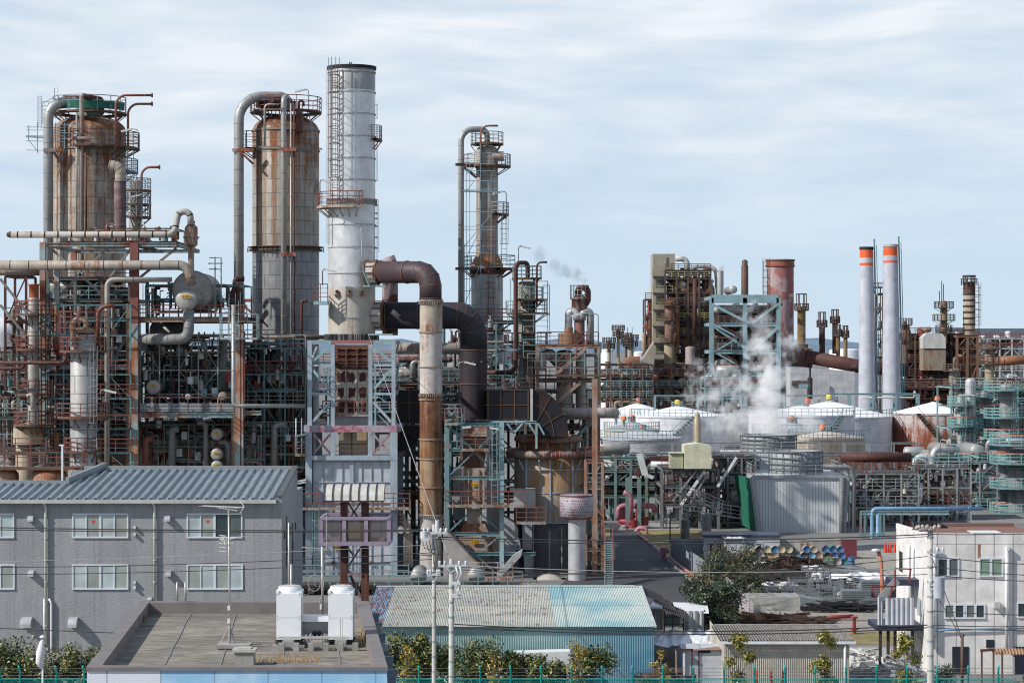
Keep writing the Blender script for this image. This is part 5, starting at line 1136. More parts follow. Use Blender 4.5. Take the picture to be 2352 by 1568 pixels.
def rack(name,label,u0,u1,vb,levels,D,dep=6,nx=3,m=TEAL,pal=PAL_MID,nh=6,nv=8,nd=1,seed=1,rails=True,mrail=RAILT,cat='process rack',wd=.28,brace=True,decks=True,rmax=.28,ves=PIPE,rr_=.035,group=None,small=0,back=None):
 rr=random.Random(seed);t=T(name,label,cat,(X((u0+u1)/2,D),D,max(0,Z(vb,D))),group);vt=min(levels)
 for k in range(nx):
  uu=u0+(u1-u0)*k/(nx-1)
  for dy in((0,dep)if dep>0 else(0,)):q=MB();q.ibeam(P(uu,vb,D)+Vector((0,dy,0)),P(uu,vt,D)+Vector((0,dy,0)),wd,wd,up=(0,1,0));q.build('post',m,t)
 for v in levels:
  for dy in(0,dep):q=MB();q.ibeam(P(u0,v,D)+Vector((0,dy,0)),P(u1,v,D)+Vector((0,dy,0)),wd*.7,wd);q.build('beam',m,t)
  for k in range(nx):uu=u0+(u1-u0)*k/(nx-1);q=MB();q.bar(P(uu,v,D)+Vector((0,.1,0)),P(uu,v,D)+Vector((0,dep-.1,0)),wd*.6,wd*.8);q.build('beam',m,t)
  if decks and rr.random()<.8:
   a,b_=P(u0,v,D),P(u1,v,D);q=MB();q.box(a.x,b_.x,D+.2,D+dep-.2,a.z+wd/2,a.z+wd/2+.06);o=q.build('deck',DARKST,t)
   if rails:g_=MB();railing(g_,[(a.x,D-.1,a.z+wd/2),(b_.x,D-.1,a.z+wd/2)],1.15,rr_,1.2,mid=3);g_.build('handrail',rr.choice((mrail,mrail,RAILR)),o)
 if brace:
  lv=sorted(levels)+[vb]
  for i in range(len(lv)-1):
   for k in range(nx-1):
    if rr.random()<.55:
     a,b_=u0+(u1-u0)*k/(nx-1),u0+(u1-u0)*(k+1)/(nx-1);q=MB()
     if rr.random()<.5:a,b_=b_,a
     q.bar(P(a,lv[i+1],D+.1),P(b_,lv[i],D+.1),wd*.55,wd*.5);q.build('brace',m,t)
 for k in range(nh):
  v=rr.uniform(vt,vb);r=rr.uniform(.06,rmax);Dk=D+rr.uniform(.3,dep);a=rr.uniform(u0-8,u0+(u1-u0)*.4);b_=rr.uniform(u0+(u1-u0)*.6,u1+8);v2=v+rr.choice((-1,1))*rr.uniform(12,50);mm=rr.choice(pal)
  v2=min(max(v2,vt-8),vb)
  q=MB();pipe(q,[P(a,v2,Dk),P(a,v,Dk),P(b_,v,Dk)]if rr.random()<.5 else[P(a,v,Dk),P(b_,v,Dk),P(b_,v2,Dk)],r,None,1.6,4,9);q.build('pipe',[mm,PIPEB],t)
 for k in range(nv):
  uu=rr.uniform(u0,u1);r=rr.uniform(.05,rmax*.9);Dk=D+rr.uniform(.3,dep);va=rr.uniform(vt-6,vt+(vb-vt)*.5);vb2=rr.uniform(va+(vb-va)*.4,vb);u2=uu+rr.uniform(-22,22);mm=rr.choice(pal)
  q=MB();pipe(q,[P(u2,va,Dk),P(uu,va,Dk),P(uu,vb2,Dk)],r,None,1.6,4,9);q.build('pipe',[mm,PIPEB],t)
 for k in range(nd):
  lv=rr.choice(sorted(levels)[:])if levels else vt;r=rr.uniform(.5,1.1);z=Z(lv,D)+wd+r;uu=rr.uniform(u0+12,u1-12);q=MB()
  if rr.random()<.5:
   L_=rr.uniform(2,4);c_=P(uu,0,D);q.lathe((c_.x,D+dep/2,z),[(.02,-L_/2-.3),(r*.7,-L_/2-.18),(r,-L_/2),(r,L_/2),(r*.7,L_/2+.18),(.02,L_/2+.3)],20,axis='x')
  else:q.lathe((P(uu,0,D).x,D+.2,z),[(.02,.0),(r*.98,.05),(r,.1),(r,dep*.8),(.02,dep*.8)],22,axis='y')
  q.build('vessel',rr.choice((ves,PIPER,PIPE)),t)
 for k in range(small):
  uu=rr.uniform(u0,u1);v=rr.uniform(vt,vb);Dk=D+rr.uniform(0,1.5);q=MB();p=P(uu,v,Dk)
  if rr.random()<.5:q.cyl(p,rr.uniform(.12,.3),-rr.uniform(.2,.5),rr.uniform(.2,.5),10);q.tube([p,p+Vector((0,0,.8))],.05,6);q.lathe(p+Vector((0,0,.8)),[(.22,-.02),(.22,.02)],12)
  else:q.box(p.x-.25,p.x+.25,p.y,p.y+.3,p.z-.35,p.z+.35)
  q.build('valve' if len(q.f)>8 else 'panel_box',rr.choice(pal+[REDP,LAMPM]),t)
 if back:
  q=MB();q.quad(P(u0,vb,D+dep+.1),P(u1,vb,D+dep+.1),P(u1,vt,D+dep+.1),P(u0,vt,D+dep+.1));q.build('rear_sheet',back,t)
 return t
def tower(name,label,u0,u1,vt,vb,D,m,plats=(),dome_px=8,pout=.9,mrail=RAILT,mdeck=RUSTM,lad=None,band=None,cat='column',toppipe=None,group=None,rr=.035):
 t=vessel(name,label,u0,u1,vt,D,m,vbot=vb,dome_px=dome_px,cat=cat,band=band,group=group)
 for p in plats:
  v,a0,a1=p[:3];rp(t,v,a0,a1,p[3]if len(p)>3 else pout,mdeck,mrail,1.15,5,rr=rr)
 if lad:ladder(X(lad[0],D-t['r']),D-t['r']-.15,Z(lad[2],D),Z(lad[1],D),t,mrail,.5)
 if toppipe:
  q=MB();r=toppipe[0];pipe(q,[P(*p)for p in toppipe[1]],r,r*2.5,1.3,8,12);q.build('overhead_pipe',[toppipe[2]if len(toppipe)>2 else PIPE,PIPEB],t)
 return t
D=232.0
c3=tower('slender_column','slender rust marked column wrapped in scaffold and small platforms, right of the silver stack',1093.6,1144,333,590,D,CLAD3,plats=((331,0,360,.55),(382,170,400,1.3),(492,300,400,1.1)),dome_px=14,mrail=RAILG)
cx=c3['cx'];r1_,r2_=c3['r'],M(36.5,D)
q=MB();q.lathe((cx,D,0),[(r2_,Z(614,D)),(r2_,Z(607,D)),(r1_,Z(584,D))],32);q.build('cone',metal('cone_orange',(.42,.19,.08),.35,.7),c3)
q=MB();q.lathe((cx,D,0),[(r2_,Z(740,D)),(r2_,Z(614,D))],32);q.build('wide_shell',metal('clad_mid',(.42,.42,.40),.18,.5,.15,seam=(1.6,8,True)),c3)
q=MB();q.lathe((X(1137,D),D,0),[(M(20,D),0),(M(20,D),Z(740,D))],28);q.build('lower_shell',CLAD2L,c3)
q=MB();q.lathe((cx,D,Z(622,D)),[(r2_,-.35),(r2_+.12,-.35),(r2_+.12,.25),(r2_,.25)],32,smooth=False);q.build('rust_band',RPIPE,c3)
rp(c3,617,300,420,1.3,RUSTM,RAILT,1.3,5,r=r2_);rp(c3,737,180,380,1.1,RUSTM,RAILR,1.2,7,r=r2_);rp(c3,617,170,230,.9,RUSTM,RAILT,1.2,4,r=r2_)
ladder(X(1128,D-2),D-r2_-.2,Z(735,D),Z(500,D),c3,RAILR,.55);ladder(X(1158,D-1),D-1,Z(612,D),Z(490,D),c3,RAILG,.55)
ladder(X(1128,D-2),D-r2_-.2,Z(895,D),Z(742,D),c3,LAMPM,.6,cage=False)
lampfix(c3,P(1163,500,D-2),M(58,D),-.5,RAILG,LAMPM);lampfix(c3,P(1191,615,D-2),M(48,D),.3,RAILG,LAMPM)
q=MB();q.cyl((X(1137,D),D-r1_+.2,Z(360,D)),.35,-.3,.6,16,axis='y');q.cyl((X(1146,D),D-.8,Z(361,D)),.5,-.7,.5,18,axis='x');q.build('manhole',metal('manhole_tan',(.42,.34,.27),.3),c3)
ppipe('overhead_pipe','thin insulated pipe left of the slender column arching over its top',[(1059,900,230),(1059,297,230),(1119,297,231),(1119,330,232)],M(6.8,230),[PIPE,PIPEB],R=M(30,230),step=1.4,n=10)
ppipe('hooked_vent','red hooked vent pipe over the top of the slender column',[(1104,385,229.5),(1104,289,229.5),(1144,289,229.5)],.1,[metal('vent_red',(0,0,0)),PIPEB],R=.8,step=4)
q=MB();sd=228.5
for uu,va,vb in((1071,362,740),(1079,372,700),(1104,330,640),(1128,395,620),(1067,560,740)):q.bar(P(uu,va,sd),P(uu,vb,sd),.06)
for v in(376,392,415,440,486,520,527,565,580,612,640,668,700):q.bar(P(1066,v,sd),P(1136 if v<600 else 1150,v+.5,sd),.055)
for(a,b_,c_,d_)in((1068,565,1126,494),(1065,760,1108,660),(1071,400,1095,378),(1071,440,1090,415),(1067,700,1100,615),(1071,590,1104,527)):q.bar(P(a,b_,sd),P(c_,d_,sd),.06)
q.bar(P(1064,439,sd),P(1146,441,sd),.9,.1);q.bar(P(1064,436,sd),P(1146,434,sd),.06)
tag(q.build('scaffold',SC_,None,P(1071,740,sd)),'silver scaffold tubes up the left side of the slender column','scaffold')
q=MB()
for v in(378,617):q.bar(P(1047,v,229),P(1100,v,230.5),.22,.28)
q.bar(P(1064,384,229),P(1094,408,230),.16);tag(q.build('pipe_bracket',RUSTM,None,P(1060,380,229)),'rusty brackets holding the thin arched pipe to the slender column','bracket')
D=222.0
c4=tower('small_column','small dirty grey column with cantilevered teal platforms beside a dark red bypass pipe',1190.6,1230,645,1000,D,metal('clad_dirty',(.30,.27,.22),.42,.6,seam=(1.7,6,True),dirt=.6),plats=((639,0,360,.6),(687,230,380,.8),(719,180,390,1.2),(792,200,380,1.2)),dome_px=5,mrail=RAILT)
q=MB()
for(u0,u1,v)in((1182,1258,687),(1173,1262,720),(1190,1266,763),(1165,1240,820)):
 q.box(X(u0,D),X(u1,D),D-2.4,D-.8,Z(v,D)-.12,Z(v,D))
q.build('platform',RUSTM,c4)
g_=MB()
for(u0,u1,v)in((1200,1258,687),(1190,1262,763),(1165,1240,820)):railing(g_,[P(u0,v,D-2.4),P(u1,v,D-2.4)],1.7,.035,1.3,mid=3)
for(a,b_,c_,d_)in((1262,720,1262,655),(1247,655,1262,655),(1247,655,1247,720),(1173,720,1173,640),(1166,850,1166,700),(1257,720,1257,763)):g_.bar(P(a,b_,D-2.3),P(c_,d_,D-2.3),.07)
g_.build('handrail',RAILT,c4)
ppipe('bypass_pipe','dark red pipe looping over the small column and dropping down its left side',[(1116,855,219.5),(1184.5,855,219.5),(1184.5,603.5,219.5),(1212,603.5,221),(1212,640,222)],M(5.2,219),[RPIPE,DPIPE],R=M(17,219),step=2,n=8)
ppipe('hooked_vent','rusty hooked vent pipe above the small column',[(1233,700,219),(1233,602,219),(1257,602,219)],.1,[RPIPE,PIPEB],R=.7,step=4)
ppipe('bypass_pipe','dark vertical pipe with a domed cap right of the small column',[(1227,905,221),(1227,640,221)],M(3,221),[DPIPE,RPIPE],step=2)
D=210.0
ff=rack('furnace_platform','rust and teal platform with zigzag stairs, furthest right part of the front refinery',1235,1375,1345,[795,875,960],D,7,2,metal('platform_rust',(.36,.30,.26),.55,rc=(.22,.09,.045)),nh=10,nv=8,nd=0,seed=21,mrail=RAILR,brace=False,small=4)
deck(ff,1212,1375,860,D-1.4,1.4,RUSTM,RAILT,1.9,1.4)
def stair(parent,a,b_,wid,m,mr,D0,n=14):
 q=MB();A,Bp=P(a[0],a[1],D0),P(b_[0],b_[1],D0)
 for dy in(0,wid):q.bar(A+Vector((0,dy,0)),Bp+Vector((0,dy,0)),.08,.3)
 for k in range(n):p=A.lerp(Bp,(k+.5)/n);q.box(p.x-.16,p.x+.16,D0,D0+wid,p.z-.03,p.z+.02)
 o=q.build('stair',m,parent);g_=MB();railing(g_,[A,Bp],1.2,.04,1.3,mid=2);g_.build('handrail',mr,o)
stair(ff,(1277,860),(1348,797),.9,metal('platform_rust',(0,0,0)),RAILR,D-1.0);stair(ff,(1258,942),(1335,876),.9,metal('platform_rust',(0,0,0)),RAILR,D-1.0);stair(ff,(1310,1020),(1372,955),.9,RAILT,RAILR,D-1.0)
for uu,vv in((1197,796),(1360,800)):pass
lampfix(ff,P(1160,870,D-2),M(70,D),.2,RAILT,LAMPM);lampfix(ff,P(1374,800,D-2),M(78,D),-1.6,RAILT,LAMPM);lampfix(ff,P(1054,845,203),M(12,D),.6,RAILT,LAMPM)
rk=MB();rk.ibeam(P(1366,1348,200),P(1366,870,200),.45,.45,up=(0,1,0));tag(rk.build('post',metal('platform_rust',(0,0,0)),None,P(1366,1348,200)),'tall rusty steel post at the right edge of the front refinery','post')
t=T('cyclone_furnace','dark red furnace top with two silver inverted U pipes giving off steam','furnace',(X(1331,212),212,Z(795,212)))
D=212.0;cx=X(1331,D);q=MB();RF=metal('furnace_red',(.22,.11,.10),.5,.65,rc=(.13,.05,.04),patch=(.34,.28,.28))
q.lathe((cx,D,0),[(M(12,D),Z(795,D)),(M(12,D),Z(735,D)),(M(7,D),Z(715,D)),(M(18,D),Z(706,D)),(M(18,D),Z(688,D)),(M(20,D),Z(688,D)),(M(20,D),Z(684,D)),(M(9,D),Z(679,D)),(M(7,D),Z(676,D)),(.02,Z(676,D))],28);q.build('shell',RF,t)
for s_,mm in((-1,SILVER),(1,PIPE)):
 q=MB();pipe(q,[P(1331+s_*25,800,D),P(1331+s_*25,715,D-.2),P(1331+s_*8,715,D-.3),P(1331+s_*6,735,D-.3)],M(8.5,D),M(16,D),.55,9,16);q.build('u_pipe',[mm,PIPEB],t)
q=MB();pipe(q,[P(1344,700,D-.3),P(1350,690,D-.3),P(1350,661,D-.3),P(1327,661,D-.3),P(1327,680,D-.3)],.3,.4,2,5,10);q.bar(P(1327,661,D),P(1350,661,D),.12);q.build('vent_loop',RPIPE,t)
q=MB();railing(q,arc((cx,D,Z(688,D)),M(21,D),0,2*pi,14),1.3,.03,9,mid=3);q.build('handrail',RAILG,t)
q=MB();q.cyl((X(1306,D),D-.5,0),M(24,D),Z(793,D),Z(765,D),22);q.cyl((X(1306,D),D-.5,0),M(10,D),Z(765,D),Z(752,D),16);q.build('base_drum',metal('base_rust',(.28,.17,.11),.45),t)
q=MB();pipe(q,[P(1240,850,211),P(1240,822,211),P(1262,812,212),P(1285,835,213)],M(13,207),M(16,207),.55,8,16);tag(q.build('insulated_elbow',[metal('elbow_pale',(.45,.43,.37),.25),PIPEB],None,P(1240,850,212)),'cream insulated elbow inside the furnace platform','pipe')
for k,(u0,u1)in enumerate(((1278,1316),(1322,1345))):
 vessel('process_vessel','grey vessel under the furnace deck, %s of two'%('left' if k==0 else 'right'),u0,u1,803,213,CLAD3,vbot=950,dome_px=8,cat='vessel')
ppipe('insulated_pipe','fat rust streaked pipe sticking out at the right edge of the front refinery',[(1270,948,207),(1400,948,207),(1412,948,209)],M(12,207),[PSTR,metal('ring_band',(0,0,0))],step=.7,seg=16)
ppipe('insulated_pipe','grey ribbed pipe curling down beside the road at the foot of the refinery',[(1380,1240,198),(1404,1240,198),(1404,1285,198),(1388,1290,198)],M(9,198),[PIPER,PIPEB],R=M(16,198),step=.35,seg=16)
t=T('access_ladder','teal stepped ladder with red rails beside the road','ladder',(X(1405,190),190,0))
q=MB();a,b_=P(1393,1346,190),P(1392,1235,196)
for uu in(1390,1408):q.bar(P(uu,1352,189),P(uu-1,1240,195),.12,.22)
for k in range(22):p=P(1390,1352,189).lerp(P(1389,1240,195),k/22);q.bar(p,p+Vector((M(18,190),0,0)),.35,.05)
q.build('ladder_body',RAILT,t)
g_=MB();railing(g_,[P(1390,1352,189),P(1389,1240,195)],1.0,.04,3,mid=1);railing(g_,[P(1408,1352,189),P(1407,1240,195)],1.0,.04,3,mid=1);g_.build('handrail',RAILR,t)
rack('low_pipe_rack','low dark pipework along the ground in front of the heater and teal frame',690,1200,1385,[1348],184,4,8,DARKST,PAL_DARK,22,16,2,35,small=14,rmax=.18,wd=.18)
DT_=metal('dark_teal_steel',(.10,.16,.165),.45,.65)
rack('process_rack','dark pipework rack behind the heater, seen between it and the black duct',915,1060,1345,[880,960,1045,1130,1225],214,6,4,DT_,PAL_DARK,18,18,2,31,mrail=RAILT,small=10)
rack('process_rack','dark pipework rack between the wide column and the heater frame',590,705,1180,[912,985,1060,1120],212,5,3,DARKST,PAL_DARK,14,14,2,32,mrail=RAILG,small=8)
rack('process_rack','pipework behind the teal hopper frame and the ochre drum',1130,1360,1345,[900,985,1060,1150,1240],216,6,4,DT_,PAL_DARK,16,14,2,33,small=8)
rack('process_rack','pipework along the foot of the platform beside the road',1345,1384,1345,[1060,1120,1190,1262],201,4,2,metal('platform_rust',(0,0,0)),PAL_MID,8,8,0,34,small=5,rmax=.2)
for k,(u0,u1,v,rr1,mm,lb)in enumerate(((908,1060,800,13,PIPER,'long cream insulated drum behind the rusty vertical duct, upper of three'),(915,1050,856,14,CLAD3,'long grey drum behind the rusty vertical duct, middle of three'),(915,1040,826,6,RPIPE,'brown pipe between the two long drums'))):
 D=216.0-k;q=MB();z=Z(v,D);x0,x1=X(u0,D),X(u1,D);r=M(rr1,D)
 q.lathe((x0,D,z),[(.02,0),(r*.8,.05),(r,.25),(r,x1-x0-.25),(r*.8,x1-x0-.05),(.02,x1-x0)],20,axis='x')
 o=tag(q.build('horizontal_drum',mm,None,(x0,D,z)),lb,'drum');
 q=MB();
 for j in range(6):q.lathe((x0+(x1-x0)*(j+.5)/6,D,z),[(r,-.05),(r*1.05,-.05),(r*1.05,.05),(r,.05)],20,axis='x',smooth=False)
 q.build('band',PIPEB,o)
ppipe('insulated_pipe','grey ribbed U bend behind the rusty vertical duct',[(948,870,214),(948,830,214),(966,830,214),(966,880,214)],M(7,214),[PIPE,PIPEB],R=M(9,214),step=.4)
ppipe('brown_pipe','long brown pipe running from the wide column to the heater frame',[(578,774,216),(745,774,216)],M(5,216),[metal('pipe_brown',(.22,.16,.11),.4),PIPEB],step=2)
ppipe('brown_pipe','rusty red pipe crossing in front of the wide column base',[(560,911,213),(703,911,213)],M(4,213),[RPIPE,RUSTM],step=3)
ppipe('riser_bundle','pair of rusty risers left of the heater frame',[(693,950,210),(693,690,210),(706,690,210)],.14,[RPIPE,PIPEB],R=.4,step=3)
for k,(uu,v0,v1,r_)in enumerate(((575,985,1085,9),(598,1000,1085,7),(630,975,1085,8))):
 ppipe('insulated_pipe','grey ribbed pipe %s just above the right end of the grey roof'%('nearest the steel post','in the middle','furthest right')[k],[(uu,v1,207-k),(uu,v0,207-k),(uu+30,v0,207-k)],M(r_,207),[PIPE,PIPEB],R=M(12,207),step=.6)
t=T('bottle_vent','squat dark vent with two bent outlets between the steel post and the wide column','vent',(X(600,210),210,Z(880,210)))
q=MB();q.lathe((X(601,210),210,0),[(.62,Z(880,210)),(.62,Z(825,210)),(.3,Z(812,210))],20);q.tube(fillet([P(601,815,210),P(601,795,210),P(618,790,210)],.6,6),.38,14);q.build('body',PIPER,t)
q=MB();q.lathe((X(597,209),209,0),[(.55,Z(870,209)),(.5,Z(848,209)),(.22,Z(838,209))],20);q.tube(fillet([P(597,840,209),P(597,822,209),P(615,822,209)],.4,6),.24,14);q.build('outlet',DPIPE,t)
D=199.0
LS=T('process_structure','huge rusty steel structure with orange posts at far left, carrying drums and pipes','steel structure',(X(310,D),D,0))
POST=metal('post_orange_teal',(.28,.42,.44),.62,.7,rc=(.30,.13,.07),drc=(.17,.05,.035),dirt=.3,streak=.8,sc=1.2)
POST2=metal('post_oxide',(.26,.10,.075),.4,.7,rc=(.17,.055,.04),patch=(.20,.075,.06))
for dy in(0,14):
 for(uu,vt,wd,m_)in((308.5,740,19,POST),(550,745,19,POST),(98.5,556,13,POST),(131,600,11,POST)):
  if dy and uu==131:continue
  q=MB();q.ibeam(P(uu,1085,D)+Vector((0,dy,0)),P(uu,vt,D)+Vector((0,dy,0)),M(wd,D),M(wd,D),up=(0,1,0));q.build('post',m_,LS)
q=MB();q.bar(P(309,740,D-.05),P(309,558,D-.05),M(19,D),M(19,D));q.build('post',POST2,LS)
def lbeam(u0,u1,v,wd,m_,dy=0,name='beam'):q=MB();q.ibeam(P(u0,v,D)+Vector((0,dy,0)),P(u1,v,D)+Vector((0,dy,0)),M(wd,D)*.8,M(wd,D));return q.build(name,m_,LS)
BRT=metal('beam_rust_teal',(.26,.40,.42),.52,.7,rc=(.22,.09,.05),dirt=.4)
for dy in(0,14):
 lbeam(105,405,562,9,BRT,dy);lbeam(318,566,735,9,metal('beam_rusty',(.36,.26,.20),.6,.7),dy);lbeam(318,545,953,12,BRT,dy);lbeam(558,600,948,10,BRT,dy)
 lbeam(105,300,734,8,TEAL,dy);lbeam(105,300,843,8,TEALP,dy);lbeam(105,300,953,9,TEAL,dy);lbeam(105,300,998,5,TEAL,dy)
for v in(562,735,953):
 for uu in(105,308,405 if v==562 else 550):q=MB();q.bar(P(uu,v,D)+Vector((0,.3,0)),P(uu,v,D)+Vector((0,14,0)),.25,.3);q.build('beam',BRT,LS)
for(a,b_,c_,d_)in((112,566,250,690),(250,566,125,690),(318,640,405,570),(250,640,300,572),(135,860,300,950),(105,745,170,800),(230,820,298,950),(238,870,298,760),(110,950,60,890),(0,640,95,760),(0,700,60,770)):
 q=MB();q.bar(P(a,b_,D+.3),P(c_,d_,D+.3),.22,.2);q.build('brace',metal('brace_rust',(.22,.26,.27),.5),LS)
def ldeck(u0,u1,v,dep,mr,hh=1.5,mid=3,md=DARKST,dy=0):
 a,b_=P(u0,v,D),P(u1,v,D);q=MB();q.box(a.x,b_.x,D+.1+dy,D+dep,a.z,a.z+.1);o=q.build('deck',md,LS);g_=MB();railing(g_,[(a.x,D+dy,a.z+.1),(b_.x,D+dy,a.z+.1)],hh,.04,1.4,mid=mid);g_.build('handrail',mr,o);return o
ldeck(318,567,730,14,RAILR,1.0);ldeck(318,545,947,14,RAILR,1.2,2,metal('deck_green',(.05,.16,.12),.2));ldeck(105,300,729,12,RAILR,1.0);ldeck(105,300,838,12,RAILT,1.1);ldeck(105,300,949,12,RAILT,1.1);ldeck(150,405,556,12,RUSTM,.9)
q=MB()
for k in range(6):q.box(X(322,D),X(537,D),D-.02,D+.05,Z(944-k*3.2,D),Z(942.2-k*3.2,D))
q.build('louvre_panel',metal('louvre_grey',(.38,.40,.42),.1),LS)
q=MB()
for k in range(5):
 uu=300-k*2.5;q.bar(P(uu,1085,D-.3),P(uu,700,D-.3),.06)
for k in range(3):q.bar(P(533+k*3,1085,D-.3),P(533+k*3,960,D-.3),.06)
q.build('conduit',metal('conduit_tan',(.36,.25,.16),.4),LS)
q=MB();q.box(X(303,D),X(313,D),D-.35,D-.1,Z(1070,D),Z(1059,D));q.build('switch_box',WHITEP,LS)
q=MB();q.bar(P(562,960,D-.3),P(562,760,D-.3),.1);q.bar(P(553,1085,D-.3),P(553,700,D-.3),.12);q.build('riser',RPIPE,LS)
ladder(X(336,D),D+1,Z(735,D),Z(650,D),LS,metal('ladder_tan',(.38,.34,.30),.4),.9,cage=False)
ladder(X(537,D),D-.3,Z(775,D),Z(690,D),LS,RAILT,.9)
deck(LS,505,590,775,D-1.8,1.6,metal('grating_pale',(.35,.40,.40),.3),RAILT,2.0,.9)
for(a,b_,c_,d_)in((480,640,480,735),(494,590,494,735),(508,592,508,735),(480,592,508,592),(480,618,508,618),(478,605,512,605)):q=MB();q.bar(P(a,b_,D+5),P(c_,d_,D+5),.1);q.build('scaffold_pole',TEALP,LS)
ppipe('main_pipe','long thick insulated pipe across the far left structure, elbowing down into the round drum',[(-40,609,197.6),(432,609,197.6),(441,655,197.6)],M(11.3,197.6),[PIPER,metal('band_rust',(0,0,0))],R=M(36,198),step=1.6,n=10,seg=18)
ppipe('main_pipe','second thick pipe just beneath the long one at the left edge',[(-40,622,200),(92,622,200)],M(11,200),[PIPER,PIPEB],step=2.2,seg=16)
hdr=ppipe('header_pipe','rust striped pipe over the left structure, rising in a swan neck at its right',[(26,539,197),(400,539,197),(410,486,197.5),(437,486,197.5),(438,516,197.5)],M(7.6,197),[PSTR,metal('band_rust',(.20,.10,.055),.4)],R=M(20,197),step=1.15,n=9,seg=14,w=.13,k=1.015)
q=MB();q.lathe(P(24,539,197),[(.02,-.35),(M(5,197),-.28),(M(7.6,197),0)],14,axis='x');q.build('end_cap',RPIPE,hdr)
t=T('cone_vessel','small grey vessel with conical top and bottom under the swan neck pipe','vessel',(X(439,198),198,Z(575,198)))
q=MB();D_=198.0;q.lathe((X(439,D_),D_,0),[(M(7,D_),Z(640,D_)),(M(7,D_),Z(580,D_)),(M(4,D_),Z(572,D_)),(M(15,D_),Z(562,D_)),(M(15,D_),Z(523,D_)),(M(7,D_),Z(513,D_)),(M(7,D_),Z(508,D_))],12,smooth=False);q.build('shell',PIPER,t)
q=MB();q.lathe((X(439,D_),D_,Z(510,D_)),[(M(7,D_),-.1),(M(9,D_),-.1),(M(9,D_),.1),(M(7,D_),.1)],20,smooth=False);q.bar(P(420,545,D_-.5),P(458,545,D_-.5),.1);q.bar(P(424,545,D_-.5),P(438,572,D_-.5),.08);q.bar(P(456,545,D_-.5),P(442,572,D_-.5),.08);q.build('bracket',RUSTM,t)
m_,g,b=mat('radial_drum_end');oc=g.coord('Object');x,y,z=g.sep(oc);an=g.math('FRACT',g.math('MULTIPLY',g.math('ADD',g.math('DIVIDE',g.math('ARCTAN2',z,x),2*pi),.5),20.0))
ln=g.math('LESS_THAN',an,.05);geo=g.n.new('ShaderNodeNewGeometry').outputs['Position'];nz=g.noise(geo,.8,5,.7);c=g.mix(g.mr(nz,.4,.7),(.42,.42,.40),(.26,.23,.19));c=g.mix(g.mr(nz,.66,.74),c,(.2,.09,.04))
g.sock(b,'Base Color',g.mix(g.math('MULTIPLY',ln,.7),c,(.10,.09,.08)));b.inputs['Roughness'].default_value=.5;b.inputs['Metallic'].default_value=.2;RDE=m_
m2_,g,b=mat('radial_rust_end');oc=g.coord('Object');x,y,z=g.sep(oc);an=g.math('FRACT',g.math('MULTIPLY',g.math('ADD',g.math('DIVIDE',g.math('ARCTAN2',z,x),2*pi),.5),26.0))
ln=g.math('LESS_THAN',an,.08);geo=g.n.new('ShaderNodeNewGeometry').outputs['Position'];nz=g.noise(geo,.8,5,.7);c=g.mix(g.mr(nz,.4,.6),(.20,.12,.08),(.10,.045,.03));g.sock(b,'Base Color',g.mix(g.math('MULTIPLY',ln,.7),c,(.03,.02,.02)));RDR=m2_
def enddrum(name,label,u,v,rpx,D0,L_,m=RDE,side=CLAD3,tagtxt=None,group=None):
 c_=P(u,v,D0);r=M(rpx,D0);t=T(name,label,'drum',tuple(c_),group)
 q=MB();q.lathe(c_,[(r,-.02),(r,L_),(.02,L_)],32,axis='y');q.build('shell',side,t)
 q=MB();q.lathe(c_,[(.02,-.22*min(1,r)),(r*.6,-.17*min(1,r)),(r*.92,-.06),(r,.0)],32,axis='y');q.build('end_cover',m,t)
 q=MB();q.lathe(c_,[(r*1.0,.0),(r*1.05,.02),(r*1.05,.12),(r,.12)],32,axis='y');q.build('rim',PIPEB,t)
 if tagtxt:
  w_,h_=r*.42,r*.16;q=MB();yy=c_.y-.22*min(1,r)-.03;q.box(c_.x-w_,c_.x+w_,yy-.03,yy,c_.z+r*.12,c_.z+r*.12+2*h_);o=q.build('tag_plate',YEL,t);text3d(tagtxt,(c_.x,yy-.045,c_.z+r*.12+h_),h_*1.9,BLK,o)
 return t
enddrum('round_drum','very large round grey drum seen end on above the rusty deck',442,668,45,203,7,side=CLAD)
enddrum('round_drum','smaller pale round drum with yellow tag in front of the largest drum',428,688,24.5,198.5,4.0,tagtxt='E-202')
enddrum('round_drum','toothed white and red drum end on the middle deck',352,889,16,200,6,m=metal('drum_white_red',(.48,.42,.42),.35,rc=(.28,.05,.04)),tagtxt='E-203')
enddrum('round_drum','small pale drum end at the centre of the middle deck',432,911,7,200,4);enddrum('round_drum','brown grey drum end at the right of the middle deck',511,910,10,200,4,m=PIPER)
for k,(v,w_)in enumerate(((997,'topmost'),(1043,'middle'),(1071,'lowest'))):enddrum('round_drum','%s of three pale drum ends stacked beside the right orange post'%w_,498,v,13.5,200,5,tagtxt='E-207')
enddrum('round_drum','fat dark drum behind the topmost stacked drum end',507,1000,16,203,5,m=DPIPE,side=DPIPE)
enddrum('round_drum','huge rust brown drum end behind the front columns at lower left',250,1045,42,207,6,m=RDR,side=RPIPE)
enddrum('round_drum','dark red drum end just above the roof ridge of the grey building',394,1082,17,201,5,m=RPIPE,side=RPIPE);enddrum('round_drum','pale drum end half hidden by the roof ridge',603,1078,10,205,3,tagtxt='E-204')
ppipe('insulated_pipe','thick grey pipe dropping from the tagged drum and turning left under the deck',[(433,712,198.8),(433,779,198.8),(325,779,198.8)],M(12.5,199),[metal('pipe_shade',(.24,.245,.24),.15),PIPEB],R=M(22,199),step=.6,n=9,seg=16)
ppipe('oxide_pipe','dark red pipe from the elbow post to the drum in the left structure',[(246,1075,196.5),(246,642,196.5),(395,642,197)],M(5.8,197),[metal('pipe_two_tone',(.40,.37,.33),.3),RPIPE],R=.6,step=4)
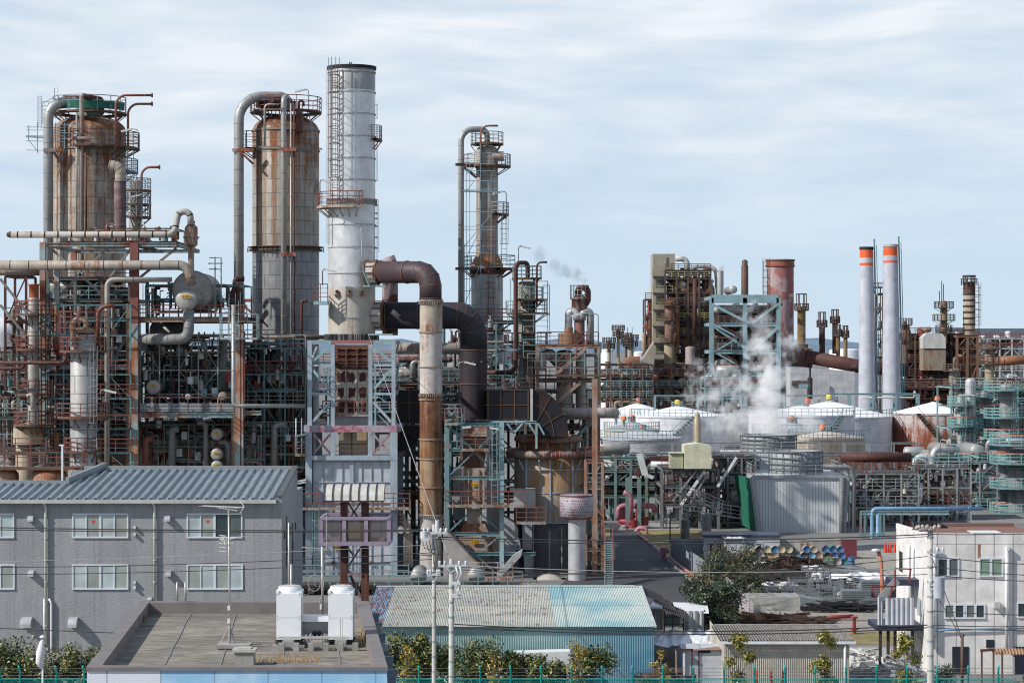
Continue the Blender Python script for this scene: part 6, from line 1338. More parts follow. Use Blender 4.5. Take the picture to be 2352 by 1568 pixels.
ppipe('insulated_pipe','grey vertical pipe in front of the right orange post',[(536,700,196.8),(536,932,196.8),(560,932,196.8),(700,932,199)],M(4.6,197),[PIPE,PIPEB],R=.5,step=1.6)
ppipe('insulated_pipe','wide grey riser right of centre inside the left structure',[(513,775,203),(513,915,203)],M(10,203),[metal('pipe_shade',(0,0,0)),PIPEB],step=.8,seg=16)
ppipe('insulated_pipe','dark thick riser behind the toothed drum',[(362,860,205),(362,800,205),(340,800,205)],M(11,205),[DPIPE,PIPEB],step=.8,seg=16)
ppipe('oxide_pipe','red elbow pipe low beside the left orange post',[(334,1085,199.5),(334,1008,199.5),(350,1008,200)],M(8,200),[metal('pipe_redrust',(.20,.07,.05),.4),RUSTM],R=M(10,200),step=2)
for k,(uu,va)in enumerate(((473,970),(523,1015),(395,985))):ppipe('insulated_pipe','grey vertical pipe in the lower bay of the left structure, %s'%('left of the drum ends','right of the drum ends','over the red drum')[k],[(uu-20 if k<2 else uu+16,va,201),(uu,va,201),(uu,1085,201)],M(6 if k<2 else 8,201),[metal('pipe_shade',(0,0,0)),PIPEB],R=M(10,201),step=.9)
rack('process_rack','crowded dark pipework on the middle level inside the left structure',322,545,948,[800,860],206,8,5,DARKST,PAL_DARK,22,22,2,41,mrail=RAILT,small=14,rmax=.22,wd=.2)
rack('process_rack','black pipework at the bottom level inside the left structure',322,545,1090,[975,1030],205,8,5,DARKST,PAL_DARK,22,20,2,42,mrail=RAILG,small=12,rmax=.3,wd=.2,back=BLACKM)  # black sheet added at the rear stands in for the bay's deep shade
rack('process_rack','teal framed pipework in the left bay behind the front columns',110,298,1080,[640,690,790,890,1030],208,10,4,DT_,PAL_DARK,24,24,3,43,mrail=RAILT,small=16,rmax=.35)
rack('process_rack','equipment on the upper deck beside the largest drum',335,560,735,[655],205,6,4,TEAL,PAL_MID,8,14,0,44,mrail=RAILR,small=14,rmax=.16,wd=.14,decks=False)
rack('process_rack','small pumps and pipes on the very top of the left structure',205,405,560,[525],202,5,3,RUSTM,PAL_MID,6,10,0,45,mrail=RUSTM,small=14,rmax=.13,wd=.12,decks=False,brace=False)
rack('process_rack','pipework at the far left edge behind the thin column',-20,105,1080,[810,880,960,1030],207,8,3,DT_,PAL_MID,14,14,2,46,small=12)
rack('process_rack','tall dark braced frame at the far left edge against the sky',12,60,900,[635,740,800],203,4,2,RPIPE,PAL_DARK,4,4,0,47,small=4,wd=.2)
rack('process_rack','dark pipework just right of the right orange post',560,640,1090,[790,880,950,1020],208,6,3,DT_,PAL_DARK,12,14,1,48,small=10,rmax=.2)
rack('process_rack','thin pale pipes and rails at the front of the middle deck',322,545,946,[770,850,905],201,4,6,GAL0,PAL_MID+[TEAL,TEALP,PIPE],26,36,0,141,mrail=RAILT,small=30,rmax=.12,wd=.1,decks=False)
rack('process_rack','thin pipes and rails at the front of the bottom bay',322,600,1085,[975,1025],201,3,6,DT_,PAL_MID+[TEAL,PIPE],22,30,0,142,mrail=RAILT,small=24,rmax=.12,wd=.1,decks=False)
rack('process_rack','teal rails and thin pipes between the front columns and left orange post',95,300,1085,[700,770,860,915,985,1040],198,5,5,TEAL,PAL_MID+[TEAL,PIPE,RUSTM],30,36,0,143,mrail=RAILR,small=34,rmax=.13,wd=.12)
rack('process_rack','thin pipes and small platforms below the wide column',560,702,1090,[800,860,930,1000],205,4,4,TEAL,PAL_MID+[RPIPE,PIPE],20,30,0,144,mrail=RAILT,small=24,rmax=.13,wd=.12)
rack('process_rack','thin pipes and rails around the foot of the slender column',1018,1200,965,[740,800,860,910],220,5,4,TEAL,PAL_MID,18,22,0,145,mrail=RAILT,small=20,rmax=.14,wd=.14)
tower('process_column','thin grey column with orange cap at the far left edge',64,90,682,980,197.5,CLAD,plats=((722,150,400,1.1),(802,150,400,1.0),(905,170,380,.9),(975,150,390,1.2)),dome_px=3,mrail=RAILR)
q=MB();q.lathe((X(78,197.5),197.5,0),[(.42,Z(684,197.5)),(.42,Z(655,197.5)),(.5,Z(655,197.5)),(.5,Z(652,197.5)),(.02,Z(652,197.5))],20);tag(q.build('column_cap',metal('cap_orange',(.50,.12,.05),.4),None,P(78,684,197.5)),'orange red cap on the thin column at the far left edge','cap')
L2=tower('process_column','grey column with rusty head and ring platforms, in front at lower left',162,220,765,1110,193,metal('clad_l2',(.45,.46,.46),.16,.5,.2,seam=(1.5,3,True),dirt=.35,grad=(4,12,.15)),plats=((806,140,400,.9),(957,200,400,1.1),(1036,190,380,.5)),dome_px=4,mrail=RAILR)
q=MB();D_=193;q.lathe((L2['cx'],D_,0),[(L2['r']*.98,Z(765,D_)),(L2['r']*1.04,Z(765,D_)),(L2['r']*1.04,Z(756,D_)),(.02,Z(752,D_))],30);q.tube(fillet([P(172,790,191.6),P(165,735,191.6),P(198,733,191.6),P(198,755,191.6)],.5,6),.25,12);q.build('head',metal('head_rust',(.36,.28,.20),.5),L2)
q=MB();railing(q,arc((L2['cx'],D_,Z(765,D_)),L2['r']+.9,math.radians(130),math.radians(410),14),1.8,.035,9,mid=4);q.build('handrail',RAILR,L2)
q=MB();q.cyl((X(174,D_),D_-L2['r']-.1,Z(787,D_)),M(11,D_),-.3,.3,24,axis='y');q.build('manhole',metal('manhole_grey',(.40,.40,.37),.25),L2)
ladder(X(215,D_-1.2),D_-1.2,Z(1030,D_),Z(812,D_),L2,RAILG,.5);lampfix(L2,P(231,905,191),.3,.4,RAILT,LAMPM)
vessel('domed_vessel','domed cream and rust vessel at lower left, behind red railings',31,99,970,198,metal('vessel_cream_rust',(.42,.36,.27),.42,.6,seam=(1.4,6,True)),vbot=1020,dome_px=14,cat='vessel')
vessel('domed_vessel','narrower lower body under the domed cream vessel',36,80,1018,199,metal('vessel_cream_rust',(0,0,0)),vbot=1110,dome_px=3,cat='vessel')
for k,(u0,u1)in enumerate(((-20,43),(70,155))):vessel('domed_vessel','rust streaked dome just above the grey roof, %s'%('cut by the left edge' if k==0 else 'right of the other'),u0,u1,1072,190,metal('dome_rust',(.36,.26,.18),.55,.6,rc=(.22,.07,.03)),vbot=1130,dome_px=20,cat='vessel')
t=T('access_deck','rusty access deck with red handrails above the two lowest domes','platform',(X(90,191),191,Z(1075,191)))
deck(t,-20,190,1074,188.5,2,RUSTM,RAILR,1.3,1.1);deck(t,0,105,1040,190,1.5,RUSTM,RAILR,1.2,1.1)
q=MB();q.bar(P(143,1108,188),P(143,1022,188),.16);q.bar(P(136,1022,188),P(147,1022,188),.12);q.build('white_post',WHITEP,t)
ppipe('twin_elbow','pair of cream ribbed elbows on the thin left column',[(62,910,196),(74,905,196),(76,940,196)],M(5,196),[metal('elbow_pale',(0,0,0)),PIPEB],R=M(10,196),step=.3)
for k,(v,lb)in enumerate(((833,'upper'),(846,'lower'))):ppipe('oxide_pipe','%s dark maroon pipe entering from the left edge'%lb,[(-30,v,195+k),(150 if k==0 else 55,v,195+k),(152 if k==0 else 55,v-26,195+k)],M(4,195),[RPIPE,PIPEB],R=.4,step=4)
ppipe('twin_elbow','red curved pipe on the head of the front left column',[(225,790,195),(225,705,195),(262,702,195)],.16,[metal('pipe_redrust',(0,0,0)),RUSTM],R=.9,step=4)
vessel('storage_tank','white storage tank seen through the frame at the far left edge',-60,58,728,330,WHITEP,vbot=900,dome_px=40,cat='tank')
FAR=440.0
BRN=metal('far_brown',(.20,.13,.09),.45,.7,rc=(.14,.06,.04),sc=.5);BRN2=metal('far_ochre',(.36,.30,.20),.48,.7,rc=(.16,.08,.05),sc=.5);FTEAL=metal('far_teal',(.23,.37,.41),.15,.6,sc=.5)
FDARK=metal('far_dark',(.07,.06,.06),.35,.7,sc=.5);FCONC=metal('far_concrete',(.36,.33,.28),.25,.8,dirt=.6,sc=.5,rc=(.2,.14,.08));FPIPE=metal('far_pipe',(.48,.48,.47),.15,.5,sc=.5);FRED=metal('far_red',(.24,.055,.045),.3,.6,sc=.5)
PAL_FAR=[BRN,BRN2,FDARK,FPIPE,BRN,FDARK,FRED,RPIPE]
PAL_FL=[FPIPE,FPIPE,BRN2,FTEAL,WHITEP,FDARK]
t=T('stair_tower','tall concrete stair tower with overhanging top block, left of the brown reactor','tower',(X(1515,FAR),FAR,0))
D=FAR
q=MB();q.box(X(1500,D),X(1529,D),D,D+8,0,Z(634,D));q.box(X(1500,D),X(1550,D),D,D+8,Z(634,D)+.01,Z(583,D));q.build('wall',FCONC,t)
for k in range(7):v=638+k*38;q=MB();q.box(X(1506,D),X(1526,D),D-.05,D+.2,Z(v+22,D),Z(v+5,D))if k<6 else q.box(X(1530,D),X(1536,D),D-.05,D+.2,Z(612,D),Z(592,D));q.build('opening',metal('opening_dark',(.10,.11,.08),.2),t)
q=MB()
for k in range(7):v=634+k*38;q.box(X(1499,D),X(1545,D),D-.9,D,Z(v,D)-.2,Z(v,D))
q.build('landing',FDARK,t);g_=MB()
for k in range(7):v=634+k*38;railing(g_,[P(1499,v,D-.9),P(1545,v,D-.9)],1.3,.05,1.5)
g_.build('handrail',metal('rail_olive',(.35,.33,.14),.3),t)
rx=tower('reactor','large ochre stained reactor vessel with dark ring platforms in the far complex',1563,1619,668,830,D+2,BRN2,plats=((690,0,360,1.0),(728,0,360,1.0),(754,0,360,1.0)),dome_px=16,mdeck=FDARK,mrail=RUSTM,rr=.05,pout=1)
tower('reactor_column','dark brown column on a cream base left of the ochre reactor',1527,1549,690,790,D-3,BRN,plats=((700,0,360,.8),(735,0,360,.8),(785,0,360,.8)),dome_px=4,mdeck=FDARK,mrail=RUSTM,rr=.05)
vessel('base_vessel','cream base under the dark brown column',1525,1550,785,D-3,BRN2,vbot=960,dome_px=4,cat='vessel');vessel('process_vessel','pale pinkish vessel in the steam below the reactor',1574,1596,795,D-5,metal('far_pink',(.34,.28,.28),.2),vbot=880,dome_px=4,cat='vessel')
vessel('process_vessel','orange brown cylinder between the dark column and the reactor',1548,1561,700,D-1,metal('far_orange',(.36,.16,.08),.3),vbot=810,dome_px=4,cat='vessel')
ppipe('riser','tall dark red pipe in front of the ochre reactor',[(1596,770,D-4),(1596,642,D-4)],M(5,D),[RPIPE,FRED],step=6)
ppipe('white_elbow','fat cream elbow pipe at the top of the stair tower',[(1551,594,D),(1578,594,D),(1578,625,D)],M(6.5,D),[FPIPE,PIPEB],R=M(14,D),step=3,n=8)
ppipe('white_elbow','long white pipe arching from the reactor top to the slanted stacks',[(1585,650,D),(1585,612,D),(1645,612,D),(1647,660,D)],M(5,D),[FPIPE,PIPEB],R=M(20,D),step=3,n=8)
for k,(u0,u1,vt,vt2,w_)in enumerate(((1643,1662,622,614,'taller'),(1627,1637,655,645,'shorter'))):
 q=MB();r=M((u1-u0)/2,D);q.lathe((X((u0+u1)/2,D),D,0),[(r,Z(690,D)),(r,Z(vt,D))],20)
 q.add([(X(u0,D),D-r,Z(vt,D)),(X(u1,D),D-r,Z(vt,D)),(X(u1,D),D,Z(vt2-6,D))],[(0,1,2)]);tag(q.build('slant_stack',FPIPE,None,(X(u0,D),D,Z(690,D))),'white stack with slanted tip above the teal frame, the %s of two'%w_,'chimney')
rack('far_process_unit','brown tangle of pipes and platforms round the far reactor top',1528,1632,830,[622,640,672,700,735,770,800],D-1,10,5,FDARK,PAL_FAR,26,26,4,51,mrail=metal('rail_olive',(0,0,0)),small=18,rmax=.7,wd=.35,rr_=.06)
rack('far_process_unit','brown process unit at the foot of the far reactor',1480,1635,960,[838,862,890,925],D-6,12,6,FDARK,PAL_FAR,26,22,5,52,mrail=RAILT,small=18,rmax=.6,wd=.35,rr_=.06)
rack('far_process_unit','dark red column cluster left of the stair tower',1482,1502,960,[688,730,770,810,850],D+4,6,2,RUSTM,PAL_FAR,8,8,1,53,mrail=FDARK,small=4,rmax=.5,rr_=.06)
vessel('process_column','narrow dark red column left of the stair tower',1487,1499,690,D+5,FRED,dome_px=4)
t=rack('teal_frame','big pale teal steel frame half veiled by steam in the far complex',1634,1788,940,[684,745,808,860,889],D-14,14,3,FTEAL,PAL_FAR,12,12,2,54,mrail=RAILT,small=6,rmax=.5,wd=.8,rr_=.06,brace=False)
D2_=D-14
q=MB();q.box(X(1634,D2_),X(1788,D2_),D2_-.4,D2_+.3,Z(696,D2_),Z(677,D2_));q.build('top_beam',FTEAL,t)
for(a,b_,c_,d_)in((1638,700,1720,742),(1728,742,1784,700),(1728,805,1784,755),(1640,750,1720,805)):q=MB();q.bar(P(a,b_,D2_-.3),P(c_,d_,D2_-.3),.55,.5);q.build('brace',FTEAL,t)
q=MB();n=60
for k in range(n):u=1637+149*k/n;q.quad(P(u,940,D2_+13),P(u+149/n*.6,940,D2_+12.7),P(u+149/n*.6,700,D2_+12.7),P(u,700,D2_+13))
q.quad(P(1637,940,D2_+13.2),P(1786,940,D2_+13.2),P(1786,700,D2_+13.2),P(1637,700,D2_+13.2));q.build('rear_sheet',metal('clad_dark',(.15,.15,.15),.2,sc=.5),t)
for i,(v0,v1)in enumerate(((745,775),(775,808),(808,838),(838,865),(865,889),(889,930))):
 a,b_=(1640,1695)if i%2 else(1695,1640);q=MB();q.bar(P(a,v1,D2_-1),P(b_,v0,D2_-1),.3,.3);q.build('stair',FTEAL,t);q=MB();q.bar(P(a,v1-7,D2_-1.2),P(b_,v0-7,D2_-1.2),.12);q.bar(P(1638,v1,D2_-1.2),P(1697,v1,D2_-1.2),.15);q.build('handrail',RAILR,t)
rack('far_process_unit','teal framed stair unit in the steam at the foot of the teal frame',1619,1700,960,[868,892,915],D-30,8,3,FTEAL,PAL_FL,14,14,1,55,mrail=RAILT,small=8,rmax=.4,wd=.3,rr_=.05)
q=MB();q.lathe((X(1701,D),D-8,0),[(M(8,D),Z(690,D)),(M(8,D),Z(615,D)),(M(6.5,D),Z(612,D)),(M(6.5,D),Z(602,D)),(.02,Z(599,D))],20);tag(q.build('dark_stack',metal('stack_sooty',(.10,.06,.05),.4,sc=.6),None,(X(1701,D),D-8,Z(690,D))),'short sooty round topped stack standing on the teal frame','chimney')
D3=D+10;t=T('red_stack','fat red stack with faded white patches behind the teal frame','chimney',(X(1792,D3),D3,0))
q=MB();q.lathe((X(1792,D3),D3,0),[(M(31,D3),0),(M(31,D3),Z(612,D3))],40);q.build('shaft',metal('stack_red',(.34,.14,.13),.3,.7,patch=(.42,.34,.35),rc=(.26,.075,.055),drc=(.16,.04,.035),sc=.45),t)
q=MB();q.lathe((X(1792,D3),D3,0),[(M(31,D3),Z(614,D3)),(M(34,D3),Z(612,D3)),(M(34,D3),Z(609,D3)),(M(32.5,D3),Z(609,D3)),(M(32,D3),Z(600,D3)),(M(34,D3),Z(599,D3)),(M(34,D3),Z(596,D3)),(M(28,D3),Z(596,D3)),(M(28,D3),Z(620,D3))],40,smooth=False);q.build('crown',metal('crown_red',(.30,.085,.06),.3,sc=.5),t)
ladder(X(1758,D3),D3-1,Z(700,D3),Z(600,D3),t,FDARK,.9,r=.05,rung=1)
def flare(name,label,u,w_,vt,vcage,vb,D,m,group=None):
 t=T(name,label,'chimney',(X(u,D),D,Z(vb,D)),group);r=M(w_/2,D);q=MB();cx=X(u,D)
 q.lathe((cx,D,0),[(r,Z(vb,D)),(r,Z(vcage+12,D)),(r*1.25,Z(vcage+9,D)),(r*1.25,Z(vcage,D)),(.02,Z(vcage,D))],20);q.build('shaft',m,t)
 q=MB();R_=r*1.2;z0,z1=Z(vcage,D),Z(vt,D)
 for k in range(6):a=k*pi/3;q.bar((cx+R_*math.cos(a),D+R_*math.sin(a),z0),(cx+R_*math.cos(a),D+R_*math.sin(a),z1),.14)
 torus(q,(cx,D,z1),R_,.1,16,5);q.build('cage',FDARK,t)
 q=MB();railing(q,arc((cx,D,Z(vcage+9,D)),r*1.7,0,2*pi,12),1.2,.06,9);torus(q,(cx,D,Z(vcage+9,D)),r*1.6,.15,16,5);q.build('gallery',FDARK,t)
OCH=metal('far_mustard',(.26,.17,.07),.35,sc=.5)
flare('flare_stack','brown flare stack with open cage right of the red stack',1841,19,675,703,800,D-5,OCH)
flare('flare_stack','short dark red flare stack, leftmost of the group of four',1888,14,717,741,812,D,RPIPE)
flare('flare_stack','tall dark red flare stack, tallest of the group of four',1918,13,711,732,812,D,RPIPE)
flare('flare_stack','small ochre flare stack, third of the group of four',1925,10,746,762,825,D-8,OCH);flare('flare_stack','small ochre flare stack nearest the white chimneys',1942,9.5,748,765,825,D-8,metal('far_tan',(.28,.20,.12),.4,sc=.5))
q=MB();q.tube([P(1850,818,D-10),P(1978,842,D-10),P(2085,850,D-10)],M(15,D),20);tag(q.build('large_duct',RPIPE,None,P(1860,812,D-10)),'huge dark maroon duct running behind the grey warehouse','duct')
q=MB();q.box(X(1820,D-6),X(1856,D-6),D-6,D,0,Z(790,D-6));q.box(X(1858,D-6),X(1866,D-6),D-6,D,0,Z(800,D-6));tag(q.build('stack_house',BRN,None,P(1840,860,D-6)),'brown blocky housing below the brown flare stack','building')
t=T('waste_duct','big rust brown segmented duct elbow leaning against a concrete hopper','duct',P(1440,860,D-8));q=MB();pth=fillet([P(1470,832,D-8),P(1425,832,D-8),P(1468,885,D-8)],M(14,D),3);q.tube(pth,M(14,D),18,0,smooth=False);q.build('duct_body',BRN,t)
q=MB();q.prism([(X(1470,D-6),Z(830,D)),(X(1500,D-6),Z(785,D)),(X(1500,D-6),Z(860,D)),(X(1478,D-6),Z(860,D))],D-9,D-4);q.build('hopper',FCONC,t)
rack('far_process_unit','low jumble of dark pipes left of the far complex',1378,1500,960,[838,865,892,915],400,14,6,FDARK,PAL_FAR,30,22,4,56,mrail=RAILT,small=20,rmax=.45,wd=.3,rr_=.05)
for k,(u,w_,vt,m_,lb)in enumerate(((1420,7,750,BRN2,'slim ochre tower on the skyline left of the far complex'),(1399,8,778,FCONC,'short pale tower on the skyline just right of the furnace platform'),(1448,15,772,FCONC,'squat pale tower with thin masts left of the stair tower'),(1438,6,768,FDARK,'thin dark mast left of the squat pale tower'))):
 tt=tower('skyline_tower',lb,u-w_/2,u+w_/2,vt,850,560,m_,plats=((vt+8,0,360,1.2),(vt+22,0,360,1.0)),dome_px=3,mdeck=FDARK,mrail=FDARK,cat='tower',rr=.09)
for u in(1441,1452):q=MB();q.bar(P(u,772,560),P(u,752,560),.15);tag(q.build('mast',FDARK,None,P(u,772,560)),'thin mast on the squat pale tower, %s of two'%('left' if u<1445 else 'right'),'mast')
t=T('warehouse','pale grey block warehouse with sloping roofline left of the white chimneys','building',(X(1890,420),420,0))
q=MB();D=420.0;q.prism([(X(1815,D),0),(X(1963,D),0),(X(1963,D),Z(853,D)),(X(1856,D),Z(844,D)),(X(1815,D),Z(843,D))],D,D+15);q.build('wall',metal('block_wall',(.48,.49,.51),.03,.8,seam=(1.2,-2.4,True,.3),dirt=.3,sc=.5),t)
q=MB();q.box(X(1818,D),X(1850,D),D-.3,D,Z(884,D),Z(873,D));q.build('doorway',FDARK,t)
q=MB();q.lathe((X(1857,D),D-2,0),[(M(6,D),Z(915,D)),(M(6,D),Z(868,D)),(M(2.5,D),Z(866,D)),(M(2.5,D),Z(843,D))],14);q.build('dark_pole',BLACKM,t)
q=MB();q.bar(P(1835,886,D-2),P(1862,886,D-2),.6,.7);q.build('teal_beam',FTEAL,t)
def big_chimney(uT,wT,uB,wB,vT,bands,capm,label):
 D=405.0;t=T('red_banded_chimney',label,'chimney',(X(uB,D),D,Z(952,D)));W_=metal('chimney_white',(.48,.50,.56),.06,.6,dirt=.35,sc=.5);O_=flat('chimney_orange',(.66,.11,.03),.55,.1,.3)
 def rad(v):f=(v-vT)/(945-vT);return M((wT+(wB-wT)*f)/2,D)
 xt,xb=X(uT,D),X(uB,D)
 vs=[vT+6,bands[0],bands[1],bands[2],640,760,860,955];cols=[1,0,1,0,0,0,0]
 for i,(a,b_)in enumerate(zip(vs[:-1],vs[1:])):
  q=MB();ca=xt+(xb-xt)*(a-vT)/(945-vT);cb=xt+(xb-xt)*(b_-vT)/(945-vT);n=36
  q.add([(ca+rad(a)*math.cos(2*pi*k/n),D+rad(a)*math.sin(2*pi*k/n),Z(a,D))for k in range(n)]+[(cb+rad(b_)*math.cos(2*pi*k/n),D+rad(b_)*math.sin(2*pi*k/n),Z(b_,D))for k in range(n)],[(k,(k+1)%n,n+(k+1)%n,n+k)for k in range(n)],True)
  q.build('red_band' if cols[i]else 'shaft',O_ if cols[i]else W_,t)
 q=MB();q.lathe((xt,D,0),[(rad(vT),Z(vT+7,D)),(rad(vT)*1.08,Z(vT+6,D)),(rad(vT)*1.08,Z(vT,D)),(rad(vT)*.85,Z(vT,D)),(rad(vT)*.85,Z(vT+5,D))],36,smooth=False);q.build('cap',capm,t)
 q=MB();xr,xr2=X(uT+wT/2+2,D),X(uB+wB/2+2,D);q.bar((xr,D-.5,Z(vT-18,D)),(xr2,D-.5,Z(940,D)),.25);q.bar((xr+.4,D-.5,Z(vT-4,D)),(xr2+.4,D-.5,Z(940,D)),.12);q.build('ladder',metal('ladder_teal_dark',(.16,.28,.30),.1),t)
big_chimney(1990,30,1992,41,567,(592,604,610),BLACKM,'left white chimney with two orange bands and a black rim')
big_chimney(2045,32,2048,46,561,(587,599,604),metal('cap_pale',(.45,.46,.46),.1),'right and slightly taller white chimney with two orange bands and a pale rim')
D=470.0
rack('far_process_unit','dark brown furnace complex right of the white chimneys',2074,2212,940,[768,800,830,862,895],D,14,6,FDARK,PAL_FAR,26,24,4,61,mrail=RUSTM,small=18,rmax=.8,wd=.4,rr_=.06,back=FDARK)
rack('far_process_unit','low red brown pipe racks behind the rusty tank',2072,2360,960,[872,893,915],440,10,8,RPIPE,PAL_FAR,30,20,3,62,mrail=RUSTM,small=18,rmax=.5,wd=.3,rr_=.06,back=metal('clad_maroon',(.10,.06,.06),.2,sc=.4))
rack('far_process_unit','brown furnace block with flat top at the far right',2198,2245,900,[772,800,835],D-4,10,3,BRN,PAL_FAR,8,8,1,63,mrail=RUSTM,small=6,rmax=.6,wd=.5,rr_=.06,back=BRN)
rack('far_process_unit','distant pale refinery units at the right edge of the skyline',2240,2380,880,[778,800,825,850],560,14,6,FPIPE,PAL_FL,26,26,4,64,mrail=FPIPE,small=16,rmax=.8,wd=.35,rr_=.08)
rack('far_process_unit','dark units between the two white chimneys',2006,2030,960,[660,780,820,860,900],640,6,2,FDARK,PAL_FAR,6,6,0,65,mrail=FDARK,small=4,rmax=.5,rr_=.08)
t=T('settler_box','white fronted rounded furnace box in the dark right hand complex','furnace',(X(2138,D),D-3,Z(850,D)))
q=MB();q.prism([(X(2112,D),Z(800,D)),(X(2112,D),Z(775,D)),(X(2120,D),Z(766,D)),(X(2156,D),Z(766,D)),(X(2164,D),Z(776,D)),(X(2164,D),Z(800,D))],D-4,D);q.build('upper_front',metal('front_white',(.56,.56,.54),.15,sc=.5),t)
q=MB();q.box(X(2112,D),X(2164,D),D-3.8,D,Z(850,D),Z(801,D));q.build('lower_front',metal('front_grey',(.30,.27,.22),.4,sc=.5),t)
t=T('banded_stack','stack with alternating pale and rusty bands and an open crown at far right','chimney',(X(2226,D),D,Z(772,D)));r=M(13.5,D)
for k in range(9):
 a,b_=648+k*13.8,648+(k+1)*13.8;q=MB();q.lathe((X(2226,D),D,0),[(r,Z(b_,D)),(r,Z(a,D))],24);q.build('shaft',RPIPE if k==0 else(FDARK if k==1 else metal('band_pale',(.44,.41,.34),.35,.6,sc=.6)),t)
 q=MB();q.lathe((X(2226,D),D,Z(b_,D)),[(r,-.2),(r*1.05,-.2),(r*1.05,.2),(r,.2)],24,smooth=False);q.build('band',RPIPE,t)
q=MB();cx=X(2226,D)
for k in range(6):a=k*pi/3;q.bar((cx+r*math.cos(a),D+r*math.sin(a),Z(650,D)),(cx+r*math.cos(a),D+r*math.sin(a),Z(634,D)),.2)
torus(q,(cx,D,Z(634,D)),r,.2,20,5);railing(q,arc((cx,D,Z(655,D)),r*1.35,0,2*pi,12),1.3,.07,9);q.build('crown',FDARK,t);ladder(X(2242,D),D,Z(770,D),Z(655,D),t,FDARK,1.2,r=.06,rung=1.2)
tt=tower('pointed_column','dark pointed column with several galleries and thin masts at far right',2160,2176,690,790,D,BRN2,plats=((706,0,360,1.3),(735,0,360,1.6),(760,0,360,1.0)),dome_px=8,mdeck=FDARK,mrail=FDARK,rr=.07)
q=MB();
for u,v in((2163,645),(2167,652),(2158,668)):q.bar(P(u,700,D),P(u,v,D),.15)
q.build('mast',FDARK,tt)
tower('process_column','brown cone topped vessel just right of the right white chimney',2072,2084,735,900,450,BRN,plats=((745,0,360,1),(780,0,360,1)),dome_px=14,mdeck=FDARK,mrail=FDARK,rr=.07)
q=MB();q.lathe((X(2082,460),460,0),[(M(12,460),Z(800,460)),(M(12,460),Z(768,460)),(M(5,460),Z(745,460))],20);tag(q.build('cone_vessel',BRN,None,P(2082,800,460)),'brown conical vessel behind the right white chimney','vessel')
for k,(u0,u1,vt,m_)in enumerate(((2180,2205,845,metal('far_greycol',(.33,.32,.31),.3,sc=.6)),(2262,2284,795,BRN2),(2268,2290,890,FRED))):tower('process_column',('grey ribbed column in front of the brown furnace block','ochre banded column right of the banded stack','dark red column below the ochre banded one')[k],u0,u1,vt,960,400-k*3,m_,plats=((vt+6,0,360,1.0),(vt+40,0,360,1.0)),dome_px=5,mdeck=FDARK,mrail=RUSTM,rr=.06,band=(vt+20,vt+60))
ppipe('large_duct','rust brown duct at the right side behind the teal towers',[(2280,830,430),(2380,824,430)],M(11,430),[metal('duct_rust_far',(.26,.11,.06),.4),FDARK],step=4)
for k,(u0,u1,v0,m_,lb)in enumerate(((2180,2420,754,metal('far_blue_roof',(.13,.17,.22),0,dirt=.2,sc=.3),'long blue grey warehouse on the skyline at far right'),(-60,60,770,FPIPE,'pale low building on the skyline at far left'),(770,960,803,metal('far_pinkwall',(.36,.32,.33),.05,sc=.3),'long pink grey building seen behind the heater frame'),(560,720,800,metal('far_greywall',(.34,.36,.38),.05,sc=.3),'long grey building seen behind the wide column'),(340,560,800,metal('far_greywall',(0,0,0)),'long grey building seen through the left structure'),(1150,1240,790,metal('far_blue_roof',(0,0,0)),'blue grey roofline behind the small column'))):
 Dk=900+k*23;q=MB();q.box(X(u0,Dk),X(u1,Dk),Dk,Dk+30,0,Z(v0,Dk));tag(q.build('distant_building',m_,None,(X(u0,Dk),Dk,0)),lb,'building')
for k,(u0,u1,vt)in enumerate(((2190,2205,762),(2248,2264,770),(2282,2296,768),(2308,2322,760),(1905,1975,800),(1380,1412,800),(1455,1480,806))):
 vessel('distant_tank',('white tank on the skyline, %s'%('left of the banded stack','just right of the banded stack','right of the ochre banded column','nearest the right edge','between the flare stacks and white chimneys','beyond the furnace platform','left of the stair tower')[k]),u0,u1,vt,700+k,WHITEP,dome_px=4,cat='tank')
rack('far_process_unit','pale pipework seen through the middle of the left structure',330,700,1000,[830,870,910,950],300,14,9,FPIPE,PAL_FL,26,30,5,71,mrail=RAILG,small=24,rmax=.4,wd=.25,rr_=.05)
rack('far_process_unit','pale pipework seen behind the heater frame and ducts',700,1240,1000,[835,870,905,945],300,14,11,FTEAL,PAL_FL,26,34,5,72,mrail=RAILG,small=24,rmax=.4,wd=.25,rr_=.05)
rack('far_process_unit','pale pipework seen behind the columns at far left',-40,330,1000,[820,870,920],310,14,7,FTEAL,PAL_MID,20,24,4,73,mrail=RAILG,small=14,rmax=.4,wd=.25,rr_=.05)
TW=metal('tank_white',(.66,.67,.70),.04,.5,dirt=.2,sc=.5,seam=(2.4,18,True,.2));TR=flat('tank_roof_white',(.82,.82,.82),.55,.03);TG=metal('tank_grey',(.42,.43,.45),.05,.6,dirt=.4,sc=.5,seam=(1.8,16,True,.3))
TRU=metal('tank_rusted',(.52,.50,.50),.5,.7,rc=(.20,.065,.035),drc=(.15,.045,.025),grad=(8,2,.16),sc=.8,dirt=.3);TCR=metal('tank_cream',(.52,.47,.38),.4,.7,rc=(.3,.16,.08),sc=.8)
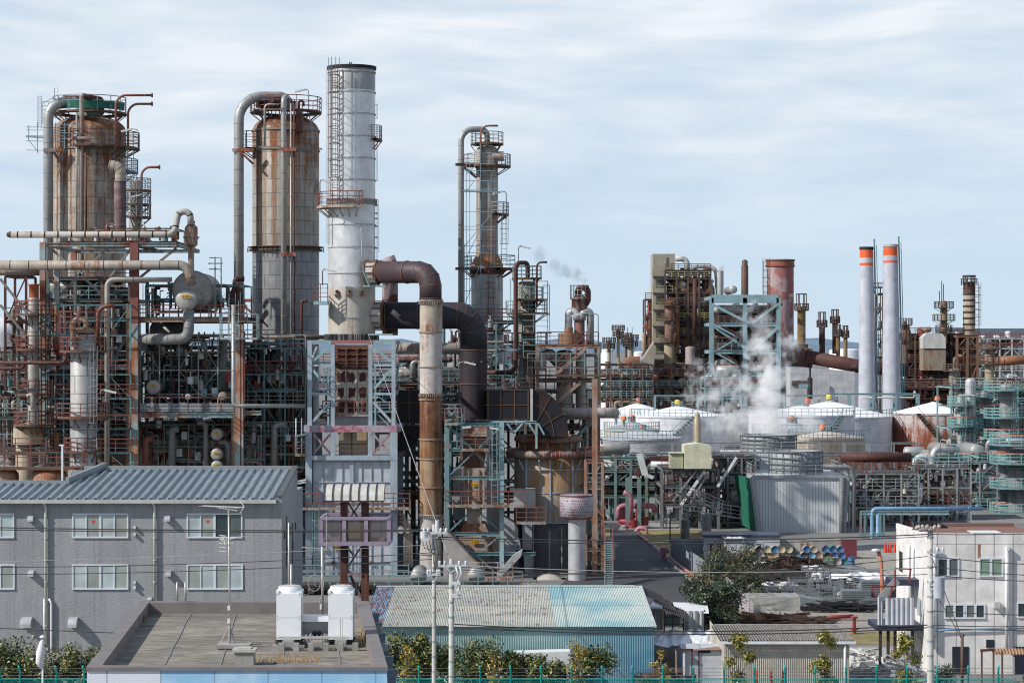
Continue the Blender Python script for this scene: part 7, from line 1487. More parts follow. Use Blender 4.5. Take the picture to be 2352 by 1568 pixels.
def tank(label,u0,u1,vap,ve,D,mw,mr,vent=None,ventcol=None,rails=True,stair_=None):
 mw=mw
 cx=X((u0+u1)/2,D);r=M((u1-u0)/2,D);ze=Z(ve,D);t=T('storage_tank',label,'tank',(cx,D,0));q=MB();q.lathe((cx,D,0),[(r,0),(r,ze)],56);q.build('wall',mw,t)
 za=Z(vap,D);q=MB();n=6;q.lathe((cx,D,0),[(r+.1,ze-.05)]+[(r*(1-k/n)+.01,ze+(za-ze)*(k/n)**1.05)for k in range(n+1)],56);q.build('roof',mr,t)
 q=MB();q.lathe((cx,D,0),[(r,ze-.25),(r+.12,ze-.25),(r+.12,ze),(r,ze)],56,smooth=False);q.build('rim',mw,t)
 if rails:
  q=MB();railing(q,arc((cx,D,ze),r+.05,math.radians(180),math.radians(360),26),1.1,.04,2.2,mid=2);q.build('handrail',RAILT,t)
  q=MB();railing(q,arc((cx,D,za-.5),r*.13,0,2*pi,10),1.1,.04,9,mid=2);q.build('top_rail',RAILT,t)
 if vent is None:vent=((u0+u1)/2,vap)
 if ventcol:
  oc_={'orange':flat('vent_orange',(.60,.15,.05),.5),'yellow':flat('vent_yellow',(.80,.55,.04),.5)}[ventcol]
  xx=X(vent[0],D);zz=Z(vent[1],D);q=MB();q.lathe((xx,D,zz),[(.22,-1.0),(.22,.15),(.3,.2),(.3,.3)],14);vo=q.build('vent',TEALP,t)
  q=MB();q.lathe((xx,D,zz),[(.52,.3),(.50,.42),(.36,.95),(.2,1.02),(.01,1.03)],16);q.build('vent_cap',oc_,vo)
 if stair_:
  q=MB();a0,a1=map(math.radians,stair_);n=22;pr=None
  for k in range(n+1):
   a=a0+(a1-a0)*k/n;p=Vector((cx+(r+.5)*math.cos(a),D+(r+.5)*math.sin(a),ze*k/n))
   q.box(p.x-.4,p.x+.4,p.y-.4,p.y+.4,p.z-.05,p.z+.05)
   if pr:q.bar(pr+Vector((0,0,1)),p+Vector((0,0,1)),.07);q.bar(pr-Vector((0,0,.15)),p-Vector((0,0,.15)),.08,.25)
   pr=p
  q.build('stair',RAILT if mw is not TRU else RUSTM,t)
 return t
tank('white tank with low cone roof at the left end of the tank farm',1372,1556,924,952,400,TW,TR,(1466,926),'orange');tank('white tank with yellow topped vent and a stair climbing its side',1450,1663,931,953,372,TW,TR,(1556,932),'yellow',stair_=(215,285))
tank('grey cream cone roofed tank with orange vent, between white ones and grey one',1388,1514,966,985,345,TCR,TG,(1452,968),'orange');tank('low grey tank nearest the road',1376,1566,985,1004,330,TG,metal('roof_grey',(.48,.49,.52),.02,sc=.5),None,None)
tank('largest white tank, with a yellow topped vent, left of the rusty tank',1762,2048,919,954,372,TW,TR,(1904,920),'yellow');tank('white tank with orange vent drifting in steam',1720,1962,930,951,350,TW,TR,(1855,930),'orange',stair_=(250,310))
tank('small cream tank with rust streaked roof in front of the largest white tank',1812,1986,989,1004,325,TCR,metal('roof_rust_streak',(.66,.62,.56),.42,rc=(.35,.15,.07),sc=.9),(1889,990),'orange');tank('grey cone roofed tank behind the cooling towers, in the steam',1730,1908,968,990,335,TG,TG,(1819,970),'orange')
tank('tank with heavily rusted red brown wall and white roof',2048.5,2240,922,947,372,TRU,TR,(2153,923),'orange',stair_=(300,240),rails=False)
for k,(u,v)in enumerate(((1415,961),(1433,966),(1473,985))):
 t=T('roof_vent','small orange capped vent on the left tanks, %s of three'%('leftmost','middle','rightmost')[k],'vent',P(u,v,332));q=MB();q.lathe(P(u,v,332),[(.2,-.9),(.2,0),(.4,0),(.4,.1)],12);q.build('stem',TEALP,t);q=MB();q.lathe(P(u,v,332),[(.4,.1),(.38,.25),(.27,.65),(.01,.7)],14);q.build('vent_cap',flat('vent_orange',(0,0,0)),t)
rack('pipe_bridge','thin teal pipe bridge over the white tank roofs',1505,1900,960,[909],385,2,5,FTEAL,PAL_FL,1,0,0,81,mrail=RAILR,small=0,wd=.22,decks=False,brace=False)
rack('pipe_bridge','teal pipe bridge above the largest white tank',1900,2110,960,[905],390,2,5,FTEAL,PAL_FL,1,0,0,82,mrail=RAILR,small=0,wd=.3,decks=False,brace=False)
def plume(name,label,blobs,D,dens,seed,col=(.95,.96,1.0)):
 m=bpy.data.materials.new('steam_'+name+str(seed));m.use_nodes=True;nt=m.node_tree;nt.nodes.clear();g=NG(nt);o=nt.nodes.new('ShaderNodeOutputMaterial');v=nt.nodes.new('ShaderNodeVolumePrincipled');nt.links.new(v.outputs[0],o.inputs['Volume'])
 geo=g.n.new('ShaderNodeNewGeometry').outputs['Position'];f=None;nc=nt.nodes.new('ShaderNodeTexNoise');nt.links.new(geo,nc.inputs['Vector']);nc.inputs['Scale'].default_value=2.2/M(100,D)*1.6;nc.inputs['Detail'].default_value=3;v1_=nt.nodes.new('ShaderNodeVectorMath');v1_.operation='MULTIPLY_ADD';nt.links.new(nc.outputs['Color'],v1_.inputs[0]);a_=M(blobs[0][2],D)*2.6;v1_.inputs[1].default_value=(a_,)*3;nt.links.new(geo,v1_.inputs[2]);v2_=nt.nodes.new('ShaderNodeVectorMath');v2_.operation='ADD';nt.links.new(v1_.outputs[0],v2_.inputs[0]);v2_.inputs[1].default_value=(-a_/2,)*3;wp=v2_.outputs[0]
 for(u,vv,r,k)in blobs:
  c_=P(u,vv,D);rr=M(r,D);vm=nt.nodes.new('ShaderNodeVectorMath');vm.operation='DISTANCE';nt.links.new(wp,vm.inputs[0]);vm.inputs[1].default_value=c_
  s_=g.mr(vm.outputs['Value'],0,rr,k*1.5,0);f=s_ if f is None else g.math('MAXIMUM',f,s_)
 n=g.noise(g.mapv(geo,(1,1,.8),(seed,0,0)),2.6/M(100,D),6,.62,.8);d=g.math('MULTIPLY',g.mr(g.math('ADD',f,g.math('MULTIPLY',g.math('SUBTRACT',n,.5),2.1)),.30,1.1),dens)
 g.sock(v,'Density',d);v.inputs['Color'].default_value=(*col,1);v.inputs['Anisotropy'].default_value=-.25;v.inputs['Emission Strength'].default_value=0
 us=[b_[0]-b_[2]for b_ in blobs]+[b_[0]+b_[2]for b_ in blobs];vs=[b_[1]-b_[2]for b_ in blobs]+[b_[1]+b_[2]for b_ in blobs];rm=M(max(b_[2]for b_ in blobs),D)
 q=MB()
 c_=P((min(us)+max(us))/2,(min(vs)+max(vs))/2,D);A=M((max(us)-min(us))/2*1.1,D);Bz=M((max(vs)-min(vs))/2*1.1,D);n1,n2=20,10
 vsx=[(c_.x+A*1.25*math.sin(pi*j/n2)*math.cos(2*pi*i/n1),D+rm*1.3*math.sin(pi*j/n2)*math.sin(2*pi*i/n1),c_.z+Bz*1.2*math.cos(pi*j/n2))for j in range(n2+1)for i in range(n1)]
 q.add(vsx,[(j*n1+i,(j+1)*n1+i,(j+1)*n1+(i+1)%n1,j*n1+(i+1)%n1)for j in range(n2)for i in range(n1)],True)
 return tag(q.build(name,m,None,c_),label,'steam')
plume('steam_plume','small white steam plume drifting left from the cyclone furnace',[(1345,645,16,1.1),(1326,632,22,1.0),(1300,622,28,.8),(1272,608,32,.6),(1245,590,30,.4)],213,.75,3,(1,1,1))
plume('steam_plume','large steam cloud rising from the cooling towers in front of the teal frame',[(1762,990,52,1.1),(1768,955,58,1.0),(1762,910,62,1.0),(1772,860,58,.95),(1745,800,50,.7),(1810,790,42,.6),(1690,960,55,.65),(1650,910,60,.5),(1700,870,55,.5),(1620,860,55,.45),(1740,745,55,.5),(1640,960,55,.5),(1590,900,50,.35),(1850,960,55,.45)],315,.8,5,(1,1,1))
GAL=metal('galv_grey',(.36,.38,.39),.15,.5,.3);GALD=metal('galv_dark',(.17,.18,.19),.2,.6)
m_,g,b=mat('ribbed_sheet');geo=g.n.new('ShaderNodeNewGeometry').outputs['Position'];x,y,z=g.sep(geo)
wv=g.math('FRACT',g.math('MULTIPLY',g.math('ADD',x,g.math('ADD',y,300)),3.2));n=g.noise(g.mapv(geo,(4,4,.15)),1,4,.6)
c=g.mix(g.mr(wv,0,.25),(.20,.22,.24),g.ramp(n,[(.3,(.48,.51,.53)),(.7,(.60,.63,.64))]));g.sock(b,'Base Color',c);b.inputs['Roughness'].default_value=.5;g.sock(b,'Normal',g.bump(wv,.4,.05));RIB=m_
def fanstack(parent,u0,u1,v0,v1,D,n=20):
 r=M((u1-u0)/2,D);cx=X((u0+u1)/2,D);z0,z1=Z(v1,D),Z(v0,D);q=MB();q.lathe((cx,D,0),[(r*1.02,z0),(r*.97,(z0+z1)/2),(r,z1),(r*.93,z1),(r*.9,z0)],36);o=q.build('fan_stack',GALD if parent is None else metal('fan_stack_grey',(.33,.36,.37),.05,.5,seam=(1.4,12,False),dirt=.4),parent)
 q=MB()
 for k in range(5):z=z0+(z1-z0)*(k+.15)/4.3;q.lathe((cx,D,z),[(r*1.02,-.05),(r*1.05,-.05),(r*1.05,.05),(r*1.02,.05)],36,smooth=False)
 for k in range(n):a=2*pi*k/n;q.bar((cx+r*1.03*math.cos(a),D+r*1.03*math.sin(a),z0),(cx+r*1.03*math.cos(a),D+r*1.03*math.sin(a),z1),.07)
 q.build('stiffener',GALD,o)
D=245.0;t=T('cooling_tower','front cooling tower with ribbed tapering grey wall, green netting at its left side','cooling tower',(X(1838,D),D,0))
q=MB();f_=[(1730,1094,D),(1945,1094,D),(1932,1232,D),(1750,1232,D)];bk=[(x[0],x[1],D)for x in f_];A=[P(*x)for x in f_];Bq=[p+Vector((0,13,0))for p in A]
A[2].z=A[3].z=Bq[2].z=Bq[3].z=0;q.add(A+Bq,[(3,2,1,0),(0,1,5,4),(1,2,6,5),(0,4,7,3),(4,5,6,7)]);q.build('wall',RIB,t)
q=MB();q.bar(A[0]+Vector((-.1,-.1,0)),A[1]+Vector((.1,-.1,0)),.2,.3);q.bar(A[1]+Vector((.1,-.1,0)),A[2]+Vector((.3,-.1,0)),.3);q.bar(A[0]+Vector((-.1,-.1,0)),A[3]+Vector((-.2,-.1,0)),.3);q.build('trim',GAL,t)
q=MB();a=P(1722,1096,D+1);e=P(1742,1228,D+1);q.quad(P(1686,1087,D+6),P(1722,1098,D),P(1738,1224,D),P(1705,1205,D+6));q.build('green_net',flat('net_green',(.012,.13,.085),.85,.35,2),t)
q=MB();q.quad(P(1722,1096,D-.1),P(1733,1096,D-.1),P(1752,1230,D-.1),P(1738,1228,D-.1));q.build('side_panel',metal('side_mossy',(.36,.38,.40),.2,.7,rc=(.03,.05,.03),drc=(.02,.02,.015)),t)
g_=MB();railing(g_,[A[0]+Vector((0,12,0)),A[0],A[1],A[1]+Vector((0,12,0))],1.2,.035,1.6,mid=3);g_.build('handrail',GAL,t)
fanstack(t,1768,1888,1034,1092,D+7)
ppipe('header_pipe',None,[(1890,1070,D),(1955,1073,D),(1961,1100,D),(1961,1275,D)],M(5,D),[GALD,PIPEB],step=3,parent=t);ppipe('drain_pipe',None,[(1934,1096,D-.4),(1932,1260,D-.4)],M(6,D),[GALD,PIPEB],step=3,parent=t)
D=272.0;t=T('cooling_tower','rear cooling tower with louvred left side and steaming fan stack','cooling tower',(X(1760,D),D,0))
q=MB();q.box(X(1672,D),X(1850,D),D,D+10,0,Z(1042,D));q.build('wall',RIB,t);fanstack(t,1702,1828,997,1036,D+4)
q=MB()
for k in range(26):v=1046+k*4;q.box(X(1668,D),X(1728,D),D-.35,D,Z(v+1.6,D),Z(v,D))
q.build('louvre',GAL,t);g_=MB();railing(g_,[P(1640,1035,D-1),P(1730,1040,D-1),P(1860,1040,D-1)],1.3,.035,1.6,mid=3);g_.build('handrail',GAL,t)
q=MB();q.box(X(1640,D),X(1735,D),D-1.5,D,Z(1046,D),Z(1041,D));q.build('deck',GALD,t)
rack('process_rack','grey galvanised walkways, pipes and pumps left of the front cooling tower',1640,1735,1235,[1050,1085,1120,1160,1200],252,10,4,GALD,[GAL,GALD,PIPE,GALD],26,30,2,91,mrail=GAL,small=24,rmax=.3,wd=.2,rr_=.035)
rack('process_rack','grey steel structure holding the cream cabin, with railed decks',1520,1650,1235,[1078,1118,1160],250,10,4,GALD,[GAL,PIPE,GALD,TEALP],18,22,2,92,mrail=GAL,small=22,rmax=.25,wd=.3,rr_=.035)
D=248.0;t=T('cream_cabin','pale yellow cabin with a tan vent chimney, above the grey steel structure','cabin',(X(1603,D),D,Z(1078,D)))
q=MB();q.prism([(X(1572,D),Z(1076,D)),(X(1634,D),Z(1076,D)),(X(1634,D),Z(1024,D)),(X(1604,D),Z(1018,D)),(X(1572,D),Z(1022,D))],D,D+4);q.build('wall',CREAM,t)
q=MB();q.box(X(1540,D),X(1570,D),D+.5,D+3,Z(1076,D),Z(1042,D));q.box(X(1538,D),X(1573,D),D+.3,D+3.2,Z(1042,D)+.01,Z(1040,D));q.build('annex',metal('cream_dim',(.45,.46,.32),.15),t)
q=MB();q.lathe((X(1609,D),D+4.5,0),[(M(8.5,D),Z(1030,D)),(M(8.5,D),Z(966,D)),(M(6.5,D),Z(963,D)),(M(6.5,D),Z(955,D)),(M(4,D),Z(950,D)),(.02,Z(949,D))],20);q.build('chimney',metal('chimney_tan',(.42,.36,.26),.4,.5,.2),t)
for k,(a,b_)in enumerate((((1564,1160),(1619,1080)),((1648,1117),(1692,1050)),((1545,1150),(1600,1080)),((1585,1155),(1626,1086)))):
 q=MB();q.bar(P(*a,249),P(*b_,249),.28 if k<2 else .16);tag(q.build('slanted_strut',WHITEP if k<2 else GAL,None,P(*a,243)),('long white slanted strut below the cream cabin','white slanted strut against the rear cooling tower louvres','thin grey slanted strut left of the long white one','thin grey slanted strut right of the long white one')[k],'strut')
D=243.0
for k,(a,b_)in enumerate((((1550,1165),(1700,1190)),((1555,1130),(1660,1175)))):
 q=MB();A_p,B_p=P(*a,D),P(*b_,D+3);q.bar(A_p,B_p,.9,.12);railing(q,[A_p,B_p],1.2,.04,1.2,mid=3);tag(q.build('sloping_walkway',GAL,None,A_p),'grey railed walkway sloping down to the right, %s of two'%('lower','upper')[k],'walkway')
vessel('process_vessel','dark grey upright vessel at the edge of the lawn',1563,1584,1191,232,metal('vessel_dark',(.10,.105,.10),.1,.5),vbot=1240,dome_px=3,cat='vessel')
vessel('process_vessel','grey upright vessel right of the dark one beside the lawn',1612,1634,1180,240,GALD,vbot=1232,dome_px=4,cat='vessel')
rack('pipe_rack','teal posted pipe rack with maroon box beams, behind the pink pump set',1378,1520,1215,[1052,1082,1110,1140],262,7,5,metal('rack_teal',(.16,.25,.25),.25),[RPIPE,PIPER,DPIPE,BRN2,TEAL],30,16,1,93,mrail=TEAL,small=16,rmax=.25,wd=.3,rails=False)
q=MB();q.box(X(1490,262),X(1545,262),260,262,Z(1060,262),Z(1046,262));q.bar(P(1460,1092,259),P(1492,1052,259),.8,.6);tag(q.build('cable_trough',RPIPE,None,P(1490,1060,260)),'maroon box trough crossing above the teal rack','trough')
q=MB();pipe(q,[P(1495,1066,258),P(1540,1066,258),P(1548,1080,258)],.35,0,9,bands=False);q.bar(P(1468,1042,258),P(1482,1090,258),.7,.5);q.bar(P(1482,1090,258),P(1500,1096,258),.7,.4);tag(q.build('silver_trough',LAMPM,None,P(1495,1066,258)),'silver cable trough zigzagging over the teal rack','trough')
for uu,lb in((1441,'left'),(1468,'right')):q=MB();q.ibeam(P(uu,1206,250),P(uu,1096,250),.42,.42,up=(0,1,0));tag(q.build('rack_post',metal('rack_teal',(0,0,0)),None,P(uu,1206,250)),'%s tall grey green post in front of the pink pump set'%lb,'post')
D=252.0;t=T('fire_pump_set','rose pink tank with looping red pipes behind the teal posts','pump',(X(1432,D),D,0))
q=MB();q.lathe((X(1433,D),D,0),[(M(14,D),Z(1203,D)),(M(14,D),Z(1168,D))]+dome(M(14,D),Z(1168,D),.5,5)[1:],22);q.build('tank',PINKP,t)
ppipe('pipe_loop',None,[(1420,1195,D-1),(1420,1161,D-1),(1503,1161,D-1),(1503,1178,D-1)],.3,[PINKM,REDP],step=3,parent=t,n=6);ppipe('pipe_loop',None,[(1449,1206,D-2),(1449,1136,D-2),(1432,1130,D-2)],.28,[PINKM,REDP],step=3,parent=t);ppipe('pipe_loop',None,[(1420,1196,D-1),(1466,1200,D-1),(1466,1165,D-1)],.3,[REDP,PINKM],step=3,parent=t)
q=MB();q.cyl((X(1478,D),D-1,0),.5,Z(1204,D),Z(1185,D),14);q.cyl((X(1452,D),D-2,0),.5,Z(1208,D),Z(1190,D),14);q.build('valve_body',REDP,t)
ppipe('hydrant_pipe','long rose pink pipe running down the verge beside the road',[(1449,1208,253),(1462,1214,250),(1470,1228,240),(1520,1266,221),(1601,1328,196),(1650,1366,183)],.13,[PINKM,PINKP],R=.5,step=3)
ppipe('hydrant_pipe','small pink arch of pipe at the top of the lawn',[(1463,1222,243),(1463,1213,243),(1485,1213,243),(1485,1228,243)],.2,[PINKP,REDP],R=.5,step=2)
for(u0,u1,v0,v1,lb)in((1436,1446,1196,1218,'smaller, far'),(1517,1531,1256,1284,'larger, near')):
 D=GD(v1);q=MB();q.box(X(u0,D),X(u1,D),D,D+.6,.4,Z(v0,D));q.box(X(u1,D),X(u1,D)+.25,D+.1,D+.4,.6,Z(v0,D)-.2);q.box(X(u0,D)+.1,X(u1,D)-.1,D+.15,D+.4,0,.4);tag(q.build('hydrant_cabinet',PINKM,None,(X(u0,D),D,0)),'pink hydrant cabinet on the lawn, the %s one'%lb,'cabinet')
q=MB();q.bar(P(1539,1245,226),P(1539,1180,226),.12);tag(q.build('lawn_post',DARKST,None,P(1539,1245,226)),'thin dark post standing in the dry lawn','post')
t=rack('pipe_bridge','maroon pipe bridge with rusty truss right of the cooling towers',1935,2090,1170,[1054,1090],268,5,6,RUSTM,[RPIPE,PIPER,RPIPE],6,2,0,94,mrail=GAL,small=3,rmax=.3,wd=.25,decks=False)
q=MB();q.tube([P(1930,1050,266),P(2092,1050,266)],.55,14);q.build('pipe',[RPIPE],t)
rack('process_rack','long grey pipe rail crossing in front of the tanks',1376,2110,1075,[1018],300,2,14,GAL,[GAL,FPIPE],3,0,0,96,small=0,rmax=.15,wd=.15,decks=False,brace=False)
SV=metal('silver_vessel',(.48,.50,.50),.10,.42,.3,seam=(1.4,4,False),dirt=.35,sc=.8);CRV=metal('cream_vessel',(.50,.49,.40),.25,.5,dirt=.3);GV=metal('grey_vessel',(.26,.27,.27),.12,.5,.2,seam=(1.6,5,False));RT2=metal('rail_aqua',(.22,.42,.42),.12,.6);RO=metal('rail_orange',(.42,.12,.08),.1,.5)
rack('process_rack','pale green racks with grey pipes behind the blue pipe',1955,2110,1210,[1092,1115,1150],262,8,5,TEALP,PAL_FL+[CREAM,PIPE,GAL],30,40,1,95,mrail=GAL,small=16,rmax=.3,wd=.22)
rack('process_rack','cream and silver pipes crowded behind the left end of the blue pipe',1950,2110,1208,[1088,1125,1165],254,6,5,GAL,PAL_FL+[CREAM,GAL,SILVER],26,34,0,146,mrail=GAL,small=34,rmax=.3,wd=.18)
rack('process_rack','pale pipework between the cream vessel and twin silver columns',2100,2230,1208,[1075,1120,1160],262,6,5,GAL,PAL_FL+[CREAM,GAL,SILVER],26,34,0,147,mrail=RT2,small=34,rmax=.3,wd=.18)
Dd=300.0
def ttower(label,u0,u1,vt,vb,D,m,vs,out=1.3,dome=8,tp=None):
 t=tower('silver_column',label,u0,u1,vt,vb,D,m,plats=[(v,150,400,out)for v in vs],dome_px=dome,mdeck=TEAL,mrail=RT2,rr=.045,band=[v+12 for v in vs],lad=(u1-3,vs[0],vs[-1]),toppipe=tp)
 for v in vs:q=MB();q.tube([p+Vector((0,0,1.2))for p in arc((t['cx'],D,Z(v,D)),t['r']+out-.05,math.radians(150),math.radians(400),14)],.06,5);q.build('orange_rail',RO,t)
 return t
ttower('slim silver column with domed top, left of a taller twin',2199,2214,905,1060,Dd,SV,(930,978,1040));ttower('taller silver column of the twin pair near the right edge',2217,2241,868,1060,Dd+1,SV,(980,1040),1.0)
ttower('grey column inside aqua ring platforms, upper right',2250,2276,895,1200,Dd+4,GV,(912,950,975,1030,1075),1.8);ttower('column wrapped in aqua platforms nearest the top right edge',2296,2330,880,1200,Dd-4,GV,(895,958,1006,1056,1118,1174),2.0)
ttower('thick grey column with aqua rings cut by the right edge',2316,2362,1028,1200,275,metal('grey_vessel_big',(.22,.23,.235),.08,.5,.2,seam=(1.8,6,False)),(1020,1062,1118,1176),2.2,5)
ttower('short grey column with orange rails below the twin silver columns',2226,2252,1045,1200,285,GV,(1062,1104,1150),1.4,5);ttower('small silver column left of the short grey one',2198,2214,1062,1200,287,SV,(1080,1106,1160),1.2,4)
vessel('process_vessel','cream storage vessel with railed top behind the pale green rack',2066,2132,1094,292,CRV,vbot=1200,dome_px=8,cat='vessel');vessel('process_vessel','bright silver domed vessel in the right hand complex',2160,2186,1080,280,SV,vbot=1200,dome_px=12,cat='vessel');vessel('process_vessel','small silver domed vessel low in the right hand complex',2147,2166,1140,272,SV,vbot=1210,dome_px=10,cat='vessel')
vessel('process_vessel','cream domed vessel beside the blue pipe',2036,2058,1150,275,CRV,vbot=1200,dome_px=10,cat='vessel')
ppipe('insulated_pipe','shiny inverted U pipe in the right hand complex',[(2101,1085,276),(2101,1048,276),(2140,1048,276),(2140,1160,276)],M(6.5,276),[SILVER,PIPEB],R=M(16,276),step=1.2,n=8,seg=16)
ppipe('insulated_pipe','silver pipe rising from the inverted U and bending to the right',[(2142,1060,277),(2144,1032,277),(2200,1032,279)],M(7,277),[SILVER,PIPEB],R=M(18,277),step=1.2,n=8,seg=16)
ppipe('insulated_pipe','thick silver pipe entering at the right edge',[(2280,1012,292),(2370,1012,292)],M(6,292),[SILVER,PIPEB],step=2);ppipe('insulated_pipe','hooked grey pipe between the aqua platforms',[(2268,1050,290),(2268,1010,290),(2310,1010,290)],M(5,290),[PIPE,PIPEB],R=M(14,290),step=1)
rack('process_rack','aqua framed pipework below the twin silver columns',2090,2290,1212,[1060,1095,1130,1168],283,10,6,GAL,PAL_FL+[GV,CRV,SV,CREAM],50,70,12,97,mrail=RT2,small=40,rmax=.3,wd=.2,rr_=.045)
rack('process_rack','aqua framed pipework at the upper right edge',2185,2375,1060,[890,935,985,1025],306,10,6,metal('rail_aqua',(0,0,0)),PAL_FL+[GV,TEAL],26,34,2,98,mrail=RT2,small=24,rmax=.25,wd=.2,rr_=.045)
for k,(u,v)in enumerate(((2100,1052),(2215,905),(2312,860),(2225,1046),(2160,1010))):
 t=T('lamp_post','small lamp with slanted white hood in the right complex, %s from the left'%ORD[(0,2,4,3,1)[k]],'lamp',P(u,v+40,275));lampfix(t,P(u,v+40,275),M(40,275),.3,RAILG,LAMPM)
BLP=metal('pipe_sky_blue',(.20,.36,.52),.04,.4)
ppipe('blue_pipe','sky blue pipe on a teal gantry, bending down at its left end',[(2258,1167.5,238),(2003,1167.5,238),(2003,1274,238),(1960,1274,234)],M(4.6,238),[BLP,BLP],R=M(12,238),step=3,n=8,seg=16)
ppipe('blue_pipe','second sky blue pipe running down behind the first',[(2016,1172,240),(2016,1276,240),(1990,1282,238)],M(4.2,240),[BLP,BLP],R=M(6,240),step=3,n=6,seg=14)
t=T('pipe_gantry','teal gantry carrying the sky blue pipe','gantry',(X(2005,238),238,0));q=MB();q.ibeam(P(1977,1177,238),P(2180,1177,238),.3,.42);q.build('beam',TEALP,t)
for u in(1977,1986,2022,2030):q=MB();q.ibeam(P(u,1285,238),P(u,1174,238),.22,.22,up=(0,1,0));q.build('post',TEAL,t)
for v in(1226,1280):q=MB();q.bar(P(1975,v,238),P(2032,v,238),.2);q.build('beam',TEAL,t)
SHEET=metal('sheet_grey_blue',(.27,.31,.36),.10,.6,dirt=.5);SHEETW=metal('sheet_pinkgrey',(.36,.33,.36),.08,.6,dirt=.3)
def sheetwall(name,label,A,B_,h0,h1,m,n,cat='fence'):
 q=MB();corr(q,(A.x,A.y,0),(B_.x,B_.y,0),(B_.x,B_.y,h1),(A.x,A.y,h0),n,.06,(.3,.8,0));tag(q.build(name,m,None,(A.x,A.y,0)),label,cat)
sheetwall('sheet_fence','grey blue sheet metal fence along the far side of the yard',G(1540,1283),G(1620,1283),1.9,1.9,SHEET,20);sheetwall('sheet_fence','grey blue sheet fence running from the lawn towards the dark tree',G(1540,1283),G(1619,1326),1.9,1.5,SHEET,30);sheetwall('sheet_fence','pinkish ribbed sheet fence right of the dark tree',G(1668,1382),G(1732,1428),2.0,1.4,SHEETW,34)
CW=metal('cabin_white',(.52,.54,.58),.05,.6,dirt=.3);ROOFD=flat('cabin_trim',(.05,.06,.09),.5)
for k,(u0,u1,vt,vb,wn,lb)in enumerate(((1617,1704,1233,1290,(1627,1660),'left site cabin with brown curtained windows below the cooling tower'),(1704,1791,1233,1290,(1716,1752),'right site cabin with dark windows behind the oil drums'),(1665,1713,1242,1292,None,'small white cabin with a tarp on its roof, in front of the two long ones'))):
 D=213.5-k*.3-(2.5 if k==2 else 0);t=T('site_cabin',lb,'cabin',(X((u0+u1)/2,D),D,0));x0,x1=X(u0,D),X(u1,D);q=MB();q.box(x0,x1,D,D+4,0,Z(vt,D));q.build('wall',CW,t);q=MB();q.box(x0-.1,x1+.1,D-.15,D+4.1,Z(vt,D)+.003,Z(vt,D)+.22);q.build('roof',ROOFD,t)
 if wn:
  for j in range(2):a=wn[0]+(wn[1]-wn[0])*j/2;window(a,a+(wn[1]-wn[0])/2-1,1246,1268,[metal('curtain_brown',(.14,.07,.04),.1)if k==0 else DKG],D=D,parent=t)
 else:
  q=MB();
  for j in range(8):q.tube([P(u0+4+j*5,1241-3*math.sin(j*1.3)**2,D+.3),P(u0+6+j*5,1242,D+2)],.3,6)
  q.build('tarp',WHITEP,t);q=MB();q.box(X(1692,D),X(1697,D),D-.15,D,Z(1272,D),Z(1266,D));q.build('vent',WHITEP,t)
q=MB();D=216.0;q.box(X(1790,D),X(1932,D),D,D+1,0,Z(1238,D));tag(q.build('block_wall',CONC,None,(X(1790,D),D,0)),'low concrete wall below the front cooling tower','wall');q=MB();q.box(X(1826,D),X(1861,D),D-.4,D-.1,Z(1268,D),Z(1246,D));tag(q.build('rusty_panel',PW,None,(X(1826,D),D,0)),'rust streaked white panel standing behind the drums','panel')
q=MB();D=215.0;q.box(X(1934,D),X(1968,D),D,D+1,0,Z(1240,D));tag(q.build('container',metal('box_crimson',(.17,.035,.05),.2),None,(X(1934,D),D,0)),'dull crimson container beside the big grey pipes','container')
DC={n:metal('drum_'+n,tuple(x*.75 for x in c),.3,.55,rc=(.2,.09,.05))for n,c in(('blue',(.05,.16,.36)),('light blue',(.20,.40,.55)),('black',(.03,.03,.035)),('cream',(.55,.50,.32)),('green',(.04,.16,.10)),('white',(.50,.50,.50)),('grey',(.16,.18,.20)),('ochre',(.40,.25,.07)),('teal',(.05,.28,.33)))}
def drum(loc,lying,c1,c2,label):
 o=T('oil_drum',label,'oil drum',loc,'oil drums stacked in the yard');r,L_=.32,.92;ax='y' if lying else 'z';q=MB();sg=1;z_=[0,.29,.30,.31,.6,.61,.62,L_];rr=[r,r,r*1.05,r,r,r*1.05,r,r]
 c_=Vector(loc)+(Vector((0,0,r))if lying else Vector((0,0,0)));q.lathe(c_,[(a,(sg*b2 if not lying else b2))for a,b2 in zip(rr,z_)],18,axis=ax);q.build('body',DC[c1],o)
 q=MB();zz=-.01 if lying else L_+.005;q.lathe(c_,[(.001,zz+(.03 if lying else-.03)),(r*.9,zz+(.03 if lying else-.03)),(r*.92,zz),(r*1.03,zz)],18,axis=ax);q.build('lid',DC[c2],o);return o
rr=random.Random(5);cols=list(DC);cnt={}
def dl(c1,c2,row):
 k=(c1,c2,row);cnt[k]=cnt.get(k,0)+1
 return '%s%s oil drum %s%s'%((ORD[cnt[k]-1]+' ')if cnt[k]>1 else '',c1 if c1==c2 else c1+' bodied, '+c2+' ended',row,', counting from the left' if cnt[k]>1 else '')
Y0=209.0;z_r=(0,.56,1.12)
for row,(us,nm)in enumerate(((range(1722,1952,17),'lying in the bottom row'),(range(1730,1948,17),'lying in the middle row'),((1727,1744,1762,1779,1797,1812,1852,1870,1898,1914,1932),'lying in the top row'))):
 for u in us:
  c1,c2=rr.choice(cols),rr.choice(('cream','white','blue','light blue','black','ochre','cream','teal','grey'));drum((X(u,Y0)+rr.uniform(-.05,.05),Y0+rr.uniform(-.1,.1),z_r[row]),True,c1,c2,dl(c1,c2,nm))
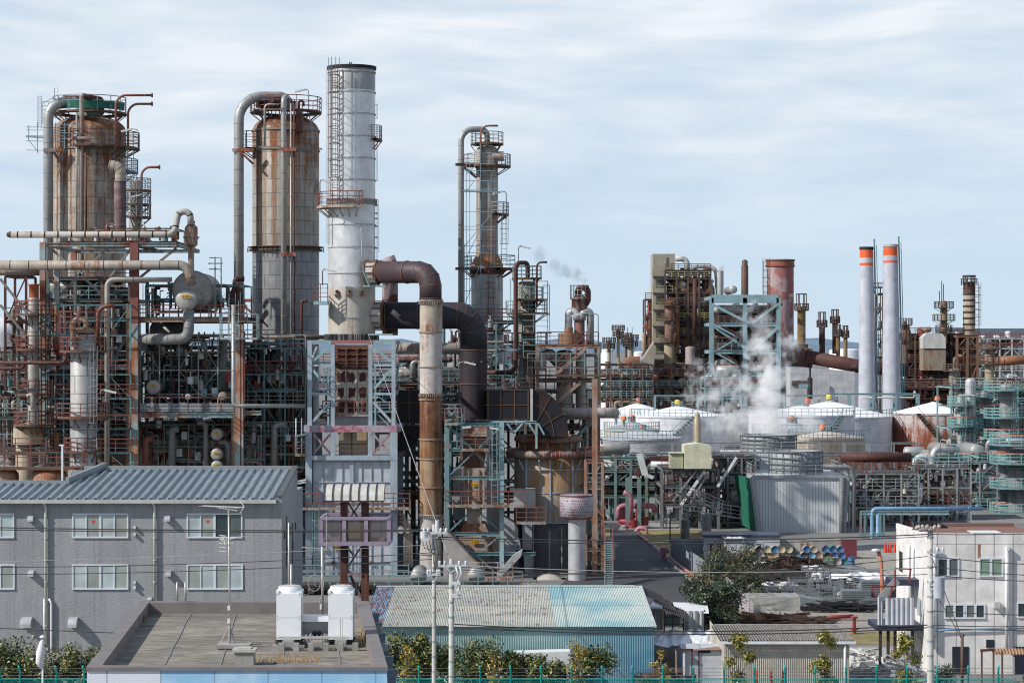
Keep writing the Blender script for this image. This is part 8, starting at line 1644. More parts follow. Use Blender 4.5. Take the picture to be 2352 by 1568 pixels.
for u,c in((1728,'light blue'),(1756,'blue'),(1775,'green'),(1790,'black'),(1806,'blue'),(1820,'green'),(1840,'blue'),(1903,'green'),(1912,'green'),(1956,'blue')):drum((X(u,207),206.5+rr.random(),0),False,c,c if c!='green' else 'ochre',dl(c,c,'standing upright in front'))
TARP=flat('tarp_white',(.68,.69,.70),.6,.12,3);MESHG=metal('cage_grey',(.20,.22,.24),.2);SCRAP=metal('scrap_brown',(.055,.04,.038),.4,.7);SACK=flat('sack_white',(.58,.57,.55),.8,.2,3);FORM=metal('formwork_grey',(.17,.20,.215),.15,.6)
def blob(u,v,w_,h_,d_,seed,m,name,label,cat,amp=.35):
 c_=G(u,v);rr=random.Random(seed);q=MB();n1,n2=18,7;ph=[rr.uniform(0,6)for _ in range(6)];vs=[]
 for j in range(n2+1):
  for i in range(n1):
   a,e=2*pi*i/n1,pi/2*j/n2;f=1+amp*(math.sin(3*a+ph[0])+math.sin(5*a+ph[1]+2*e)+rr.uniform(-.5,.5))*.35;vs.append((c_.x+w_*math.cos(a)*math.cos(e)*f,c_.y+d_*math.sin(a)*math.cos(e)*f,h_*math.sin(e)*(1+amp*rr.uniform(-.4,.4))if j else 0))
 q.add(vs,[(j*n1+i,j*n1+(i+1)%n1,(j+1)*n1+(i+1)%n1,(j+1)*n1+i)for j in range(n2)for i in range(n1)]);return tag(q.build(name,m,None,c_),label,cat)
for k,a in enumerate(((1745,1312,1.6,.8,1,'white tarp heap left of the brown scrap'),(1868,1296,2.0,.55,.8,'low white tarp behind the brown scrap'),(1975,1345,3.2,1.1,2,'large white tarp over pipes near the white building'),(1765,1348,.9,.4,.8,'small white tarp scrap by the dark boards'))):blob(a[0],a[1],a[2],a[3],a[4],10+k,TARP,'tarpaulin',a[5],'tarpaulin',.6)
def sticks(u,v,w_,d_,h_,n,L_,m,label,name='scrap_heap',cat='scrap heap',ang=.3,th=.09,seed=1,dirx=0.0):
 c_=G(u,v);rr=random.Random(seed);q=MB()
 for k in range(n):
  x,y=rr.uniform(-w_,w_),rr.uniform(-d_,d_);f=max(0,1-abs(x)/w_*.7);z=rr.random()*h_*f+th;a=dirx+rr.uniform(-ang,ang);dv=Vector((math.cos(a),math.sin(a),rr.uniform(-.25,.12)))*L_/2*rr.uniform(.6,1);p=Vector((c_.x+x,c_.y+y,z));lo=min((p-dv).z,(p+dv).z);p.z+=max(0,.03-lo);q.bar(p-dv,p+dv,th,th*rr.choice((1,1,2.5)))
 tag(q.build(name,m,None,c_),label,cat)
sticks(1825,1318,3.4,1.6,1.5,130,3.0,SCRAP,'big heap of dark brown rusty scrap bars in the yard',ang=.5,dirx=.4,seed=2,th=.13)
sticks(1800,1340,3.0,.8,.9,60,3.2,DARKST,'flat pile of black boards below the brown scrap',ang=.15,seed=3,th=.12)
for k,(u,v,lb)in enumerate(((1850,1392,'low silver pipe stack beside the netting'),(1890,1378,'grey tube stack in the middle of the yard'),(1925,1352,'long dark pipe bundle under the large tarp'),(1990,1352,'black tube bundle near the white building'),(1815,1366,'grey bar bundle left of the cages'))):sticks(u,v,2.0,.7,.7,50,3.5,(GAL,FORM,DARKST,BLACKM,GALD)[k],lb,'pipe_bundle','pipe bundle',.06,.1,5+k)
for k,(u,v)in enumerate(((1795,1372),(1838,1362),(1880,1352),(1932,1366),(1960,1366),(1905,1378),(1945,1385),(2010,1372),(1868,1332),(1925,1338))):
 c_=G(u,v);t=T('mesh_cage','%s storage cage from the left in the yard, %s'%(ORD[sorted([1795,1838,1880,1932,1960,1905,1945,2010,1868,1925]).index(u)],'filled with white sacks' if k%2==0 else 'filled with grey steel parts'),'cage',c_);w_,d_,h_=.9,.8,1.2;q=MB()
 for x in(-w_,w_):
  for y in(-d_,d_):q.bar(c_+Vector((x,y,0)),c_+Vector((x,y,h_)),.08)
 for z in(.1,.4,.7,1.0,h_):
  for y in(-d_,d_):q.bar(c_+Vector((-w_,y,z)),c_+Vector((w_,y,z)),.05)
  for x in(-w_,w_):q.bar(c_+Vector((x,-d_,z)),c_+Vector((x,d_,z)),.05)
 for j in range(9):x=-w_+j*w_/4.5;q.bar(c_+Vector((x,-d_,0)),c_+Vector((x,-d_,h_)),.03)
 q.build('frame',MESHG,t);q=MB()
 for j in range(12):
  p=c_+Vector((rr.uniform(-.65,.65),rr.uniform(-.5,.5),rr.uniform(.2,1.15)))
  if k%2==0:q.lathe(p,[(.02,-.25),(.25,-.15),(.3,0),(.2,.16),(.02,.2)],8)
  else:q.bar(p-Vector((.5,0,0)),p+Vector((.5,0,.05)),.12)
 q.build('contents',SACK if k%2==0 else FORM,t)
for k,(u,v,n)in enumerate(((2132-0,1415,0),(2055,1420,4),(2100,1418,6),(2140,1416,5))):
 if n==0:continue
 u-=90;v-=0;c_=G(u,v-26);q=MB()
 for j in range(n*2):q.box(c_.x-1.1,c_.x+1.1,c_.y-.6,c_.y+.6,j*.17,j*.17+.13)
 tag(q.build('panel_stack',FORM,None,c_),'stack of grey formwork panels, %s of three, near the balcony'%('lowest, leftmost','tallest, middle','rightmost')[k-1],'panel stack')
m_,g,b=mat('net_see_through');tr=g.n.new('ShaderNodeBsdfTransparent');ms_=g.n.new('ShaderNodeMixShader');g.l.new(b.outputs[0],ms_.inputs[1]);g.l.new(tr.outputs[0],ms_.inputs[2]);geo=g.n.new('ShaderNodeNewGeometry').outputs['Position'];g.l.new(g.mr(g.noise(geo,.9,4,.7),.35,.65,.25,.75),ms_.inputs[0])
g.l.new(ms_.outputs[0],[x for x in g.n if x.type=='OUTPUT_MATERIAL'][0].inputs[0]);b.inputs['Base Color'].default_value=(.42,.40,.36,1);NETM=m_
for k,(u,v,w_,n,m,lb)in enumerate(((1760,1330,1.6,40,GAL,'pale steel bars left of the black boards'),(1870,1310,2.2,50,GALD,'grey bars behind the mesh cages'),(1960,1322,2.2,50,GAL,'silver bars beside the salmon lamp post'),(1800,1388,2.0,60,GAL,'silver bars behind the netting shelter'),(2000,1395,1.8,50,GALD,'grey bars at the foot of the lamp post'),(1900,1400,3.2,60,FORM,'long flat row of grey planks near the red pipe'),(1850,1350,2.4,60,SCRAP,'brown bars between the cages'),(1940,1404,2.5,50,BLACKM,'black bars near the red pipe'))):sticks(u,v,w_,.8,.8,n,2.4,m,lb,'bar_stack','bar stack',.25,.08,50+k)
for k,a in enumerate(((1800,1352,1.2,.5,.8,'white sheeting between the black boards and cages'),(1900,1332,1.5,.6,.8,'grey white sheeting left of the large tarp'),(1838,1398,.8,.5,.6,'small crumpled tarp beside the netting shelter'))):blob(a[0],a[1],a[2],a[3],a[4],30+k,SACK,'tarpaulin',a[5],'tarpaulin',.8)
t=T('netting_shelter','scaffold shelter hung with grey netting at the front of the yard','shelter',G(1780,1428));D=G(0,1428).y;q=MB()
for u in(1722,1757,1792,1832):q.bar(P(u,1428,D),P(u,1372,D),.08);q.bar(P(u,1372,D),P(u,1372,D)+Vector((0,3,0)),.08)
for v in(1374,1400,1420):q.bar(P(1722,v,D),P(1835,v,D),.07)
q.build('frame',GAL,t);q=MB();q.add([P(1716,1372,D-.1),P(1838,1370,D-.1),P(1838,1402,D-.3),P(1800,1400,D-.2),P(1760,1425,D-.4),P(1745,1398,D-.15),P(1722,1392,D-.2)],[(0,1,2,3,4,5,6)]);q.quad(P(1716,1372,D-.1),P(1838,1370,D-.1),P(1838,1370,D)+Vector((0,3,0)),P(1716,1372,D)+Vector((0,3,0)));q.build('netting',NETM,t)
sticks(1790,1430,3,.8,.5,60,3.5,SCRAP,'low rusty bars lying under the netting shelter',ang=.1,seed=21);q=MB();q.tube([P(1835,1425,167),P(2068,1425,167)],.055,8);q.tube([P(1880,1418,168),P(1960,1414,168)],.14,8);tag(q.build('red_pipe',REDP,None,P(1950,1425,167)),'thin red pipe along the front of the yard','pipe')
q=MB();p=G(1962,1455);q.cyl(p,.12,0,1.1,10);q.cyl(p+Vector((0,0,1.1)),.25,0,.12,10);q.cyl(p,.3,.3,.4,10);tag(q.build('hydrant',REDP,None,p),'red hydrant standing on the dry grass strip','hydrant')
for k,(u,v)in enumerate(((1550,1298),(2017,1292),(2046,1296),(2059,1298),(2066,1298),(1914,1426))):
 pass
CONE=flat('cone_red',(.62,.05,.03),.5)
def cone(p,lb,sc=1):q=MB();q.lathe(p,[(.03,.7*sc),(.05,.66*sc),(.16,.05),(.16,.03)],14);q.box(p.x-.2,p.x+.2,p.y-.2,p.y+.2,0,.04);tag(q.build('traffic_cone',CONE,None,p),lb,'traffic cone','red traffic cones')
for k,u in enumerate((2041,2047,2053,2063,2070)):cone(G(u-8,1268),'red cone by the white building, %s from the left'%ORD[k],1.4)
for k,(u,nm)in enumerate(((1738,'leftmost'),(1772,'middle'),(1798,'rightmost'))):cone(Vector((X(u,130),130,.0)),'red traffic cone behind the green fence, %s of three'%nm,2.4)
t=T('street_lamp','salmon coloured curved lamp post in the yard with a round grey head','lamp',P(2026,1395,172));q=MB();q.tube([P(2026,1480,172),P(2026,1330,172),P(2024,1290,172),P(2017,1262,172)],.14,8);q.build('pole',metal('pole_salmon',(.50,.20,.12),.2),t);q=MB();q.lathe(P(2012,1262,172),[(.02,.1),(.3,.05),(.38,-.1),(.02,-.16)],14);q.build('lamp_head',LAMPM,t)
D=140.0;WB=metal('white_clad',(.74,.72,.70),.05,.6,dirt=.15,rc=(.22,.09,.05),seam=(9,-1.15,False));xL=X(2131,D);Db=151.5;zt=Z(1226,D)
t=T('white_building','white works building at the right edge with green blinds and rusty roof edge','building',(X(2240,D),D,0));q=MB();q.box(xL,X(2420,D),D,Db,0,zt-.6);q.build('wall',WB,t)
q=MB();q.prism([(D-.02,zt-.598),(Db,zt-.598),(Db,8.26),(D-.02,zt+.06)],xL-.02,xL+.14,axis='x');q.box(xL+.141,X(2420,D),D-.02,D+.14,zt-.598,zt+.05);q.build('parapet',WB,t)
q=MB();q.quad((xL+.14,D+.14,zt+.02),(X(2420,D),D+.14,zt+.02),(X(2420,D),Db-.5,zt-.4),(xL+.14,Db-.5,zt-.4));q.build('roof',metal('roof_redrust',(.20,.09,.06),.5),t)
q=MB();q.box(xL+2,X(2420,D),Db-.5,Db,zt-.59,8.3);q.build('rear_parapet',metal('parapet_brown',(.16,.12,.12),.4),t);q=MB();q.box(X(2233,D),X(2300,D),D-.06,D+1.6,zt+.055,zt+.1);q.build('roof_patch',WHITEP,t)
GB_=glass('blind_green',(.20,.29,.22),.3)
window(2152,2203,1280,1324,[DKG,glass('pane_dim',(0,0,0))],D=D,parent=t);window(2248,2304,1280,1324,[GB_,GB_],D=D,parent=t);window(2168,2216,1386,1420,[glass('pane_mid',(.14,.16,.14),.2),DKG],D=D,parent=t);window(2217,2263,1386,1420,[glass('pane_mid',(0,0,0)),DKG],D=D,parent=t);window(2335,2400,1382,1418,[DKG,DKG],D=D,parent=t)
for(a,b_,c_,d_)in((2187,2225,1484,1560),(2330,2380,1484,1560),(2265,2283,1468,1486)):q=MB();q.box(X(a,D),X(b_,D),D-.04,D+.1,Z(d_,D),Z(c_,D));q.build('door' if a!=2265 else 'window',flat('door_navy',(.02,.025,.04),.4),t)
for uu in(2312,2102+43):q=MB();q.tube([P(uu,1255 if uu>2200 else 1260,D-.2),P(uu,1490,D-.2)],.11,10);q.box(X(uu-3,D),X(uu+4,D),D-.35,D-.05,Z(1262,D),Z(1253,D));q.build('downpipe',WHITEP,t)
q=MB();q.tube([P(2135,1450,D-.15),P(2165,1446,D-.15),P(2420,1440,D-.15)],.06,6);q.build('conduit',BLP,t);q=MB();q.box(X(2280,D),X(2293,D),D-.5,D,Z(1394,D),Z(1380,D));q.build('vent_hood',HOOD,t)
q=MB();q.box(X(2246,D),X(2252,D),D-.01,D+.05,Z(1282,D),Z(1228,D));q.build('rust_stain',metal('stain_rust',(.36,.18,.12),.4),t)
xs_=xL
for(ya,yb,va,vb)in((149,150.2,1266,1312),):q=MB();q.box(xs_-.03,xs_+.05,ya,yb,Z(vb,149.5),Z(va,149.5));q.build('window',DKG,t)
for(ya,yb,va,vb)in((142,143.6,1372,1412),(142.2,143.4,1462,1482)):q=MB();q.box(xs_-.03,xs_+.05,ya,yb,Z(vb,143),Z(va,143));q.build('window',BLINDA,t)
for y_ in(144.5,146):q=MB();q.tube([(xs_-.15,y_,0),(xs_-.15,y_,zt-1.2)],.1,8);q.build('downpipe',WHITEP,t)
D=141.0;t=T('balcony_stair','white panelled balcony and dark stair with red rails on the side of the white building','balcony',(X(2060,D),D,0))
q=MB();corr(q,P(2034,1434,D),P(2100,1434,D),P(2100,1372,D),P(2034,1372,D),6,.05,(0,1,0));q.build('panel',CW,t);q=MB();corr(q,P(2016,1434,D+.3),P(2028,1434,D+.3),P(2028,1370,D+.3),P(2016,1370,D+.3),2,.05,(0,1,0));q.build('panel',CW,t)
for a_ in((2016,.4,1450,1438),(2058,2,1352,1338)):q=MB();q.box(X(a_[0],D),xL,D+a_[1],D+4,Z(a_[2],D),Z(a_[3],D));q.build('deck',flat('deck_navy',(.025,.03,.06),.5),t)
for u in(2022,2040,2056,2096):q=MB();q.bar(P(u,1560,D+1),P(u,1438,D+1),.18);q.build('post',DARKST,t)
q=MB()
for(a,b_,c_,d_)in((2002,1346,2058,1346),(2002,1346,2012,1372),(2050,1346,2044,1372),(2056,1305,2094,1306),(2056,1305,2056,1348),(2092,1306,2088,1338)):q.bar(P(a,b_,D),P(c_,d_,D),.09)
q.build('handrail',REDP,t);q=MB();q.bar(P(2020,1372,D+.5),P(2058,1330,D+.5),.12,.3);q.bar(P(2026,1376,D+.5),P(2064,1334,D+.5),.1,.25);q.build('stair',GAL,t)
sticks(2060,1570,1.6,1.5,1.6,70,1.6,GAL,'pile of grey racks and chairs beside the white building','junk_pile','junk pile',1.2,.06,31);sticks(2000,1530,1.6,2,1.0,60,1.2,SACK,'pile of pale junk and sacks along the lane','junk_pile','junk pile',1.5,.12,32);sticks(2290,1600,3,.6,.4,40,3,GAL,'silver pipes lying behind the fence at far right','pipe_bundle','pipe bundle',.1,.07,33)
t=T('lean_to','small rusty corrugated canopy over bicycles at the right edge','canopy',P(2310,1560,136));D=136.0;q=MB();corr(q,P(2280,1502,D),P(2380,1502,D),P(2375,1488,D+2.5),P(2276,1488,D+2.5),14,.05,(0,0,1));q.build('roof',metal('roof_rustcorr',(.42,.26,.16),.5),t)
for u in(2255,2282,2302):q=MB();q.bar(P(u,1580,D),P(u,1494,D),.1);q.build('post',RUSTM,t)
q=MB();q.bar(P(2252,1493,D),P(2284,1491,D),.14);q.build('beam',RPIPE,t)
D=134.0;x0,x1=X(1664,D),X(1951,D);zE=Z(1470,D);Dr=140.0;zR=Z(1436,Dr)
t=T('tiled_shed','cream ribbed shed with wavy grey tile roof behind the fence','shed',((x0+x1)/2,D,0))
m_,g,b=mat('cement_tile');geo=g.n.new('ShaderNodeNewGeometry').outputs['Position'];x,y,z=g.sep(geo);n=g.noise(geo,3.5,4,.7);r_=g.math('FRACT',g.math('MULTIPLY',y,1.6));c=g.ramp(g.math('ADD',g.math('MULTIPLY',n,.8),g.math('MULTIPLY',r_,.2)),[(.35,(.07,.065,.06)),(.55,(.20,.185,.165)),(.7,(.33,.31,.27))]);g.sock(b,'Base Color',c);b.inputs['Roughness'].default_value=.9
q=MB();corr(q,(x0-.3,D-.3,zE),(x1+.3,D-.3,zE),(x1+.1,Dr,zR),(x0-.3,Dr,zR),46,.085,(0,0,1));q.build('roof',m_,t);CRW=metal('shed_cream',(.50,.47,.40),.10,.6,dirt=.25)
q=MB();corr(q,(x0,D,0),(x1,D,0),(x1,D,zE-.08),(x0,D,zE-.08),60,.025,(0,1,0));q.build('wall',CRW,t);q=MB();q.add([(x0,D,0),(x0,Dr+4,0),(x0,Dr+4,zE),(x0,Dr,zR-.1),(x0,D,zE-.1)],[(0,1,2,3,4)]);q.build('gable_wall',CRW,t)
q=MB();q.bar((x0-.3,D-.4,zE-.08),(x1+.3,D-.4,zE-.08),.16,.14);q.build('gutter',WHITEP,t);q=MB();q.bar((x0-.05,Dr,zR+.02),(x1+.1,Dr,zR+.02),.3,.12);q.build('ridge',CONC,t);q=MB();q.tube([(x1-.3,D-.3,zE-.1),(x1-.3,D-.3,0)],.08,8);q.build('downpipe',WHITEP,t)
t=T('tarp_shelter','scaffold shelter with white tarp roof and hanging curtains behind the teal shed','shelter',G(1560,1500));D=149.0
q=MB();pts=[(1487,1392),(1500,1382),(1622,1384),(1628,1396),(1622,1404),(1500,1397)];q.quad(P(1487,1397,D),P(1628,1402,D),P(1624,1384,D+6),P(1500,1381,D+6));q.quad(P(1487,1397,D),P(1628,1402,D),P(1628,1408,D-.1),P(1490,1402,D-.1));q.build('roof_tarp',TARP,t)
q=MB()
for u in(1500,1526,1545,1570,1618):q.bar(P(u,1460,D),P(u,1400,D),.08)
for v in(1416,1432):q.bar(P(1500,v,D),P(1632,v,D),.06)
q.build('frame',DARKST,t)
for(a,b_,v1)in((1498,1524,1448),(1571,1616,1446)):
 q=MB();n=10;vs=[]
 for k in range(n+1):u=a+(b_-a)*k/n;y_=D-.2+.12*math.sin(k*1.9);vs+=[P(u,1402,y_),P(u,v1+3*math.sin(k*1.3),y_+.1*math.cos(k))]
 q.add(vs,[(2*k,2*k+1,2*k+3,2*k+2)for k in range(n)],True);q.build('curtain',flat('curtain_grey',(.46,.46,.44),.8,.15,3),t)
q=MB();q.box(X(1527,D),X(1568,D),D+2,D+4,Z(1446,D),Z(1425,D));tag(q.build('machine',metal('machine_aqua',(.25,.40,.42),.2),None,P(1548,1446,D+2)),'pale aqua machine under the tarp shelter','machine')
q=MB();rr=random.Random(6);Dt=142.0;vs=[]
for j in range(5):
 for k in range(15):vs.append(P(1495+k*10,1482-j*9,Dt+j*1.3)+Vector((0,0,rr.uniform(-.12,.12))))
q.add(vs,[(j*15+k,j*15+k+1,(j+1)*15+k+1,(j+1)*15+k)for j in range(4)for k in range(14)],False);tag(q.build('low_tarp_roof',TARP,None,P(1560,1470,Dt)),'crumpled white sheeting over the low huts below the tarp shelter','tarpaulin')
D=136.0;t=T('small_shed','small grey panelled shed with rusty flat roof behind the fence','shed',(X(1612,D),D,0));q=MB();q.box(X(1567,D),X(1658,D),D,D+3,0,Z(1492,D));q.build('wall',metal('shed_greypanel',(.50,.53,.58),.06,.6,seam=(9,-1.3,False)),t);q=MB();q.add([P(1564,1493,D-.2),P(1661,1491,D-.2),P(1655,1478,D+3),P(1570,1480,D+3)],[(0,1,2,3)]);q.build('roof',metal('roof_rustflat',(.30,.20,.15),.5),t);q=MB();q.box(X(1605,D),X(1632,D),D-.05,D+.1,Z(1498,D),Z(1493,D));q.box(X(1604,D),X(1606,D),D-.04,D+.1,0,Z(1494,D));q.build('gap',BLACKM,t)
t=T('goal_frame','rusty and white pipe frame like a doorway in front of the small grey shed','frame',P(1546,1568,131));D=131.0
for a,b_,m in(((1553,1600),(1553,1490),metal('frame_rw',(.50,.40,.36),.5)),((1590,1600),(1590,1490),RPIPE),((1552,1491),(1592,1491),RPIPE),((1571,1600),(1571,1500),WHITEP)):q=MB();q.bar(P(*a,D),P(*b_,D),.11);q.build('tube',m,t)
sticks(1530,1600,1.6,2.0,1.6,90,1.4,SCRAP,'dark jumble of junk between the teal shed and grey shed','junk_pile','junk pile',1.5,.14,41);sticks(1430,1610,6,.8,.5,60,1.0,metal('junk_mix',(.20,.16,.14),.4),'low jumble of brown and blue junk behind the fence','junk_pile','junk pile',1.5,.12,42);sticks(1905,1600,6,.8,.4,60,1.4,SACK,'boards and stones behind the fence right of the cones','junk_pile','junk pile',1.5,.12,43)
t=T('cable_reel','tan wooden cable reel standing behind the green fence','cable reel',(X(2108,131),131,0));q=MB();q.cyl((X(2108,131),131,0),.65,.95,1.03,24);q.cyl((X(2108,131),131,0),.25,.05,.95,14);q.cyl((X(2108,131),131,0),.65,0,.06,24);q.build('reel',metal('wood_tan',(.50,.40,.25),.2,.8),t)
q=MB();q.box(X(1515,136),X(1205,136),133,134.5,1.5,2.6)if False else q.prism([(X(1190,134),.4),(X(1316,134),.4),(X(1322,134),1.5),(X(1308,134),2.3),(X(1180,134),2.2)],133.2,134.4);tag(q.build('covered_load',TARP,None,(X(1250,134),133,0)),'long white tarp covered load against the teal wall','tarpaulin')
q=MB();q.prism([(X(1095,134),0),(X(1145,134),0),(X(1150,134),1.2),(X(1100,134),1.4)],133.2,134.2);tag(q.build('covered_load',flat('cover_mint',(.45,.60,.52),.6),None,(X(1120,134),133,0)),'small mint green covered load behind the bushes','tarpaulin')
def leafmat(name,cols):
 m,g,b=mat(name);oi=g.n.new('ShaderNodeNewGeometry');rp_=oi.outputs['Random Per Island'];g.sock(b,'Base Color',g.ramp(rp_,cols));b.inputs['Roughness'].default_value=.42;b.inputs['Specular IOR Level'].default_value=.5;b.inputs['Transmission Weight'].default_value=0;return m
LF1=leafmat('leaf_glossy',[(0,(.022,.042,.014)),(.4,(.05,.08,.02)),(.7,(.10,.13,.035)),(.9,(.20,.19,.05)),(1,(.45,.30,.05))]);LF2=leafmat('leaf_dark',[(0,(.012,.025,.012)),(.6,(.03,.05,.022)),(1,(.08,.10,.04))]);LF3=leafmat('leaf_olive',[(0,(.03,.035,.012)),(.6,(.06,.065,.022)),(1,(.11,.10,.035))]);LF4=leafmat('leaf_yellow',[(0,(.12,.11,.02)),(.4,(.30,.22,.03)),(1,(.50,.34,.05))]);BARK=metal('bark',(.16,.12,.09),.1,.9)
def tree(name,label,cat,p,h,w_,n,lf,seed,leaf=.16,trunk=.07,clumps=9,z0=.25,group=None,dw=None,limb=True):
 rr=random.Random(seed);t=T(name,label,cat,p,group);p=Vector(p);dw=dw or w_;q=MB();cs=[]
 for k in range(clumps):
  a=rr.uniform(0,2*pi);rad=rr.uniform(.1,.72)**.7;zz=rr.uniform(z0,.88);f=math.sin(min(1,(1-zz)*1.6+.25)*pi/2);cs.append((p+Vector((w_*rad*math.cos(a)*f,dw*rad*math.sin(a)*f,h*zz)),w_*rr.uniform(.3,.55)))
 q.tube([p,p+Vector((0,0,h*.45)),p+Vector((rr.uniform(-.1,.1),0,h*.9))],lambda s:trunk*(1-.8*s),7)
 for c_,r_ in cs:q.tube([p+Vector((0,0,h*rr.uniform(.15,.4))),p.lerp(c_,.6)+Vector((0,0,h*.1)),c_],lambda s:trunk*.5*(1-.8*s),5)
 q.build('trunk',BARK,t);q=MB()
 for k in range(n):
  c_,r_=rr.choice(cs);d0=Vector((rr.gauss(0,1),rr.gauss(0,1),rr.gauss(0,1))).normalized();pp=c_+d0*r_*rr.uniform(.35,1.08);pp.z=max(pp.z,.1)
  e1=Vector((rr.gauss(0,1),rr.gauss(0,1),rr.gauss(0,.7))).normalized();e2=e1.cross(d0+Vector((0,0,.6)))
  if e2.length<.1:continue
  e2.normalize();L_=leaf*rr.uniform(.6,1.2);q.add([pp-e2*L_*.22,pp+e1*L_*.5-e2*0,pp+e2*L_*.22,pp-e1*L_*.5],[(0,1,2,3)])
 q.build('crown',lf,t);return t
for k,(u,w_,h_,lb)in enumerate(((8,1.4,3.2,'glossy shrub cut by the left edge of the picture'),(78,1.9,2.7,'broad glossy shrub behind the furled flag'),(187,1.25,2.9,'round yellow flecked shrub just left of the flat roofed building'))):tree('glossy_shrub',lb,'shrub',(X(u,133),133,0),h_*1.08,w_*1.1,4200,LF1,100+k,.23,clumps=14,z0=.12,group='glossy shrubs along the fence')
for k,(u,w_,h_,lb)in enumerate(((925,1.25,3.3,'glossy shrub nearest the flat roofed building, left of the poles'),(985,1.2,3.4,'glossy shrub directly behind the left utility pole'),(1072,1.5,3.2,'glossy shrub just right of the two poles, yellow topped'),(1130,1.5,3.1,'glossy shrub left of the white covered load'),(1198,1.2,2.3,'low glossy shrub in front of the white covered load'),(1262,1.3,2.0,'lowest glossy shrub in front of the white covered load'),(1360,1.3,2.8,'bushy small tree in front of the blue part of the teal shed'))):tree('glossy_shrub',lb,'shrub',(X(u,131.5),131.5,0),h_*1.12,w_*1.12,4200,LF1,120+k,.23,clumps=13,z0=.12 if k<6 else .45,group='glossy shrubs along the fence')
for k,(u,h_,n,lb)in enumerate(((940,3.6,260,'thin yellow leaved sapling left of the utility poles'),(1138,3.4,160,'bare twiggy sapling among the shrubs in front of the teal shed'),(1328,3.8,420,'yellowing sapling near the right half of the teal shed'),(1516,3.5,200,'nearly bare sapling at the right corner of the teal shed'))):tree('sapling',lb,'sapling',(X(u,129),129,0),h_,.75,n*2,LF4,140+k,.19,.045,14,.15,'thin saplings along the fence')
for k,(u,lb)in enumerate(((1697,'tiered golden pine sapling at the left of the tiled shed'),(1893,'tiered golden pine sapling at the right of the tiled shed'),(2080,'tiered golden sapling in front of the white building'))):
 tree('pine_sapling',lb,'sapling',(X(u,129),129,0),4.3 if k!=1 else 4.4,.85,2600,leafmat('leaf_gold%d'%k,[(0,(.06,.08,.02)),(.5,(.17,.17,.03)),(1,(.40,.29,.04))]),150+k,.2,.05,12,.1,'tiered golden saplings')
for k,(u,h_,lb)in enumerate(((1435+52,1.3,'clipped round bush behind the fence at the corner of the teal shed'),(2172,1.9,'clipped dark round bush beside the right utility pole'),(2082,1.5,'clipped bush at the foot of the golden sapling'))):tree('clipped_bush',lb,'shrub',(X(u,131),131,0),h_,.9,2200,LF2,160+k,.13,clumps=12,z0=.2)
def gt(u,vb):q=G(u,vb);return(q.x,q.y,0)
tree('dark_tree','dark glossy evergreen tree at the end of the road, beside the tarp shelter','tree',gt(1628,1440),5.0,2.3,9000,LF2,170,.24,.15,18,.15);tree('dark_tree','second dark evergreen tree lower right, above the tiled shed','tree',gt(1655,1478),4.2,2.0,7500,LF2,171,.24,.12,16,.1)
tree('olive_bush','wide olive green bush in the corner of the yard behind the dark tree','bush',gt(1675,1330),2.8,2.9,8000,LF3,172,.22,.12,20,.1);tree('olive_bush','brownish olive bush right of the dark tree','bush',gt(1712,1376),2.5,2.0,6000,LF3,173,.2,.1,14,.1);tree('olive_bush','small round green bush by the sheet fence','bush',gt(1742,1385),1.1,.9,1800,LF1,174,.16,.05,9,.1)
Df=127.0;GF=flat('fence_green',(.01,.36,.33),.45,.08);t=None
m_,g,b=mat('chain_link');geo=g.n.new('ShaderNodeNewGeometry').outputs['Position'];x,y,z=g.sep(geo);tr=g.n.new('ShaderNodeBsdfTransparent');mx=g.n.new('ShaderNodeMixShader')
a1=g.math('FRACT',g.math('MULTIPLY',g.math('ADD',g.math('ADD',x,z),100),8.0));a2=g.math('FRACT',g.math('MULTIPLY',g.math('ADD',g.math('SUBTRACT',x,z),100),8.0));f_=g.math('MAXIMUM',g.math('LESS_THAN',a1,.16),g.math('LESS_THAN',a2,.16))
g.l.new(f_,mx.inputs[0]);g.l.new(tr.outputs[0],mx.inputs[1]);g.l.new(b.outputs[0],mx.inputs[2]);g.l.new(mx.outputs[0],[n for n in g.n if n.type=='OUTPUT_MATERIAL'][0].inputs[0]);b.inputs['Base Color'].default_value=(.01,.27,.26,1);LINK=m_
def fence(label,us,v_rail):
 t=T('green_fence',label,'fence',(X(us[0],Df),Df,0));z=1.62
 for u in us:q=MB();q.tube([(X(u,Df),Df,0),(X(u,Df),Df,2.05),(X(u-1.5,Df),Df-.25,2.35)],.055,8);q.build('post',GF,t)
 a,b_=X(us[0]-(60 if us[0]<900 else 4),Df),X(us[-1]+40,Df)if us[-1]>300 else X(us[-1]+20,Df)
 q=MB();q.bar((a,Df,z),(b_,Df,z),.06);q.build('rail',GF,t);q=MB();q.quad((a,Df+.01,0),(b_,Df+.01,0),(b_,Df+.01,z),(a,Df+.01,z));q.build('mesh',LINK,t)
 q=MB()
 for k in range(3):q.bar((a,Df-.08*k,1.8+k*.2),(b_,Df-.08*k,1.8+k*.2),.02)
 q.build('barbed_wire',GALD,t)
fence('green chain link fence at lower left, left of the flat roofed building',(0,46,130,193),0);fence('long green chain link fence along the bottom right, in front of sheds and saplings',tuple(range(893,2352,70)),0)
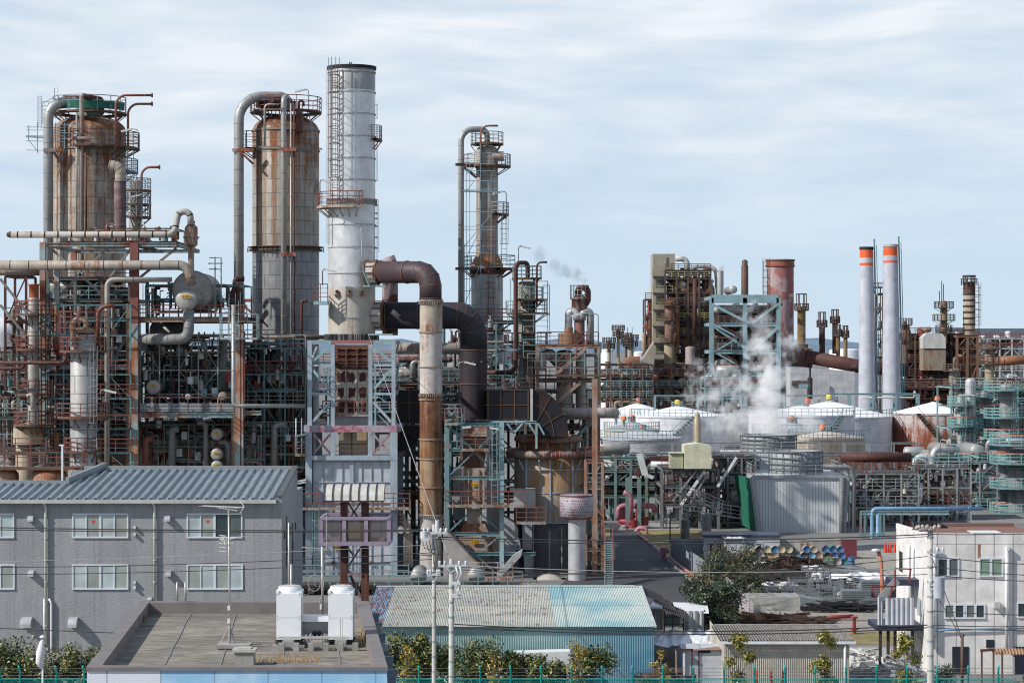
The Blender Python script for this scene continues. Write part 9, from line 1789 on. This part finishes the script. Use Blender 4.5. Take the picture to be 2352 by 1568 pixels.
t=T('furled_flag','white furled flag on a slim pole at lower left','flag',(X(97,115),115,0));q=MB();q.tube([P(98,1700,115),P(98,1465,115)],.05,8);q.lathe(P(98,1464,115),[(.02,.15),(.15,.08),(.15,0),(.02,-.02)],12);q.build('pole',WHITEP,t);q=MB();q.tube([P(96,1470,114.9),P(94,1495,114.9),P(91,1520,114.9),P(96,1535,114.9)],lambda s:.08+.16*math.sin(pi*min(1,s*1.1)),9);q.build('cloth',flat('flag_white',(.66,.65,.66),.8,.1,4),t)
GW=metal('gear_white',(.62,.64,.66),.02,.4)
def upole(label,u,vt,vb,D,r,arms,extra=None):
 t=T('utility_pole',label,'utility pole',(X(u,D),D,0));q=MB();q.lathe((X(u,D),D,0),[(r*1.25,0),(r,Z(vt,D)),(.02,Z(vt,D)+.05)],16);q.build('pole',CONCP,t)
 for(v,ul,ur)in arms:
  q=MB();q.bar(P(u-ul,v,D-r-.08),P(u+ur,v-1,D-r-.08),.1,.12);q.bar(P(u-ul*.6,v,D-r-.1),P(u,v+14,D-r-.06),.04);q.bar(P(u+ur*.6,v,D-r-.1),P(u,v+14,D-r-.06),.04);o=q.build('cross_arm',GW,t)
  for k in(-ul+3,-ul*.5,ur*.5,ur-3):q=MB();q.lathe(P(u+k,v-1,D-r-.08),[(.04,0),(.09,.06),(.05,.12),(.09,.18),(.05,.24),(.02,.26)],10);q.build('insulator',GW,o)
 for k in range(10):
  v=vt+30+k*34
  if v<vb:q=MB();q.lathe((X(u,D),D,Z(v,D)),[(r*1.2,-.05),(r*1.2,.05)],14);q.build('strap',GAL,t)
 return t
D=122.0;p1=upole('taller of the two central concrete utility poles, with insulators on a cross arm',997,1205,1568,D,.10,((1224,26,31),(1319,17,15)));q=MB();q.cyl(P(1004,1225,D-.1),.1,.0,.7,12);q.cyl(P(975,1235,D-.3),.2,-.1,.35,12);q.box(X(968,D),X(985,D),D-.5,D-.2,Z(1240,D),Z(1233,D));q.build('switch_gear',GW,p1)
for k in range(5):q=MB();q.tube([P(970+k*8,1240,D-.3),P(975+k*8,1258+k*3,D-.3),P(990+k*3,1262+k*8,D-.2),P(996,1262+k*16,D-.15)],.018,5);q.build('cable',BLK,p1)
D=120.0;p2=upole('shorter of the two central concrete utility poles, with white brackets',1037,1284,1568,D,.125,((1299,30,36),));
for v in(1336,1365):q=MB();q.box(X(1037,D),X(1058,D),D-.4,D-.15,Z(v+5,D),Z(v-2,D));q.build('bracket',GW,p2)
q=MB();q.cyl(P(1054,1375,D-.3),.08,0,1.0,8);q.box(X(1049,D),X(1060,D),D-.5,D-.2,Z(1362,D),Z(1354,D));q.tube([P(1047,1300,D-.3),P(1052,1318,D-.3),P(1048,1330,D-.3)],.05,6);q.tube([P(1056,1300,D-.3),P(1060,1315,D-.3),P(1054,1330,D-.3)],.05,6);q.build('fuse_gear',GW,p2)
D=118.0;p3=upole('right utility pole in front of the white building, with a grey transformer can',2137,1203,1568,D,.14,((1268,2,32),(1342,2,26)))
q=MB();q.cyl(P(2157,1372,D-.3),.28,0,1.05,20);q.build('transformer',metal('transformer_grey',(.42,.45,.50),.05),p3);q=MB();rr=random.Random(9)
for k in range(22):q.lathe(P(2105+rr.random()*58,1208+rr.random()*8,D-.2),[(.02,.09),(.12,.05),(.12,-.05),(.02,-.09)],8,axis='x')
q.build('insulator_cluster',metal('porcelain_tan',(.42,.36,.34),.2),p3);q=MB()
for k in range(7):q.tube([P(2095+k*3,1216,D-.2),P(2108+k*6,1200+k%3*3,D-.2),P(2130+k*4,1198+k%2*4,D-.2),P(2160+k*3,1212,D-.2)],.025,5)
q.build('jumper_cable',BLK,p3)
q=MB();q.tube([P(2210,1580,132),P(2210,1455,132)],.09,8);q.bar(P(2205,1462,132),P(2216,1458,132),.08);tag(q.build('service_mast',RUSTM,None,P(2210,1580,132)),'thin dark service mast in front of the white building door','mast')
WIRE=flat('wire_black',(.03,.03,.032),.6);WIREG=flat('wire_grey',(.30,.31,.31),.5)
def wire(a,b_,Da,Db_,sag,label,m=WIRE,r=.022):
 A,B_=P(*a,Da),P(*b_,Db_);q=MB();q.tube([A.lerp(B_,k/16)-Vector((0,0,M(sag,(Da+Db_)/2)*4*(k/16)*(1-k/16)))for k in range(17)],r,5,cap=False);tag(q.build('wire',m,None,A),label,'wire')
for k,(a,b_,s_,r_)in enumerate((((-40,1210),(997,1216),4,.035),((-40,1215),(997,1219),4,.03),((-40,1302),(997,1268),8,.022),((-40,1318),(997,1283),9,.022),((-40,1440),(450,1460),0,.03),((-40,1290),(997,1250),4,.012))):wire(a,b_,128,122,s_,'%s black wire crossing the grey building, counting from the top'%ORD[(0,1,3,4,5,2)[k]],WIRE if k!=5 else WIREG,r_)
for k,(a,b_,s_)in enumerate((((997,1232),(2137,1226),12),((997,1237),(2137,1231),14),((1037,1296),(2137,1303),14),((1037,1300),(2137,1318),14),((1037,1306),(2137,1276),26),((1037,1432),(2137,1434),16),((997,1436),(2137,1440),18))):wire(a,b_,122,118,s_,'%s long wire between the central poles and the right pole, from the top'%ORD[k],WIREG if k in(2,)else WIRE,.03 if k in(0,5,6)else .02)
for k,(a,b_,s_)in enumerate((((2137,1300),(2400,1322),3),((2137,1318),(2400,1334),4),((2137,1276),(2400,1296),4),((2137,1226),(2400,1224),2),((2137,1434),(2400,1436),3),((2137,1440),(2400,1446),3),((2137,1402),(2400,1412),2))):wire(a,b_,118,112,s_,'%s wire running right from the right pole, counting from the top'%ORD[(2,3,1,0,5,6,4)[k]],WIRE,.022)
for k,(a,b_)in enumerate((((846,768),(1037,1296)),((2137,1270),(2208,1460)),((2160,1380),(2206,1460)))):wire(a,b_,(202,118,118)[k],(120,131,131)[k],0,('thin guy wire slanting down from the stack base to the poles','longer slanting stay wire beside the right pole','shorter slanting stay wire beside the right pole')[k],WIREG,.025)
for o in bpy.data.objects:
 if '_w' in o:del o['_w']
